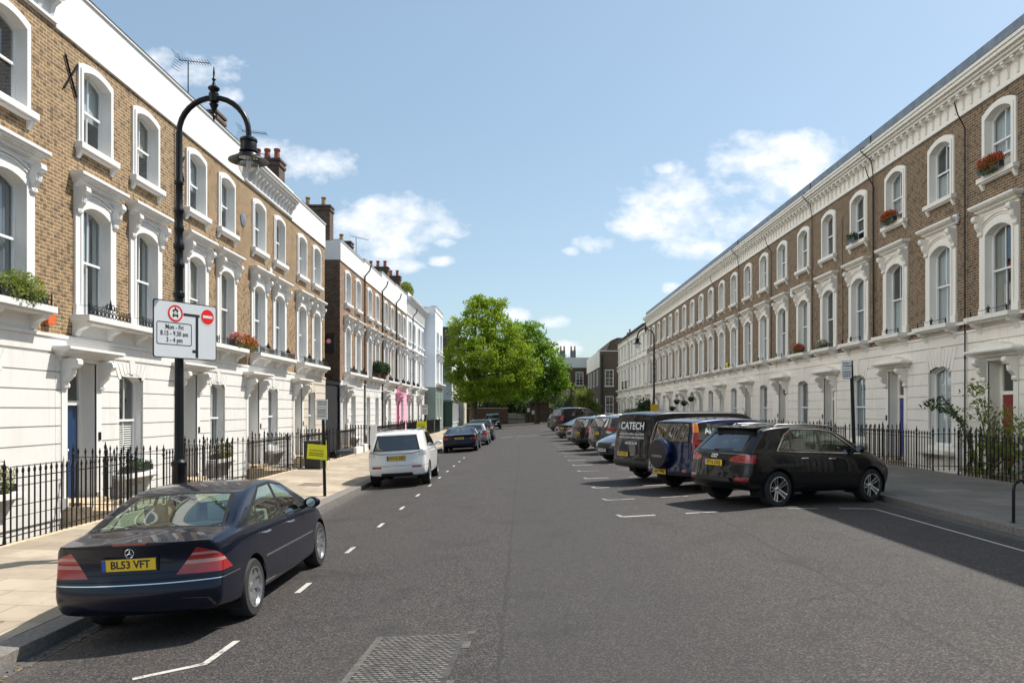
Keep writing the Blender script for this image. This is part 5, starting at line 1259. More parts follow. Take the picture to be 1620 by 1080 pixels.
# --- shapes
TLP = [(Vector((.13, 0, .93)), Vector((.85, 0, 1.)).normalized())]
SAL = dict(L=4.53, W=1.73, H=1.43, wr=.315, axles=(1.03, 3.745), D=1.0, lean=.40, lev=2, spokes=6, rplan=.20, fplan=.34,
  xs=[0,.05,.22,.42,.58,.74,.98,1.2,1.45,1.8,2.3,2.62,2.88,3.12,3.32,3.6,4.05,4.3,4.46,4.53],
  top=[(0,1.0),(.3,1.035),(.58,1.05),(.66,1.075),(1.40,1.365),(1.80,1.425),(2.28,1.43),(2.62,1.375),(3.25,1.06),(3.35,1.02),(4.2,.86),(4.53,.72)],
  belt=[(0,.93),(.5,.97),(1.2,.975),(2.5,.95),(3.5,.91),(4.1,.80),(4.53,.64)],
  w=[(0,.83),(.3,.855),(1,.865),(3.6,.865),(4.2,.84),(4.53,.77)], bot=[(0,.30),(.7,.20),(3.8,.18),(4.53,.24)],
  rear=[(.2,.16),(.35,.02),(.52,.0),(.585,.0),(.62,.035),(.8,.07),(.98,.05),(1.05,.06)], front=[(.2,.12),(.5,.0),(.65,.04),(.8,.12)],
  sidewin=[('side_window', [(1.28,.985),(2.10,.965),(2.12,1.345),(1.78,1.335),(1.46,1.19)]), ('side_window', [(2.19,.962),(3.08,.938),(2.95,1.04),(2.57,1.285),(2.22,1.345)]), ('quarter_window', [(.99,.997),(1.24,.99),(1.405,1.17),(1.30,1.15)])],
  winframe=[[(.90,.978),(3.18,.925),(2.97,1.06),(2.59,1.31),(2.2,1.375),(1.78,1.362),(1.34,1.20)]],
  endwin=[('rear_window', 'rz', [(.67,.655),(.67,-.655),(1.35,-.51),(1.35,.51)]), ('windscreen', 'z', [(2.69,.52),(2.69,-.52),(3.24,-.66),(3.24,.66)])],
  endframe=[('z', [(.63,.69),(.63,-.69),(1.40,-.55),(1.40,.55)]), ('z', [(2.66,.55),(2.66,-.55),(3.30,-.7),(3.30,.7)])],
  regions=[('light_band', 'pink_lens', 'x-', [(.50,.765),(.525,.80),(.99,.80),(.99,.765)], .40, TLP), ('light_band', 'pink_lens', 'x-', [(.56,.845),(.58,.87),(.99,.87),(.99,.845)], .40, TLP), ('tail_light', 'red_lens', 'x-', [(.43,.675),(.53,.81),(.64,.955),(.74,.965),(.99,.94),(.99,.665)], .50, TLP),
           ('headlight', 'clear_lens', 'x+', [(.40,.58),(.85,.60),(.85,.74),(.45,.70)], .35), ('grille', 'plastic', 'x+', [(-.01,.52),(.3,.52),(.34,.68),(-.01,.70)], .3),
           ('chrome_strip', 'chrome', 'x-0', [(-.95,.600),(.95,.600),(.95,.609),(-.95,.609)], .62),
           ('side_strip', 'chrome', 'y', [(1.42,.575),(3.33,.555),(3.33,.578),(1.42,.598)], 0)],
  doors=[[(1.20,.955),(1.30,.75),(1.46,.45),(1.54,.30),(2.14,.28),(2.14,.95)], [(2.165,.95),(2.165,.28),(3.22,.28),(3.22,.90),(3.1,.925)]],
  lid=[[(-.60,.70),(.60,.70),(.70,.97),(-.70,.97)]], flap=[[(1.12,.80),(1.24,.80),(1.24,.93),(1.12,.93)]], bumper=(.64,.5),
  handles=[(1.48,.85,.15),(2.40,.835,.15)], handlem='chrome', cab=(1.1,3.3,2.35,1.55), shelf=(.85,1.32,.98), mirror=(2.98,.95), plate_z=.80, rim='alloy', seatm='seat_pale')
def variant(base, **kw):
    d = dict(base); d.update(kw); return d
def scaled(base, sx, sz, **kw):
    """stretch a shape: sx along, sz in height (wheel size kept)"""
    d = dict(base); X = lambda p: [(a*sx, b*sz) for a, b in p]; Yz = lambda p: [(a, b*sz) for a, b in p]
    d['L'] = base['L']*sx; d['H'] = base['H']*sz; d['xs'] = [x*sx for x in base['xs']]
    for k in ('top','belt','bot'): d[k] = X(base[k])
    d['w'] = [(a*sx, b) for a, b in base['w']]
    for k in ('rear','front'): d[k] = [(z*sz, v*sx) for z, v in base[k]]
    d['axles'] = tuple(a*sx for a in base['axles']); d['sidewin'] = [(n, X(p)) for n, p in base['sidewin']]
    d['winframe'] = [X(p) for p in base.get('winframe', ())]; d['winchrome'] = [X(p) for p in base.get('winchrome', ())]; d['doors'] = [X(p) for p in base.get('doors', ())]; d['lid'] = [Yz(p) for p in base.get('lid', ())]; d['flap'] = [X(p) for p in base.get('flap', ())]
    d['endwin'] = [(n, a, Yz(p) if a == 'x-' else [(u*sx, v) for u, v in p]) for n, a, p in base['endwin']]; d['endframe'] = [(a, Yz(p) if a == 'x-' else [(u*sx, v) for u, v in p]) for a, p in base.get('endframe', ())]
    d['regions'] = [(n, m, a, X(p) if a == 'y' else Yz(p), xl, *e) for n, m, a, p, xl, *e in base['regions']]
    d['handles'] = [(a*sx, b*sz, c) for a, b, c in base.get('handles', ())]; c = base['cab']; d['cab'] = tuple(v*sx for v in c); d['mirror'] = (base['mirror'][0]*sx, base['mirror'][1]*sz); d['plate_z'] = base['plate_z']*sz
    if base.get('shelf'): d['shelf'] = (base['shelf'][0]*sx, base['shelf'][1]*sx, base['shelf'][2]*sz)
    if base.get('rails'): r_ = base['rails']; d['rails'] = (r_[0]*sx, r_[1]*sx, r_[2]*sz, r_[3])
    if base.get('wiper'): d['wiper'] = None
    if base.get('bumper'): d['bumper'] = tuple(v*sz for v in base['bumper'])
    if base.get('bonnet'): d['bonnet'] = [(u*sx, v) for u, v in base['bonnet']]
    d.update(kw); return d
# compact SUV with a sloping tailgate
SUV = dict(L=4.39, W=1.83, H=1.59, wr=.345, axles=(.88, 3.48), D=1.7, lean=.30, lev=2, spokes=5, rim='alloy_bright', tw=.235, rplan=.20, fplan=.36, glass='carglass', lift=.1,
  xs=[0,.05,.25,.55,.9,1.25,1.6,2.0,2.4,2.75,3.0,3.25,3.5,3.8,4.1,4.3,4.39],
  top=[(0,1.50),(.25,1.545),(.9,1.58),(1.8,1.59),(2.2,1.575),(2.55,1.51),(3.3,1.12),(3.4,1.08),(3.9,1.00),(4.2,.92),(4.39,.80)],
  belt=[(0,1.06),(.6,1.06),(1.6,1.05),(3.2,1.00),(3.8,.92),(4.39,.74)],
  w=[(0,.86),(.4,.905),(1,.915),(3.5,.915),(4.1,.88),(4.39,.80)], bot=[(0,.34),(.6,.26),(3.7,.24),(4.39,.30)],
  rear=[(.3,.10),(.45,.0),(.62,.0),(.70,.03),(.95,.05),(1.03,.085),(1.40,.50),(1.50,.56),(1.6,.60)], front=[(.3,.08),(.6,0),(.8,.06),(.95,.2)],
  sidewin=[('side_window', [(1.22,1.085),(1.98,1.07),(1.98,1.475),(1.42,1.48),(1.30,1.40)]), ('side_window', [(2.06,1.068),(3.02,1.03),(2.85,1.16),(2.42,1.42),(2.06,1.475)]), ('quarter_window', [(.93,1.095),(1.18,1.088),(1.25,1.38),(1.13,1.33)])],
  winframe=[[(.88,1.08),(3.14,1.02),(2.88,1.19),(2.44,1.445),(2.1,1.497),(1.35,1.50),(1.13,1.38)]], winchrome=[[(.84,1.068),(3.18,1.008),(2.90,1.20),(2.46,1.46),(2.1,1.512),(1.33,1.515),(1.10,1.40)]],
  endwin=[('rear_window', 'x-', [(-.60,1.07),(.60,1.07),(.50,1.37),(-.50,1.37)]), ('windscreen', 'z', [(2.62,.55),(2.62,-.55),(3.25,-.68),(3.25,.68)])],
  endframe=[('x-', [(-.67,1.05),(.67,1.05),(.55,1.41),(-.55,1.41)]), ('z', [(2.58,.58),(2.58,-.58),(3.3,-.72),(3.3,.72)])],
  regions=[('tail_light', 'red_lens', 'x-', [(.40,.93),(.42,.87),(.90,.84),(.99,.88),(.99,1.0),(.62,1.01)], .32), ('bumper_light', 'red_lens', 'x-', [(.55,.50),(.82,.50),(.84,.57),(.56,.57)], .3),
           ('headlight', 'clear_lens', 'x+', [(.42,.68),(.90,.70),(.90,.82),(.46,.78)], .36), ('grille', 'plastic', 'x+', [(-.01,.42),(.34,.44),(.38,.74),(-.01,.76)], .3)],
  doors=[[(1.22,1.065),(1.30,.75),(1.45,.40),(2.02,.36),(2.02,1.05)], [(2.04,1.05),(2.04,.36),(2.98,.36),(3.10,.98),(3.05,1.015)]], lid=[[(-.74,.64),(.74,.64),(.80,1.0),(-.80,1.0)]], bumper=(.60,.6),
  handles=[(1.55,.93,.16),(2.30,.915,.16)], handlem='chrome', cab=(.9,3.2,2.15,1.35), mirror=(2.95,1.06), plate_z=.83, rails=(1.0,2.75,1.55,.58))
# taller boxier five-door
BOX = scaled(SUV, 1.03, 1.055, lean=.24, winchrome=[], handlem='plastic', rear=[(.3,.06),(.5,.0),(.70,.0),(.76,.04),(1.1,.07),(1.45,.26),(1.58,.34),(1.7,.40)], D=1.5,
  regions=[('tail_light', 'red_lens', 'x-', [(.60,.86),(.99,.84),(.99,1.16),(.74,1.16)], .34), ('bumper_light', 'red_lens', 'x-', [(.50,.46),(.78,.46),(.80,.52),(.51,.52)], .3),
           ('headlight', 'clear_lens', 'x+', [(.42,.72),(.90,.74),(.90,.88),(.46,.84)], .36), ('grille', 'plastic', 'x+', [(-.01,.5),(.34,.5),(.36,.8),(-.01,.8)], .3)],
  endwin=[('rear_window', 'x-', [(-.62,1.15),(.62,1.15),(.54,1.53),(-.54,1.53)]), ('windscreen', 'z', [(2.70,.57),(2.70,-.57),(3.34,-.68),(3.34,.68)])], endframe=[('x-', [(-.68,1.13),(.68,1.13),(.58,1.56),(-.58,1.56)])])

def emblem_star(t, x, y, z):
    mb = MB(); mb.tube([(x, y+.042*math.cos(a), z+.042*math.sin(a)) for a in np.linspace(0, 2*math.pi, 25)], .004, 6, caps=False)
    for k in range(3):
        a = math.pi/2+k*2*math.pi/3; mb.tube([(x, y, z), (x, y+.04*math.cos(a), z+.04*math.sin(a))], [.007, .002], 5)
    part('emblem', mb, M['chrome'], t)
def emblem_rings(t, x, z, r_=.029):
    mb = MB()
    for k in (-1.5, -.5, .5, 1.5): mb.tube([(x, k*r_*1.5+r_*math.cos(a), z+r_*math.sin(a)) for a in np.linspace(0, 2*math.pi, 21)], .005, 6, caps=False)
    part('emblem', mb, M['chrome'], t)

navy = paint('navy_car_paint', (.0035, .006, .019), .4, .3); black = paint('black_car_paint', (.006, .006, .007), .2, .3); whitep = paint('white_car_paint', (.78, .78, .77), .0, .4)
bluep = paint('blue_car_paint', (.005, .012, .055), .4, .3); greyp = paint('grey_car_paint', (.05, .055, .065), .5, .35); slv = paint('silver_car_paint', (.30, .31, .32), .7, .35); redd = paint('dark_red_car_paint', (.16, .01, .012), .3, .35)
gpk = 'cars parked along the left kerb'; gpr = 'cars parked nose-in along the right side'

# near left: dark blue saloon
c = build_car(variant(SAL, lev=3), 'dark blue saloon with red tail lights parked nearest on the left', 'car', -3.77, 8.42, R(90), navy, gpk, 'BL53 VFT', seatm='seat_pale')
emblem_star(c, rear_at(c, 0, .905)[0]-.006, 0, .905)
part('high_brake_light', MB().box(-.0, -.16, .985, .012, .16, 1.0), M['red_lens'], c, (rear_at(c, 0, .985)[0]-.004, 0, 0))
# white SUV
OUT = scaled(SUV, 1.062, 1.055, W=1.80, w=[(0,.84),(.4,.885),(1,.90),(3.7,.90),(4.3,.87),(4.66,.78)], glass='carglass_d', winchrome=[], lean=.28, rear=[(.3,.08),(.48,.0),(.66,.0),(.75,.03),(1.02,.06),(1.12,.10),(1.52,.40),(1.6,.44),(1.7,.48)], D=1.6, rails=(1.0,3.0,1.665,.58),
  endwin=[('rear_window', 'x-', [(-.64,1.10),(.64,1.10),(.55,1.50),(-.55,1.50)]), ('windscreen', 'z', [(2.78,.56),(2.78,-.56),(3.45,-.68),(3.45,.68)])], endframe=[('x-', [(-.70,1.08),(.70,1.08),(.585,1.53),(-.585,1.53)])],
  regions=[('tail_light', 'pale_lens', 'x-', [(.62,.93),(.70,.90),(.99,.94),(.99,1.06),(.66,1.06)], .36), ('bumper_light', 'red_lens', 'x-', [(.44,.575),(.72,.575),(.73,.64),(.45,.64)], .3), ('bumper_insert', 'plastic', 'x-0', [(-.50,.2),(.50,.2),(.46,.44),(-.46,.44)], .4),
   ('headlight', 'clear_lens', 'x+', [(.42,.72),(.90,.74),(.90,.86),(.46,.82)], .36), ('grille', 'plastic', 'x+', [(-.01,.5),(.34,.5),(.36,.8),(-.01,.8)], .3)], lid=[[(-.72,.66),(.72,.66),(.78,1.05),(-.78,1.05)]], plate_z=.87, handlem=None, rim='alloy')
paleR = M['pale_lens']
c = build_car(OUT, 'white estate car parked on the left behind the yellow notice post', 'car', -3.72, 23.5, R(91.5), whitep, gpk, 'WV15 XEK')
mb = MB().tube([(.1,-.78,1.075),(.03,-.5,1.0),(.02,0,.985),(.03,.5,1.0),(.1,.78,1.075)], .009, 5); part('tailgate_crease', mb, M['gap'], c, (.045,0,0))
on_rear(c, 'PHEV', .06, M['chrome'], -.52, .76, name='badge')
# three darker cars further along the left kerb
COUPE = scaled(SAL, 1.0, .94, W=1.88, w=[(0,.88),(.3,.92),(1,.94),(3.6,.93),(4.2,.9),(4.53,.8)], spokes=10, lean=.46, handlem=None,
  regions=[('tail_light', 'red_lens', 'x-', [(.60,.70),(.99,.68),(.99,.83),(.62,.80)], .34), ('headlight', 'clear_lens', 'x+', [(.40,.55),(.85,.57),(.85,.69),(.45,.66)], .35), ('grille', 'plastic', 'x+', [(-.01,.42),(.3,.42),(.34,.6),(-.01,.62)], .3)])
c = build_car(COUPE, 'low dark blue coupe parked beyond the white car', 'car', -3.40, 42.0, R(90), navy, gpk, 'LD08 KXR')
EST = scaled(SAL, 1.03, 1.0, W=1.78, endwin=[('rear_window', 'x-', [(-.56,1.0),(.56,1.0),(.48,1.30),(-.48,1.30)]), ('windscreen', 'z', [(3.0,.52),(3.0,-.52),(3.6,-.66),(3.6,.66)])], endframe=[],
  top=[(0,1.36),(.3,1.40),(1.2,1.44),(2.1,1.45),(2.6,1.44),(2.93,1.38),(3.6,1.04),(3.7,1.0),(4.3,.86),(4.66,.72)], rear=[(.2,.14),(.4,.0),(.6,.0),(.95,.05),(1.35,.30),(1.5,.34)], D=1.5, lid=[],
  sidewin=[('side_window', [(1.2,1.0),(2.35,.97),(2.37,1.36),(1.30,1.36)]), ('side_window', [(2.44,.97),(3.4,.94),(3.28,1.04),(2.9,1.28),(2.47,1.36)]), ('quarter_window', [(.55,1.02),(1.12,1.0),(1.2,1.35),(.72,1.34)])], winframe=[], handlem=None, spokes=10)
build_car(EST, 'silver-grey estate parked directly ahead of the dark blue coupe', 'car', -3.05, 48.6, R(90), slv, gpk, 'YA57 FTG')
build_car(scaled(BOX, 1., .95, winchrome=[]), 'dark grey hatchback parked third beyond the white car', 'car', -3.00, 55.5, R(90), greyp, gpk, 'KN61 VOD')
c = build_car(scaled(BOX, 1.02, 1.10, W=1.9, rails=(1.0,3.0,1.84,.62)), 'black off-road car with pale bumper parked near the far trees on the left', 'car', -3.55, 92.5, R(-90), black, gpk, '', 'RX12 LKU')

# right row --------------------------------------------------
Q3 = variant(SUV, lev=3)
c = build_car(Q3, 'black hatch with silver roof rails and alloy wheels parked nearest on the right', 'car', 4.50, 15.55, R(27), black, gpr, 'YF16 DDJ')
emblem_rings(c, rear_at(c, 0, .96)[0]-.008, .96)
part('rear_wiper', MB().tube([(.125,.0,1.075),(.10,.05,1.085),(.16,-.40,1.115)], [.022,.016,.007], 6), M['plastic'], c)
part('roof_aerial', MB().tube([(.72,0,1.555),(.60,0,1.60)], [.02,.006], 6), M['plastic'], c)
part('tailgate_spoiler', MB().prism([(-.03,0),(.34,.03),(.36,.0),(.04,-.035)], 'y', -.58, .58), black, c, (.50, 0, 1.515), bevel=.01)
part('bumper_mesh', MB().prism([(-.5,.40),(.5,.40),(.46,.48),(-.46,.48)], 'x', -.012, .02), M['plastic'], c, (.0, 0, .08))
CRV = scaled(BOX, .99, 1.02, W=1.78, w=[(0,.87),(.4,.885),(3.5,.89),(4.1,.86),(4.5,.78)], lean=.20, rear=[(.3,.03),(.5,.0),(.6,.0),(.66,.05),(1.15,.07),(1.5,.20),(1.62,.25),(1.7,.30)], D=1.4, rails=None, spokes=5, rim='alloy', clad=.42,
  regions=[('tail_light', 'red_lens', 'x-', [(.80,.92),(.99,.92),(.99,1.36),(.74,1.36)], .42), ('turn_light', 'amber_lens', 'x-', [(.74,1.362),(.99,1.362),(.99,1.58),(.66,1.58)], .40), ('bumper_light', 'red_lens', 'x-', [(.58,.46),(.70,.46),(.70,.52),(.58,.52)], .2),
   ('headlight', 'clear_lens', 'x+', [(.42,.72),(.90,.74),(.90,.88),(.46,.84)], .36), ('grille', 'plastic', 'x+', [(-.01,.5),(.34,.5),(.36,.8),(-.01,.8)], .3)],
  sidewin=[('side_window', [(1.28,1.13),(2.05,1.12),(2.05,1.56),(1.36,1.57)]), ('side_window', [(2.14,1.115),(3.1,1.07),(2.95,1.20),(2.5,1.49),(2.14,1.555)]), ('quarter_window', [(.34,1.15),(1.18,1.135),(1.24,1.57),(.48,1.57)])], winframe=[],
  endwin=[('rear_window', 'x-', [(-.68,1.15),(.68,1.15),(.60,1.56),(-.60,1.56)]), ('windscreen', 'z', [(2.70,.57),(2.70,-.57),(3.30,-.68),(3.30,.68)])], endframe=[('x-', [(-.72,1.13),(.72,1.13),(.63,1.59),(-.63,1.59)])], lid=[], plate_z=.44, plate_y=.15)
c = build_car(CRV, 'blue off-road estate with a covered spare wheel on its tailgate', 'car', 4.05, 18.3, R(27), bluep, gpr, 'LB05 WHJ')
sw_ = part('spare_wheel', MB().lathe([(.36,.06),(.365,.0),(.365,-.10),(.35,-.15),(.33,-.165),(.0001,-.17)], (0,0,0), 28, 'x'), [bluep], c, (.03, .05, .86))
part('wheel_cover', MB().lathe([(.325,-.169),(.29,-.174),(.0001,-.176)], (0,0,0), 28, 'x'), M['plastic'], sw_); text('lettering', 'HONDA', .085, M['alloy'], sw_, (-.182, 0, -.06), (R(90), 0, R(-90)), sx=1.2)
for s_, q in ((-1, .98),):
    o = text('window_lettering', 'ALED', .20, M['white_ink'], c, (.80, s_*(.795), 1.40), (R(74), 0, 0), ext=.0005, bold=.004); 
part('whip_aerial', MB().tube([(2.2,-.5,1.62),(1.95,-.5,1.95)], [.008,.004], 5), M['iron'], c)
# black van
VAN = dict(L=4.7, W=1.90, H=1.86, wr=.33, axles=(1.0, 3.85), D=.8, lean=.13, lev=2, spokes=8, rim='alloy', tw=.22, rplan=.10, fplan=.34, glass='carglass_d', lift=.3,
  xs=[0,.05,.2,.55,1.,1.5,2.,2.6,3.1,3.4,3.7,4.0,4.25,4.45,4.6,4.7],
  top=[(0,1.78),(.2,1.83),(.7,1.86),(3.0,1.86),(3.35,1.80),(4.05,1.22),(4.15,1.16),(4.5,1.0),(4.7,.85)], belt=[(0,1.12),(3.9,1.10),(4.4,.95),(4.7,.75)],
  w=[(0,.91),(.3,.94),(3.8,.95),(4.4,.90),(4.7,.80)], bot=[(0,.38),(.6,.30),(4.7,.28)], rear=[(.3,.04),(.5,-.05),(.58,-.05),(.62,.0),(1.1,.02),(1.7,.10),(1.9,.14)], front=[(.3,.05),(.6,0),(.9,.08),(1.1,.2)],
  sidewin=[('side_window', [(3.0,1.16),(3.85,1.12),(3.35,1.62),(3.02,1.66)])], winframe=[], endwin=[('windscreen', 'z', [(3.45,.62),(3.45,-.62),(4.05,-.74),(4.05,.74)])],
  regions=[('tail_light', 'red_lens', 'x-', [(.84,.75),(.99,.75),(.99,1.25),(.86,1.25)], .10), ('headlight', 'clear_lens', 'x+', [(.42,.72),(.90,.74),(.90,.95),(.46,.88)], .36), ('rear_bumper', 'plastic', 'x-0', [(-.99,.3),(.99,.3),(.99,.56),(-.99,.56)], .3)],
  doors=[[(3.0,1.15),(3.0,.45),(3.6,.45),(3.85,1.09)]], lid=[[(-.80,.64),(.80,.64),(.78,1.72),(-.78,1.72)]], handles=[], cab=(2.9,3.9,3.0,2.9), mirror=(3.75,1.2), plate_z=.72, plate_y=.35)
c = build_car(VAN, 'black van with white lettering on its rear door behind the blue car', 'van', 3.72, 20.75, R(27), black, gpr, 'LP13 EZV', name='parked_van')
for s_, z_, h_, b_ in (('CATECH', 1.46, .27, .006), ('SATELLITE & AERIAL SOLUTIONS', 1.25, .075, .001), ('INSTALLATION & MAINTENANCE', 1.16, .075, .001), ('catech.co.uk', 1.02, .11, .002)):
    on_rear(c, s_, h_, M['white_ink'], -.0, z_, bold=b_)
mb = MB()
for k in range(5): mb.tube([(.0, .62-.0*k, 1.38+.03*k), (.0, .66+.01*math.sin(k), 1.41+.03*k)], .006, 4)
part('logo_mark', mb, M['white_ink'], c, (rear_at(c, .64, 1.45)[0]-.01, 0, 0))
# hatchback parked facing out
HAT = scaled(SUV, .98, .90, W=1.78, w=[(0,.84),(.4,.88),(1,.89),(3.4,.89),(4.0,.86),(4.3,.78)], winchrome=[], rails=None, wr=.32, lean=.34, rim='alloy')
HAT['bumper'] = (.54, .5)
c = build_car(HAT, 'dark grey hatchback parked facing out to the road beyond the van', 'car', 5.85, 29.5, R(209), greyp, gpr, '', 'LC64 HRZ')
RAV = scaled(BOX, 1.0, 1.0, winchrome=[], glass='carglass_d', regions=[('tail_light', 'red_lens', 'x-', [(.56,1.0),(.99,.96),(.99,1.18),(.70,1.16)], .40), ('tail_lens', 'pale_lens', 'x-', [(.62,.90),(.99,.86),(.99,.958),(.60,.995)], .3)] + [r_ for r_ in BOX['regions'] if r_[0] in ('headlight', 'grille')])
build_car(RAV, 'dark grey estate with angular red tail lights third beyond the van', 'car', 3.90, 33.4, R(27), greyp, gpr, 'GF60 CLU')
QSH = scaled(BOX, .97, .95, winchrome=[], regions=[('tail_light', 'red_lens', 'x-', [(.62,.86),(.99,.84),(.99,1.30),(.80,1.30)], .5)] + [r_ for r_ in BOX['regions'] if r_[0] in ('headlight', 'grille')])
build_car(QSH, 'black hatchback with tall red tail lights left of the dark grey estate', 'car', 3.3, 36.6, R(27), black, gpr, 'EK14 OBM')
build_car(variant(HAT), 'small dark red car nose out between the dark cars on the right', 'car', 5.6, 44.3, R(207), redd, gpr, '', 'LR02 PVX')
build_car(scaled(SAL, 1.03, .98, handlem=None), 'dark saloon with red tail lights far down the right row', 'car', 3.3, 48.0, R(27), black, gpr, 'HV09 TNJ')
build_car(scaled(SAL, 1.0, 1.0, handlem=None), 'silver saloon with a bright windscreen far down the right row', 'car', 5.4, 53.6, R(207), slv, gpr, '', 'MW58 JZE')
build_car(scaled(BOX, 1.12, 1.26, winchrome=[], W=1.95, glass='carglass_d', rails=None), 'tall black off-road car far down the right row', 'car', 3.3, 60.5, R(30), black, gpr, 'SD11 UGY')
build_car(variant(BOX), 'last black car of the right row before the far trees', 'car', 3.2, 69.0, R(30), black, gpr, 'OU10 RKD')
# ------------------------------------------------------------------ street furniture
def lamp_post(x, y, label, flip=1, rot=0):
    t = thing('street_lamp', label, 'street lamp', (x, y, gz(x)), rot, 'black swan-neck street lamps')
    b = 7.15-.02
    prof = [(.17,0),(.17,.10),(.15,.12),(.14,.14),(.135,.62),(.15,.64),(.15,.68),(.19,.74),(.195,.80),(.165,.84),(.13,.92),(.105,1.0),(.10,1.36),(.115,1.38),(.115,1.43),(.075,1.47),(.068,1.6),(.064,3.0),
            (.060,3.9),(.080,3.92),(.080,3.98),(.058,4.0),(.058,4.35),(.076,4.38),(.076,4.42),(.056,4.45),(.056,4.62),(.076,4.65),(.078,4.72),(.056,4.76),(.056,4.90),(.074,4.93),(.068,4.98),(.058,5.02),(.058,5.18),(.072,5.20),(.072,5.24),(.054,5.27),(.052,5.6),(.066,5.62),(.066,5.66),(.050,5.69),(.048,6.4)]
    part('column', MB().lathe(prof, n=16), M['iron'], t)
    r_ = .525; zs = 6.40; P = [(flip*(r_-r_*math.cos(a)), 0, zs+r_*math.sin(a)) for a in np.linspace(0, math.pi, 17)] + [(flip*2*r_, 0, zs-.12)]
    part('swan_neck', MB().tube(P, .042, 10), M['iron'], t)
    cx = flip*r_; zt = zs+r_
    part('finial', MB().lathe([(.006,-.36),(.018,-.30),(.03,-.27),(.014,-.24),(.03,-.19),(.055,-.13),(.07,-.10),(.03,-.08),(.07,-.06),(.075,.06),(.05,.09),(.085,.13),(.085,.15),(.03,.19),(.015,.25),(.03,.28),(.012,.31),(.015,.38),(.004,.48)], (cx,0,zt), 14), M['iron'], t)
    hx = flip*2*r_; z0 = zs-.12
    hd = part('lamp_head', MB().lathe([(.04,.06),(.085,.05),(.125,.02),(.13,-.01),(.115,-.03),(.12,-.04),(.118,-.14),(.135,-.15),(.135,-.17),(.11,-.19),(.15,-.21),(.16,-.235),(.20,-.25),(.29,-.30),(.295,-.315),(.27,-.312),(.16,-.265)], (hx,0,z0), 24, caps=False), M['iron'], t)
    part('glass_bowl', MB().lathe([(.145,-.26),(.155,-.34),(.14,-.43),(.10,-.53),(.04,-.61),(.0001,-.62)], (hx,0,z0), 16), M['lens'], hd)
    part('bulb', MB().ellipsoid((hx,0,z0-.36), (.035,.035,.07)), M['white_ink'], hd)
    return t
lamp = lamp_post(-5.2, 11.6, 'black swan-neck street lamp carrying the white traffic board on the left')
lamp_post(8.25, 48.5, 'black swan-neck street lamp in front of the far right terrace', -1)

# traffic board on the near lamp post: grey panel, black border, roundels and route lines
SG = thing('traffic_sign', 'large grey road sign board with times and a no entry roundel on the lamp post', 'road sign', (-5.2, 11.6, 0), R(60))
sw, sh_ = 1.08, .85; zc_ = 2.1 + (648-522)/1215*11.45; fy = -.12
def rrect(w, h, r_, n=5):
    return [(sx*(w/2-r_)+r_*math.cos(a), sz*(h/2-r_)+r_*math.sin(a)) for sx, sz, a0 in ((1,1,0),(-1,1,90),(-1,-1,180),(1,-1,270)) for a in (R(a0+90*i/n) for i in range(n+1))]
off = (.03, zc_)
P = lambda q: [(p[0]+off[0], p[1]+off[1]) for p in q]
pn = part('panel', MB().prism(P(rrect(sw, sh_, .04)), 'y', fy, fy+.012), M['ink'], SG)
part('panel_face', MB().prism(P(rrect(sw-.03, sh_-.03, .03)), 'y', fy-.002, fy), M['sign_grey'], pn)
def disc(r0, r1, cx, cz, d, m, name='roundel', par=None):
    mb = MB(); mb.lathe([(r0, fy-d), (r1, fy-d), (r1, fy-d+.0018)] if r0 < .001 else [(r0, fy-d+.0018), (r0, fy-d), (r1, fy-d), (r1, fy-d+.0018)], (cx+off[0], 0, cz+off[1]), 32, 'y', caps=False); return part(name, mb, m, par or pn)
disc(.0001, .124, -.18, .245, .004, M['sign_white'], 'roundel'); disc(.097, .124, -.18, .245, .006, M['sign_red'], 'roundel_rim')
disc(.0001, .122, .375, .235, .004, M['sign_white']); disc(.0001, .114, .375, .245, .006, M['sign_red']); part('no_entry_bar', MB().box(.375+off[0]-.085, fy-.008, .245+off[1]-.02, .375+off[0]+.085, fy-.006, .245+off[1]+.02), M['sign_white'], pn)
def sbox(x0, z0, x1, z1, m=M['ink'], d=.004, name='route_line'): return part(name, MB().box(x0+off[0], fy-d, z0+off[1], x1+off[0], fy-.002, z1+off[1]), m, pn)
sbox(-.045, .222, .235, .262); sbox(.165, -.395, .212, .222); sbox(.11, -.325, .165, -.28)
A = rrect(.585, .335, .03); B = rrect(.563, .313, .022)
mb = MB(); n_ = len(A); vs = [(p[0]-.195+off[0], fy-.004, p[1]-.06+off[1]) for p in A] + [(p[0]-.195+off[0], fy-.004, p[1]-.06+off[1]) for p in B]
mb.add(vs, [(i, (i+1) % n_, n_+(i+1) % n_, n_+i) for i in range(n_)]); part('time_plate_border', mb, M['ink'], pn)
for s_, dz in (('Mon - Fri', .095), ('8.15 - 9.30 am', -.0), ('3 - 4 pm', -.095)): text('lettering', s_, .098, M['ink'], pn, (-.195+off[0], fy-.004, -.06+dz+off[1]), (R(90), 0, 0), bold=.0012, sx=.82)
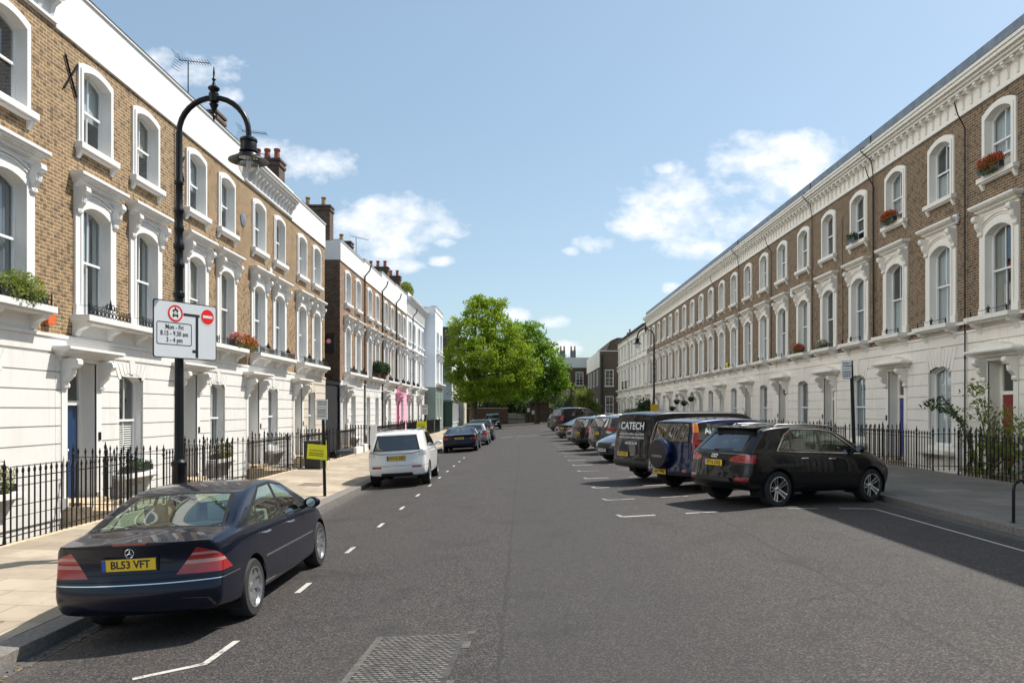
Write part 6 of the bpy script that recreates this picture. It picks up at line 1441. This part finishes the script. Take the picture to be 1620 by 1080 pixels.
# motor vehicle pictograms: a motorcycle above a car
mb = MB(); cx, cz = -.18+off[0], .245+off[1]
mb.prism([(cx-.05, cz-.045), (cx+.05, cz-.045), (cx+.045, cz-.015), (cx+.028, cz+.01), (cx-.028, cz+.01), (cx-.045, cz-.015)], 'y', fy-.006, fy-.004)
mb.box(cx-.046, fy-.006, cz-.062, cx-.028, fy-.004, cz-.045); mb.box(cx+.028, fy-.006, cz-.062, cx+.046, fy-.004, cz-.045)
for dx in (-.032, .032): mb.lathe([(.0001, fy-.006), (.018, fy-.006), (.018, fy-.004)], (cx+dx, 0, cz+.035), 12, 'y')
mb.prism([(cx-.04, cz+.04), (cx+.03, cz+.035), (cx+.038, cz+.055), (cx+.005, cz+.075), (cx-.02, cz+.06)], 'y', fy-.0055, fy-.004); mb.lathe([(.0001, fy-.006), (.011, fy-.006), (.011, fy-.004)], (cx-.002, 0, cz+.082), 10, 'y')
part('pictogram', mb, M['ink'], pn); part('pictogram_window', MB().box(cx-.026, fy-.008, cz-.018, cx+.026, fy-.006, cz+.002), M['sign_white'], pn)
mb = MB()
for dz in (-.2, .2): mb.lathe([(.115, -.025), (.115, .025)], (0, 0, zc_+dz), 14); mb.box(-.05, fy+.012, zc_+dz-.03, .05, -.09, zc_+dz+.03)
part('clamp', mb, M['iron'], SG)

# parking sign posts with tied notices
def parking_post(x, y, label, h, lean=0., yellow=True, plate=(.30, .52), rot=R(-10), yz=1.15, ysz=(.52, .38)):
    t = thing('parking_sign_post', label, 'sign post', (x, y, gz(x)-.01), 0, 'parking sign posts')
    lx = -lean*h
    part('pole', MB().tube([(0,0,0),(lx*.5,0,h*.5),(lx,0,h)], .042, 10), M['iron'], t)
    c, s_ = math.cos(rot), math.sin(rot)
    pl = part('sign_plate', MB().box(-plate[0]/2, -.055, -plate[1], plate[0]/2, -.043, 0), M['sign_white'], t, (lx-(.0 if x < 0 else .12), 0, h), (0, 0, rot))
    mb = MB(); r_ = random.Random(2)
    for i, z in enumerate((-.07, -.13, -.27, -.32, -.37, -.43)):
        xx = -plate[0]*.36
        while xx < plate[0]*.34:
            w_ = .02+r_.random()*.03; mb.box(xx, -.0565, z-.012, xx+w_, -.055, z+.012); xx += w_+.012
    mb.box(-plate[0]*.4, -.0565, -.205, plate[0]*.4, -.055, -.2)
    part('lettering', mb, M['ink'], pl)
    if yellow:
        yl = part('yellow_notice', MB().box(-ysz[0]/2, -.062, -ysz[1]/2, ysz[0]/2, -.056, ysz[1]/2), M['sign_yellow'], t, (lx*.35-ysz[0]*.32, 0, yz), (0, R(4), rot))
        text('lettering', 'SUSPENDED', .07, M['ink'], yl, (0, -.063, .03), (R(90), 0, 0)); mb = MB()
        for i in range(2): mb.box(-ysz[0]*.4, -.064, -.05-i*.05, ysz[0]*.36, -.062, -.03-i*.05)
        part('small_print', mb, M['ink'], yl)
        part('tie', MB().tube([(lx*.3+.05,-.03,yz-.5),(lx*.3+.07,-.02,yz-.1),(lx*.3+.05,-.01,yz+.3)], .012, 5), M['rope'], t)
        part('clip', MB().lathe([(.055,-.04),(.055,.04)], (lx*.4, 0, yz+.22), 10), M['iron'], t)
    return t
parking_post(-5.12, 19.8, 'black sign post with a bright yellow notice near the blue saloon', 2.50, lean=.02)
parking_post(-5.12, 40.0, 'black sign post with a yellow notice beyond the white car', 2.5, lean=0, yz=1.45)
parking_post(8.0, 18.5, 'leaning black sign post with a white parking plate behind the black car', 3.0, lean=.035, yellow=False, plate=(.22, .42))
t = thing('yellow_notice', 'yellow and orange notice tied to the far right lamp post', 'notice', (8.25, 48.35, 1.9)); part('board', MB().box(-.25, -.02, 0, .22, 0, .55), mat('orange_notice', (.75,.42,.02), .5), t); part('tie', MB().lathe([(.115,-.02),(.115,.02)], (0,.15,.3), 12), M['rope'], t)

# cycle hoop on the right pavement
t = thing('bicycle_stand', 'wavy black tube bicycle stand on the right pavement edge', 'bicycle stand', (7.85, 12.3, gz(7.9)))
P = [(0,0,0),(0,0,.25),(0,0,.5),(.01,0,.6),(.06,0,.665),(.13,0,.68),(.2,0,.64),(.235,0,.56),(.24,0,.45),(.25,0,.32),(.30,0,.24),(.38,0,.22),(.46,0,.25),(.51,0,.33),(.52,0,.45),(.525,0,.56),(.56,0,.64),(.63,0,.68),(.70,0,.665),(.75,0,.6),(.76,0,.5),(.76,0,0)]
part('hoop', MB().tube(P, .024, 10), M['iron'], t); part('foot', MB().lathe([(.055,0),(.055,.008)], (0,0,.002), 12), M['iron'], t); part('foot', MB().lathe([(.055,0),(.055,.008)], (.76,0,.002), 12), M['iron'], t)

# small service covers in the pavement
for i, (x, y) in enumerate(((-5.75, 7.6), (-6.2, 22.5), (9.3, 20.0))):
    mb = MB(); a = .32; z0 = gz(x)+.003; k = (gz(x+.1)-gz(x-.1))/.2
    mb.add([(-a,-.45,-a*k),(a,-.45,a*k),(a,.45,a*k),(-a,.45,-a*k)], [(0,1,2,3)]); o = part('service_cover', mb, mat('cover_fill%d' % i, (.17,.13,.10), .85, noise=(26,.6,6)), None, (x, y, z0))
    tag(o, ['brown pebbled service cover in the left pavement at the bottom left corner', 'brown service cover in the left pavement near the yellow notice', 'service cover in the shaded right pavement'][i], 'cover')

# television aerials on the left roofs
def aerial(x, y, z, h, label, ang, double=False):
    t = thing('roof_aerial', label, 'aerial', (x, y, z), 0, 'television aerials on the left roofs'); part('mast', MB().tube([(0,0,0),(0,0,h)], .02, 6), M['iron'], t)
    def yagi(zz, L_, a):
        mb = MB(); d = Vector((math.cos(a), math.sin(a), .0)); n_ = Vector((-d.y, d.x, 0))
        mb.tube([d*(-L_*.3)+Vector((0,0,zz+.1)), d*(L_*.7)+Vector((0,0,zz-.12))], .014, 5)
        for i in range(11):
            c = d*(-L_*.22+L_*.09*i)+Vector((0,0,zz+.08-.019*i)); mb.tube([c-n_*.12+Vector((0,0,.05)), c+n_*.12-Vector((0,0,.05))], .007, 4)
        c = d*(-L_*.3)+Vector((0,0,zz+.1))
        for k in (-.28,-.2,-.12,-.05,.05,.12,.2,.28): mb.tube([c-n_*.2+Vector((0,0,k))-d*.25*abs(k)*2, c+n_*.2+Vector((0,0,k))-d*.25*abs(k)*2], .007, 4)
        part('antenna', mb, M['iron'], t)
    yagi(h, 1.15, ang)
    if double: yagi(h*.62, .9, ang+.5)
aerial(-11.0, 25.2, 11.0, 2.5, 'tall television aerial above the near left parapet, left of the lamp', R(-12))
aerial(-11.0, 30.8, 11.3, 1.9, 'double television aerial beside the chimney behind the lamp arch', R(-15), True)
aerial(-11.0, 50.5, 11.2, 2.2, 'small television aerial above the second left terrace', R(10))

# ------------------------------------------------------------------ plants on ledges
def leaves(c, r, n, size, seed=0, flat=1., up=0.):
    """scatter of small leaf blades filling an ellipsoid"""
    g = np.random.default_rng(seed); p = g.normal(size=(n, 3)); p /= np.linalg.norm(p, axis=1)[:, None]; p *= (g.random(n)**.45)[:, None]
    p = p*np.array(r)+np.array(c); a = g.normal(size=(n, 3)); a[:, 2] += up; a /= np.linalg.norm(a, axis=1)[:, None]
    b = np.cross(a, g.normal(size=(n, 3))); b /= np.linalg.norm(b, axis=1)[:, None]; s_ = size*(.6+.8*g.random(n))[:, None]
    V = np.stack([p-a*s_, p-b*s_*.45, p+a*s_, p+b*s_*.45], 1).reshape(-1, 3)
    return V
def leaf_mesh(name, Vs, m):
    V = np.concatenate(Vs); n = len(V)//4; me = bpy.data.meshes.new(name); me.vertices.add(len(V)); me.vertices.foreach_set('co', V.astype(np.float32).ravel())
    me.loops.add(4*n); me.loops.foreach_set('vertex_index', np.arange(4*n, dtype=np.int32)); me.polygons.add(n); me.polygons.foreach_set('loop_start', np.arange(0, 4*n, 4, dtype=np.int32))
    me.materials.append(m); me.update(calc_edges=True); return me
def planter(x, y, z, w, label, flower=None, d=.22, h=.20, fol='green5', fh=.28, seed=1, pot='door_black', nl=500):
    t = thing('flower_box', label, 'flower box', (x, y, z), 0, 'planted boxes on ledges and sills')
    h *= .75; d_ = d*.7
    part('trough', MB().box(-d_/2, -w/2, 0, d_/2, w/2, h), M[pot], t, bevel=.01)
    obj('foliage', leaf_mesh('foliage', [leaves((0, 0, h+fh*.15), (d*.95, w*.56, fh*.85), int(nl*2.2), .033, seed)], M[fol]), t)
    if flower: obj('flowers', leaf_mesh('flowers', [leaves((0, 0, h+fh*.35), (d*1.02, w*.56, fh*.75), int(nl*1.2), .036, seed+50)], M[flower]), t)
    return t
sz = 4.12
planter(-9.28, 14.2, sz, 1.3, 'box of tall green herbs on the leftmost balcony', None, seed=3, fh=.42, nl=900)
planter(-9.28, 12.4, sz, 1.2, 'box of green herbs at the very left end of the leftmost balcony', None, seed=4, fh=.4)
planter(-9.32, 26.0, sz, 1.6, 'balcony box of pink and red geraniums right of the traffic board', 'red_flower', seed=5, fh=.34, nl=700)
planter(-9.30, 24.9, sz, .7, 'small balcony box of pink geraniums against the traffic board', 'pink_flower', seed=6, fh=.34)
planter(-9.42, 13.45, .60, 1.4, 'window box of feathery green plants low at the left edge', 'white_flower', seed=7, fh=.42, nl=900, pot='door_black')
planter(-9.42, 18.75, .60, 1.3, 'black window box with thin plants right of the dark blue door', None, seed=8, fh=.16, nl=260, pot='door_black', fol='green3')
planter(-9.42, 24.05, .60, 1.3, 'window box of pale flowers behind the railings right of the lamp post', 'white_flower', seed=9, fh=.34, pot='door_black')
R_ = lambda n, c: 22.05+5.76*(n+1)-c
planter(12.55, R_(-1, 1.42), 8.50, .95, 'red geraniums in a box on the top right window sill', 'red_flower', seed=11, fh=.30, nl=600)
planter(12.55, R_(0, 1.42), 8.50, .9, 'red geraniums in a box on the top floor sill above the royal blue door', 'red_flower', seed=12, fh=.28, nl=500)
planter(12.55, R_(1, 4.30), 8.50, .6, 'small green plant on the open top floor window sill', None, seed=13, fh=.2, nl=200, fol='green3')
planter(12.55, R_(2, 4.30), 4.66, .9, 'red geraniums on a first floor ledge of the right terrace', 'red_flower', seed=14, fh=.3)
planter(12.55, R_(1, 1.42)+.1, 4.66, .8, 'terracotta box with white and red flowers on a first floor ledge', 'white_flower', seed=15, fh=.25, nl=300)
planter(12.6, R_(3, 4.25), .86, 1.3, 'bright red flowers on a ground floor ledge behind the black car', 'red_flower', seed=16, fh=.4, nl=700)
planter(12.6, R_(4, 4.25), .86, 1.2, 'red flowers on a ground floor ledge above the blue estate', 'red_flower', seed=17, fh=.3)
for i, yy in enumerate((48.9, 50.9)):
    t = thing('topiary', ['left clipped ball bush on the second terrace balcony', 'right clipped ball bush on the second terrace balcony'][i], 'bush', (-9.25, yy, sz), 0, 'clipped bushes on the balcony')
    part('pot', MB().lathe([(.14,0),(.19,.3),(.17,.3)], n=12), M['pot'], t); obj('foliage', leaf_mesh('foliage', [leaves((0,0,.66), (.46,.46,.46), 2200, .05, 20+i)], M['green3']), t)
for i, (yy, zz) in enumerate(((59.5, 2.6), (62.3, 2.75), (64.2, 2.2), (57.0, 2.9))):
    t = thing('hanging_basket', ['nearest dark hanging basket on the far right terrace', 'second dark hanging basket on the far right terrace', 'lowest dark hanging basket on the far right terrace', 'highest dark hanging basket on the far right terrace'][i], 'hanging basket', (12.45, yy, zz), 0, 'hanging baskets')
    part('bowl', MB().lathe([(.0001,-.22),(.16,-.16),(.26,0),(.24,0)], n=12), M['iron'], t); obj('foliage', leaf_mesh('foliage', [leaves((0,0,.06), (.3,.3,.15), 250, .05, 30+i)], M['green3']), t); part('bracket', MB().tube([(.3,0,.55),(0,0,.5),(0,0,.05)], .012, 5), M['iron'], t)
t = thing('porch_lantern', 'black lantern hanging in a porch of the right terrace', 'lantern', (12.95, R_(2, 1.5), 3.0)); part('cage', MB().lathe([(.02,.35),(.03,.30),(.16,.2),(.13,-.12),(.05,-.18)], n=6), M['iron'], t); part('chain', MB().tube([(0,0,.3),(0,0,.44)], .01, 5), M['iron'], t)
# wheelie bins by the passage
for i, (x, y) in enumerate(((-7.6, 27.9),)):
    t = thing('wheelie_bin', ['black wheeled bin by the railings behind the yellow notice', 'second black wheeled bin nearer the passage'][i], 'bin', (x, y, -.02), 0, 'wheeled bins'); part('body', MB().prism([(-.24,0),(.24,0),(.29,.95),(-.29,.95)], 'x', -.28, .28), M['bin'], t); part('lid', MB().box(-.31,-.31,.95,.31,.31,1.0), M['bin'], t, bevel=.01)
# ------------------------------------------------------------------ trees
def tree(name, label, x, y, z, trunk_r, fork, blobs, n, leaf, m, seed, group=None, cat='tree', limbs=7, per=34):
    t = thing(name, label, cat, (x, y, z), 0, group); g = np.random.default_rng(seed); r_ = random.Random(seed)
    top = max(b[2]+b[5]*.3 for b in blobs)
    mb = MB(); P = [(0,0,0), (.05,0,fork*.5), (.0,.1,fork)]
    mb.tube(P, [trunk_r*1.25, trunk_r, trunk_r*.85], 10)
    part('trunk', mb, M['bark'], t)
    mb = MB()
    for i in range(limbs):
        b = blobs[i % len(blobs)]; e = Vector((b[0]+r_.uniform(-.5,.5)*b[3], b[1]+r_.uniform(-.5,.5)*b[4], b[2]+r_.uniform(-.2,.5)*b[5])); s = Vector((0,.1,fork*r_.uniform(.82,1.)))
        m1 = s.lerp(e, .4)+Vector((r_.uniform(-.4,.4), r_.uniform(-.4,.4), .5)); m2 = s.lerp(e, .75)+Vector((r_.uniform(-.4,.4), 0, .3))
        mb.tube([s, m1, m2, e], [trunk_r*.55, trunk_r*.35, trunk_r*.18, trunk_r*.05], 7)
        for k in range(4):
            q = m1.lerp(e, r_.uniform(.1,.8)); d = Vector((r_.uniform(-1,1)*b[3]*.6, r_.uniform(-1,1)*b[4]*.6, r_.uniform(-.1,.8)*b[5]*.7)); mb.tube([q, q+d*.5+Vector((0,0,.2)), q+d], [trunk_r*.16, trunk_r*.09, trunk_r*.03], 5)
    part('limbs', mb, M['bark'], t)
    vol = np.array([b[3]*b[4]*b[5] for b in blobs])**.67; cnt = (n*vol/vol.sum()).astype(int); Vs = []
    for b, c in zip(blobs, cnt):
        k = max(3, c//per); d = g.normal(size=(k, 3)); d /= np.linalg.norm(d, axis=1)[:, None]; rad = .45+.6*g.random(k)**.6
        cc = d*rad[:, None]*np.array(b[3:6])+np.array(b[:3])
        for q in cc:
            s_ = leaf*(2.0+2.6*g.random()); Vs.append(leaves(q, (s_*1.4, s_*1.4, s_*.75), per, leaf, int(g.integers(1e9)), up=1.0))
    obj('crown', leaf_mesh('crown', Vs, m), t); return t
# blobs: centre x,y,z relative to the base, radii x,y,z
def BL(base, lst):
    """crown lobes given where they stand in the street (x, z) at depth offset dy"""
    return [(x-base[0], dy, z, rx, ry, rz) for x, z, rx, rz, ry, dy in lst]
tx = (-6.0, 92.)
tree('plane_tree', 'tall light green plane tree overhanging the far end of the street from the left', tx[0], tx[1], 0, .42, 5.2,
  BL(tx, [(-4.9,13.6,2.4,2.0,2.4,0),(-3.6,14.6,1.5,1.2,1.5,1),(-6.2,11.4,2.6,2.0,2.6,-1),(-3.0,11.2,2.6,2.0,2.8,0),(-7.4,8.8,2.4,1.7,2.4,0),(-4.4,8.6,3.2,2.0,3.,-2),(-1.4,9.0,2.4,1.8,2.4,0),(.4,7.2,1.7,1.2,1.8,0),(-8.6,6.8,1.5,1.5,1.6,0),(-6.6,5.6,2.1,1.4,2.,0),(-2.2,5.9,2.4,1.3,2.4,-1),(-.2,5.6,1.6,1.1,1.8,0),(-5.6,15.0,1.2,1.,1.2,0),(-4.6,4.4,2.2,1.2,1.9,-1),(-6.9,3.9,1.5,1.,1.4,-1.5),(-2.4,3.9,1.8,.9,1.5,-1)]),
  31000, .17, M['green1'], 1, 'trees closing the street', limbs=13)
tx = (1.9, 108.)
tree('plane_tree', 'darker green tree behind the light one with its trunk near the far gates', tx[0], tx[1], 0, .35, 4.6,
  BL(tx, [(-.8,13.0,2.2,1.6,2.4,0),(.6,12.2,1.8,1.4,2.,0),(2.2,10.4,2.0,1.6,2.,0),(.2,9.6,2.6,2.0,2.6,0),(3.6,8.2,2.0,1.7,2.,0),(1.2,7.0,2.8,1.9,2.6,0),(4.6,6.0,1.5,1.5,1.6,0),(-1.6,6.6,2.,1.6,2.,1),(2.8,5.2,2.,1.4,2.,0),(.6,4.6,2.,1.1,1.8,-1),(3.6,4.0,1.6,.9,1.5,-1),(-1.,4.2,1.6,.9,1.5,-1),(1.6,13.2,1.3,1.1,1.4,0),(3.2,9.6,1.8,1.5,1.8,-1),(5.6,6.6,.9,.8,1.,0),(4.6,8.4,1.5,1.2,1.5,0),(5.6,5.2,1.,1.,1.,0),(3.4,11.4,1.3,1.1,1.4,0),(-1.6,10.5,2.,1.6,2.,1)]),
  21000, .19, M['green2'], 2, 'trees closing the street', limbs=11)
tx = (-12., 112.)
tree('plane_tree', 'dark green tree in shade behind the left pavement end', tx[0]+6, tx[1]+9, 0, .3, 4.,
  [(-3,0,6.5,3,3,2.6),(1,0,5.5,3,2.5,2.2),(3.5,0,7,2.6,2.5,2.4),(-1,0,9,3,2.5,2.4),(5.5,0,4.4,2.2,2.,1.8)], 8000, .22, M['green2'], 3, 'trees closing the street')
tree('willow_tree', 'silvery small willow above the far wall', -1.9, 121, 0, .15, 2.6, [(-.6,0,4.2,1.6,1.5,1.2),(.8,0,4.6,1.5,1.4,1.2),(-1.8,0,3.2,1.2,1.,1.),(1.9,0,3.4,1.,1.,.9),(.2,0,5.4,1.1,1.,.8)], 5000, .15, M['green4'], 4, 'small trees at the far end')
tree('young_tree', 'bright rounded young tree before the brick building', 8.1, 100, .3, .08, 1.4, [(0,0,2.7,1.4,1.3,1.2),(-.3,0,3.9,1.0,.9,.9),(.5,0,1.9,1.4,1.2,1.)], 5200, .13, M['green5'], 5, 'small trees at the far end')
tree('young_tree', 'sparse young tree before the far brick house', 6.0, 110, .2, .08, 1.6, [(0,0,3.0,1.1,1.,1.1),(.6,0,2.2,1.3,1.,.9),(-1.,0,2.0,.9,.9,.8),(.2,0,4.2,.6,.6,.7)], 2400, .13, M['green4'], 6, 'small trees at the far end')
t = thing('hedge', 'dark clipped hedge in front of the white terrace', 'hedge', (11.3, 72, .3)); obj('foliage', leaf_mesh('foliage', [leaves((.2, i*1.5, 1.0), (.8, 1.1, 1.0), 900, .07, 60+i) for i in range(9)], M['green3']), t)
tree('palm_bush', 'dark spiky bush standing over the hedge', 11.4, 71, .3, .08, 1.2, [(0,0,1.9,.7,.7,.6)], 700, .16, M['green3'], 9, cat='bush')
tree('tall_shrub', 'leafy dark shrub behind the railings by the red front door', 11.95, 19.55, -1., .05, 1.6, [(0,.1,2.6,.5,.9,.8),(.1,-.7,2.2,.45,.8,.8),(0,.7,3.3,.3,.5,.5),(.0,-.2,1.7,.5,1.3,.7)], 1700, .055, M['green5'], 10, cat='shrub', limbs=9, per=10)
t = thing('climbing_rose', 'arching dark-leaved rose stems over the right railings', 'rose', (11.9, 20.1, .3)); mb = MB(); Vs = []
for k in range(5):
    P = [(0, 0, 0), (-.05, .2+.1*k, 1.0+.1*k), (-.1, .8+.2*k, 1.7+.12*k), (-.15, 1.5+.25*k, 1.75+.05*k)]; mb.tube(P, [.012, .01, .007, .004], 5)
    for q in np.linspace(.4, 1, 14):
        i = min(2, int(q*3)); f = q*3-i; c = [P[i][j]+(P[i+1][j]-P[i][j])*f for j in range(3)]; Vs.append(leaves(c, (.10,.12,.10), 4, .06, k*50+int(q*40)))
part('stems', mb, M['bark'], t); obj('foliage', leaf_mesh('foliage', Vs, M['green3']), t)
t = thing('roof_garden', 'green roof garden bush above the second left terrace', 'bush', (-9.9, 66.3, 11.8)); obj('foliage', leaf_mesh('foliage', [leaves((-.2,0,.55), (.6,1.6,.75), 2600, .09, 80)], M['green5']), t); part('planter', MB().box(-.7,-1.6,-.3,.2,1.6,.1), M['timber'], t)
# dry leaves and grit swept into the gutters
g = np.random.default_rng(77); Vs = []
for x0, n_ in ((-4.62, 1500), (7.5, 1100)):
    for k in range(n_):
        y = 4+g.random()**1.6*50; x = x0+abs(g.normal())*.09*(1 if x0 < 0 else -1); s_ = .008+.016*g.random(); a = g.random()*6.28; z = gz(x)+.006+.006*g.random()
        d = np.array([math.cos(a), math.sin(a), g.normal()*.25])*s_; e = np.array([-math.sin(a), math.cos(a), g.normal()*.2])*s_*.6; c = np.array([x, y, z+.004]); Vs.append(np.stack([c-d, c-e, c+d, c+e]))
o = tag(obj('leaf_litter', leaf_mesh('leaf_litter', Vs, mat('dry_leaf', (.20, .13, .06), .9, noise=(3, .5)))), kind='stuff'); o['label'] = 'dry leaves and grit along both kerbs'
# undergrowth along the far wall
t = tag(obj('shrubbery', leaf_mesh('shrubbery', [leaves((x, 119.4+(i % 3), 1.0+.5*(i % 2)), (1.9, 1.1, 1.9), 1500, .16, 90+i) for i, x in enumerate(np.arange(-14, 16, 1.6))], M['green3'])), kind='stuff'); t['label'] = 'dark shrubbery massed behind the far wall'
far = [leaves((x, 150+(i % 4)*6, 3+(i % 3)), (7, 4, 5.5), 1600, .5, 200+i) for i, x in enumerate(range(-90, 100, 8))]
t = tag(obj('distant_wood', leaf_mesh('distant_wood', far, M['green2'])), kind='stuff'); t['label'] = 'distant trees beyond the end of the street'

# ------------------------------------------------------------------ light, sky, camera
SUNV = Vector((7.3, 3.5, 11.7)).normalized()
el = math.asin(SUNV.z); az = math.atan2(SUNV.x, SUNV.y)
ld = bpy.data.lights.new('sun', 'SUN'); ld.energy = 3.9; ld.angle = R(.53); ld.color = (1., .95, .87)
lo = bpy.data.objects.new('sun', ld); COL.objects.link(lo); lo.rotation_euler = (-SUNV).to_track_quat('-Z', 'Y').to_euler(); lo.location = (30, 20, 60)
wd = bpy.data.worlds.new('World'); S.world = wd; wd.use_nodes = True; nt = wd.node_tree; nt.nodes.clear()
sky = N(nt, 'ShaderNodeTexSky'); sky.sky_type = 'NISHITA'; sky.sun_disc = False; sky.sun_elevation = el; sky.sun_rotation = az; sky.altitude = 20; sky.air_density = 1.0; sky.dust_density = 1.4; sky.ozone_density = 1.2
tc = N(nt, 'ShaderNodeTexCoord'); sp = N(nt, 'ShaderNodeSeparateXYZ'); nt.links.new(tc.outputs['Generated'], sp.inputs[0])
ys_ = mathn(nt, 'MAXIMUM', sp.outputs['Y'], .02); U = mathn(nt, 'DIVIDE', sp.outputs['X'], ys_); Vv = mathn(nt, 'DIVIDE', sp.outputs['Z'], ys_)
cbw = N(nt, 'ShaderNodeCombineXYZ'); nt.links.new(U, cbw.inputs[0]); nt.links.new(mathn(nt, 'MULTIPLY', Vv, 1.5), cbw.inputs[1])
n1 = N(nt, 'ShaderNodeTexNoise', Scale=9., Detail=9., Roughness=.58); nt.links.new(cbw.outputs[0], n1.inputs['Vector'])
n2 = N(nt, 'ShaderNodeTexNoise', Scale=26., Detail=8., Roughness=.6); nt.links.new(cbw.outputs[0], n2.inputs['Vector'])
clouds = [(1235,275,120,62),(1110,325,135,55),(1180,365,120,40),(1050,345,80,34),(1265,240,80,32),(1120,390,90,22),(940,386,38,15),(1052,267,20,9),(905,398,16,8),(480,258,85,30),(430,240,50,22),(620,350,115,38),(590,385,85,36),(700,362,60,16),(630,420,36,12),(700,412,22,8),
          (315,120,75,30),(345,148,40,22),(250,100,40,20),(815,498,24,12),(880,508,26,11),(885,551,42,12),(1066,455,22,9),(705,385,20,8),(1010,352,50,26)]
acc = None
for (cx_, cy_, a_, b_) in clouds:
    du = mathn(nt, 'DIVIDE', mathn(nt, 'SUBTRACT', U, (cx_-VX)/F), a_/F*1.0); dv = mathn(nt, 'DIVIDE', mathn(nt, 'SUBTRACT', Vv, (VY-cy_)/F), b_/F*1.12)
    d = mathn(nt, 'SUBTRACT', 1., mathn(nt, 'ADD', mathn(nt, 'MULTIPLY', du, du), mathn(nt, 'MULTIPLY', dv, dv))); acc = d if acc is None else mathn(nt, 'MAXIMUM', acc, d)
shape = mathn(nt, 'ADD', mathn(nt, 'MULTIPLY', acc, 1.25), mathn(nt, 'ADD', mathn(nt, 'MULTIPLY', mathn(nt, 'SUBTRACT', n1.outputs['Fac'], .5), 5.0), mathn(nt, 'MULTIPLY', mathn(nt, 'SUBTRACT', n2.outputs['Fac'], .5), 3.4)))
cm = mathn(nt, 'MULTIPLY', mathn(nt, 'SUBTRACT', shape, .02), .62, True)
cm = mathn(nt, 'MULTIPLY', cm, mathn(nt, 'GREATER_THAN', sp.outputs['Y'], .05))
# added bright cloud, out of view westward, to lift the shaded right terrace
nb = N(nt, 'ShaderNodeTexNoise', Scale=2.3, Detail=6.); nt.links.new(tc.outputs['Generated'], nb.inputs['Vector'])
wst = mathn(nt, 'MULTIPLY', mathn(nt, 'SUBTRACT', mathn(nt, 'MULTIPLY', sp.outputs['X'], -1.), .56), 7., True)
west_fill = mathn(nt, 'MULTIPLY', mathn(nt, 'MULTIPLY', wst, mathn(nt, 'MULTIPLY', mathn(nt, 'SUBTRACT', sp.outputs['Z'], .12), 6., True)), mathn(nt, 'MULTIPLY', mathn(nt, 'SUBTRACT', nb.outputs['Fac'], .36), 7., True))
cshade = mathn(nt, 'MULTIPLY', mathn(nt, 'SUBTRACT', n2.outputs['Fac'], .42), 1.8, True)
skc = mixc(nt, 1., sky.outputs['Color'], (.95, .975, .95), 'MULTIPLY'); skc = mixc(nt, .22, skc, (4.6, 6.4, 7.4))
cc = mixc(nt, cshade, (7.0, 7.2, 7.6), (8.6, 8.6, 8.6))
skc = mixc(nt, mathn(nt, 'MULTIPLY', cm, .85), skc, cc); skc = mixc(nt, west_fill, skc, (16., 15.8, 15.2))
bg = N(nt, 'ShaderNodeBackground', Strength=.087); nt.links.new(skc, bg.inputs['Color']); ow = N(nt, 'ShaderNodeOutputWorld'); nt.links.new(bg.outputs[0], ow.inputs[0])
cd = bpy.data.cameras.new('camera'); co_ = bpy.data.objects.new('camera', cd); COL.objects.link(co_); co_.location = (0, 0, EYE); co_.rotation_euler = (R(90), 0, 0)
cd.sensor_width = 36; cd.lens = 27.0; cd.shift_x = -(VX-810)/1620; cd.shift_y = (VY-540)/1620; cd.clip_end = 3000; cd.clip_start = .1; S.camera = co_
S.view_settings.view_transform = 'Standard'; S.view_settings.look = 'None'; S.view_settings.exposure = .80; S.view_settings.gamma = 1
S.render.engine = 'CYCLES'; S.cycles.max_bounces = 6; S.cycles.diffuse_bounces = 5; S.cycles.glossy_bounces = 3; S.cycles.transparent_max_bounces = 12; S.cycles.use_denoising = True
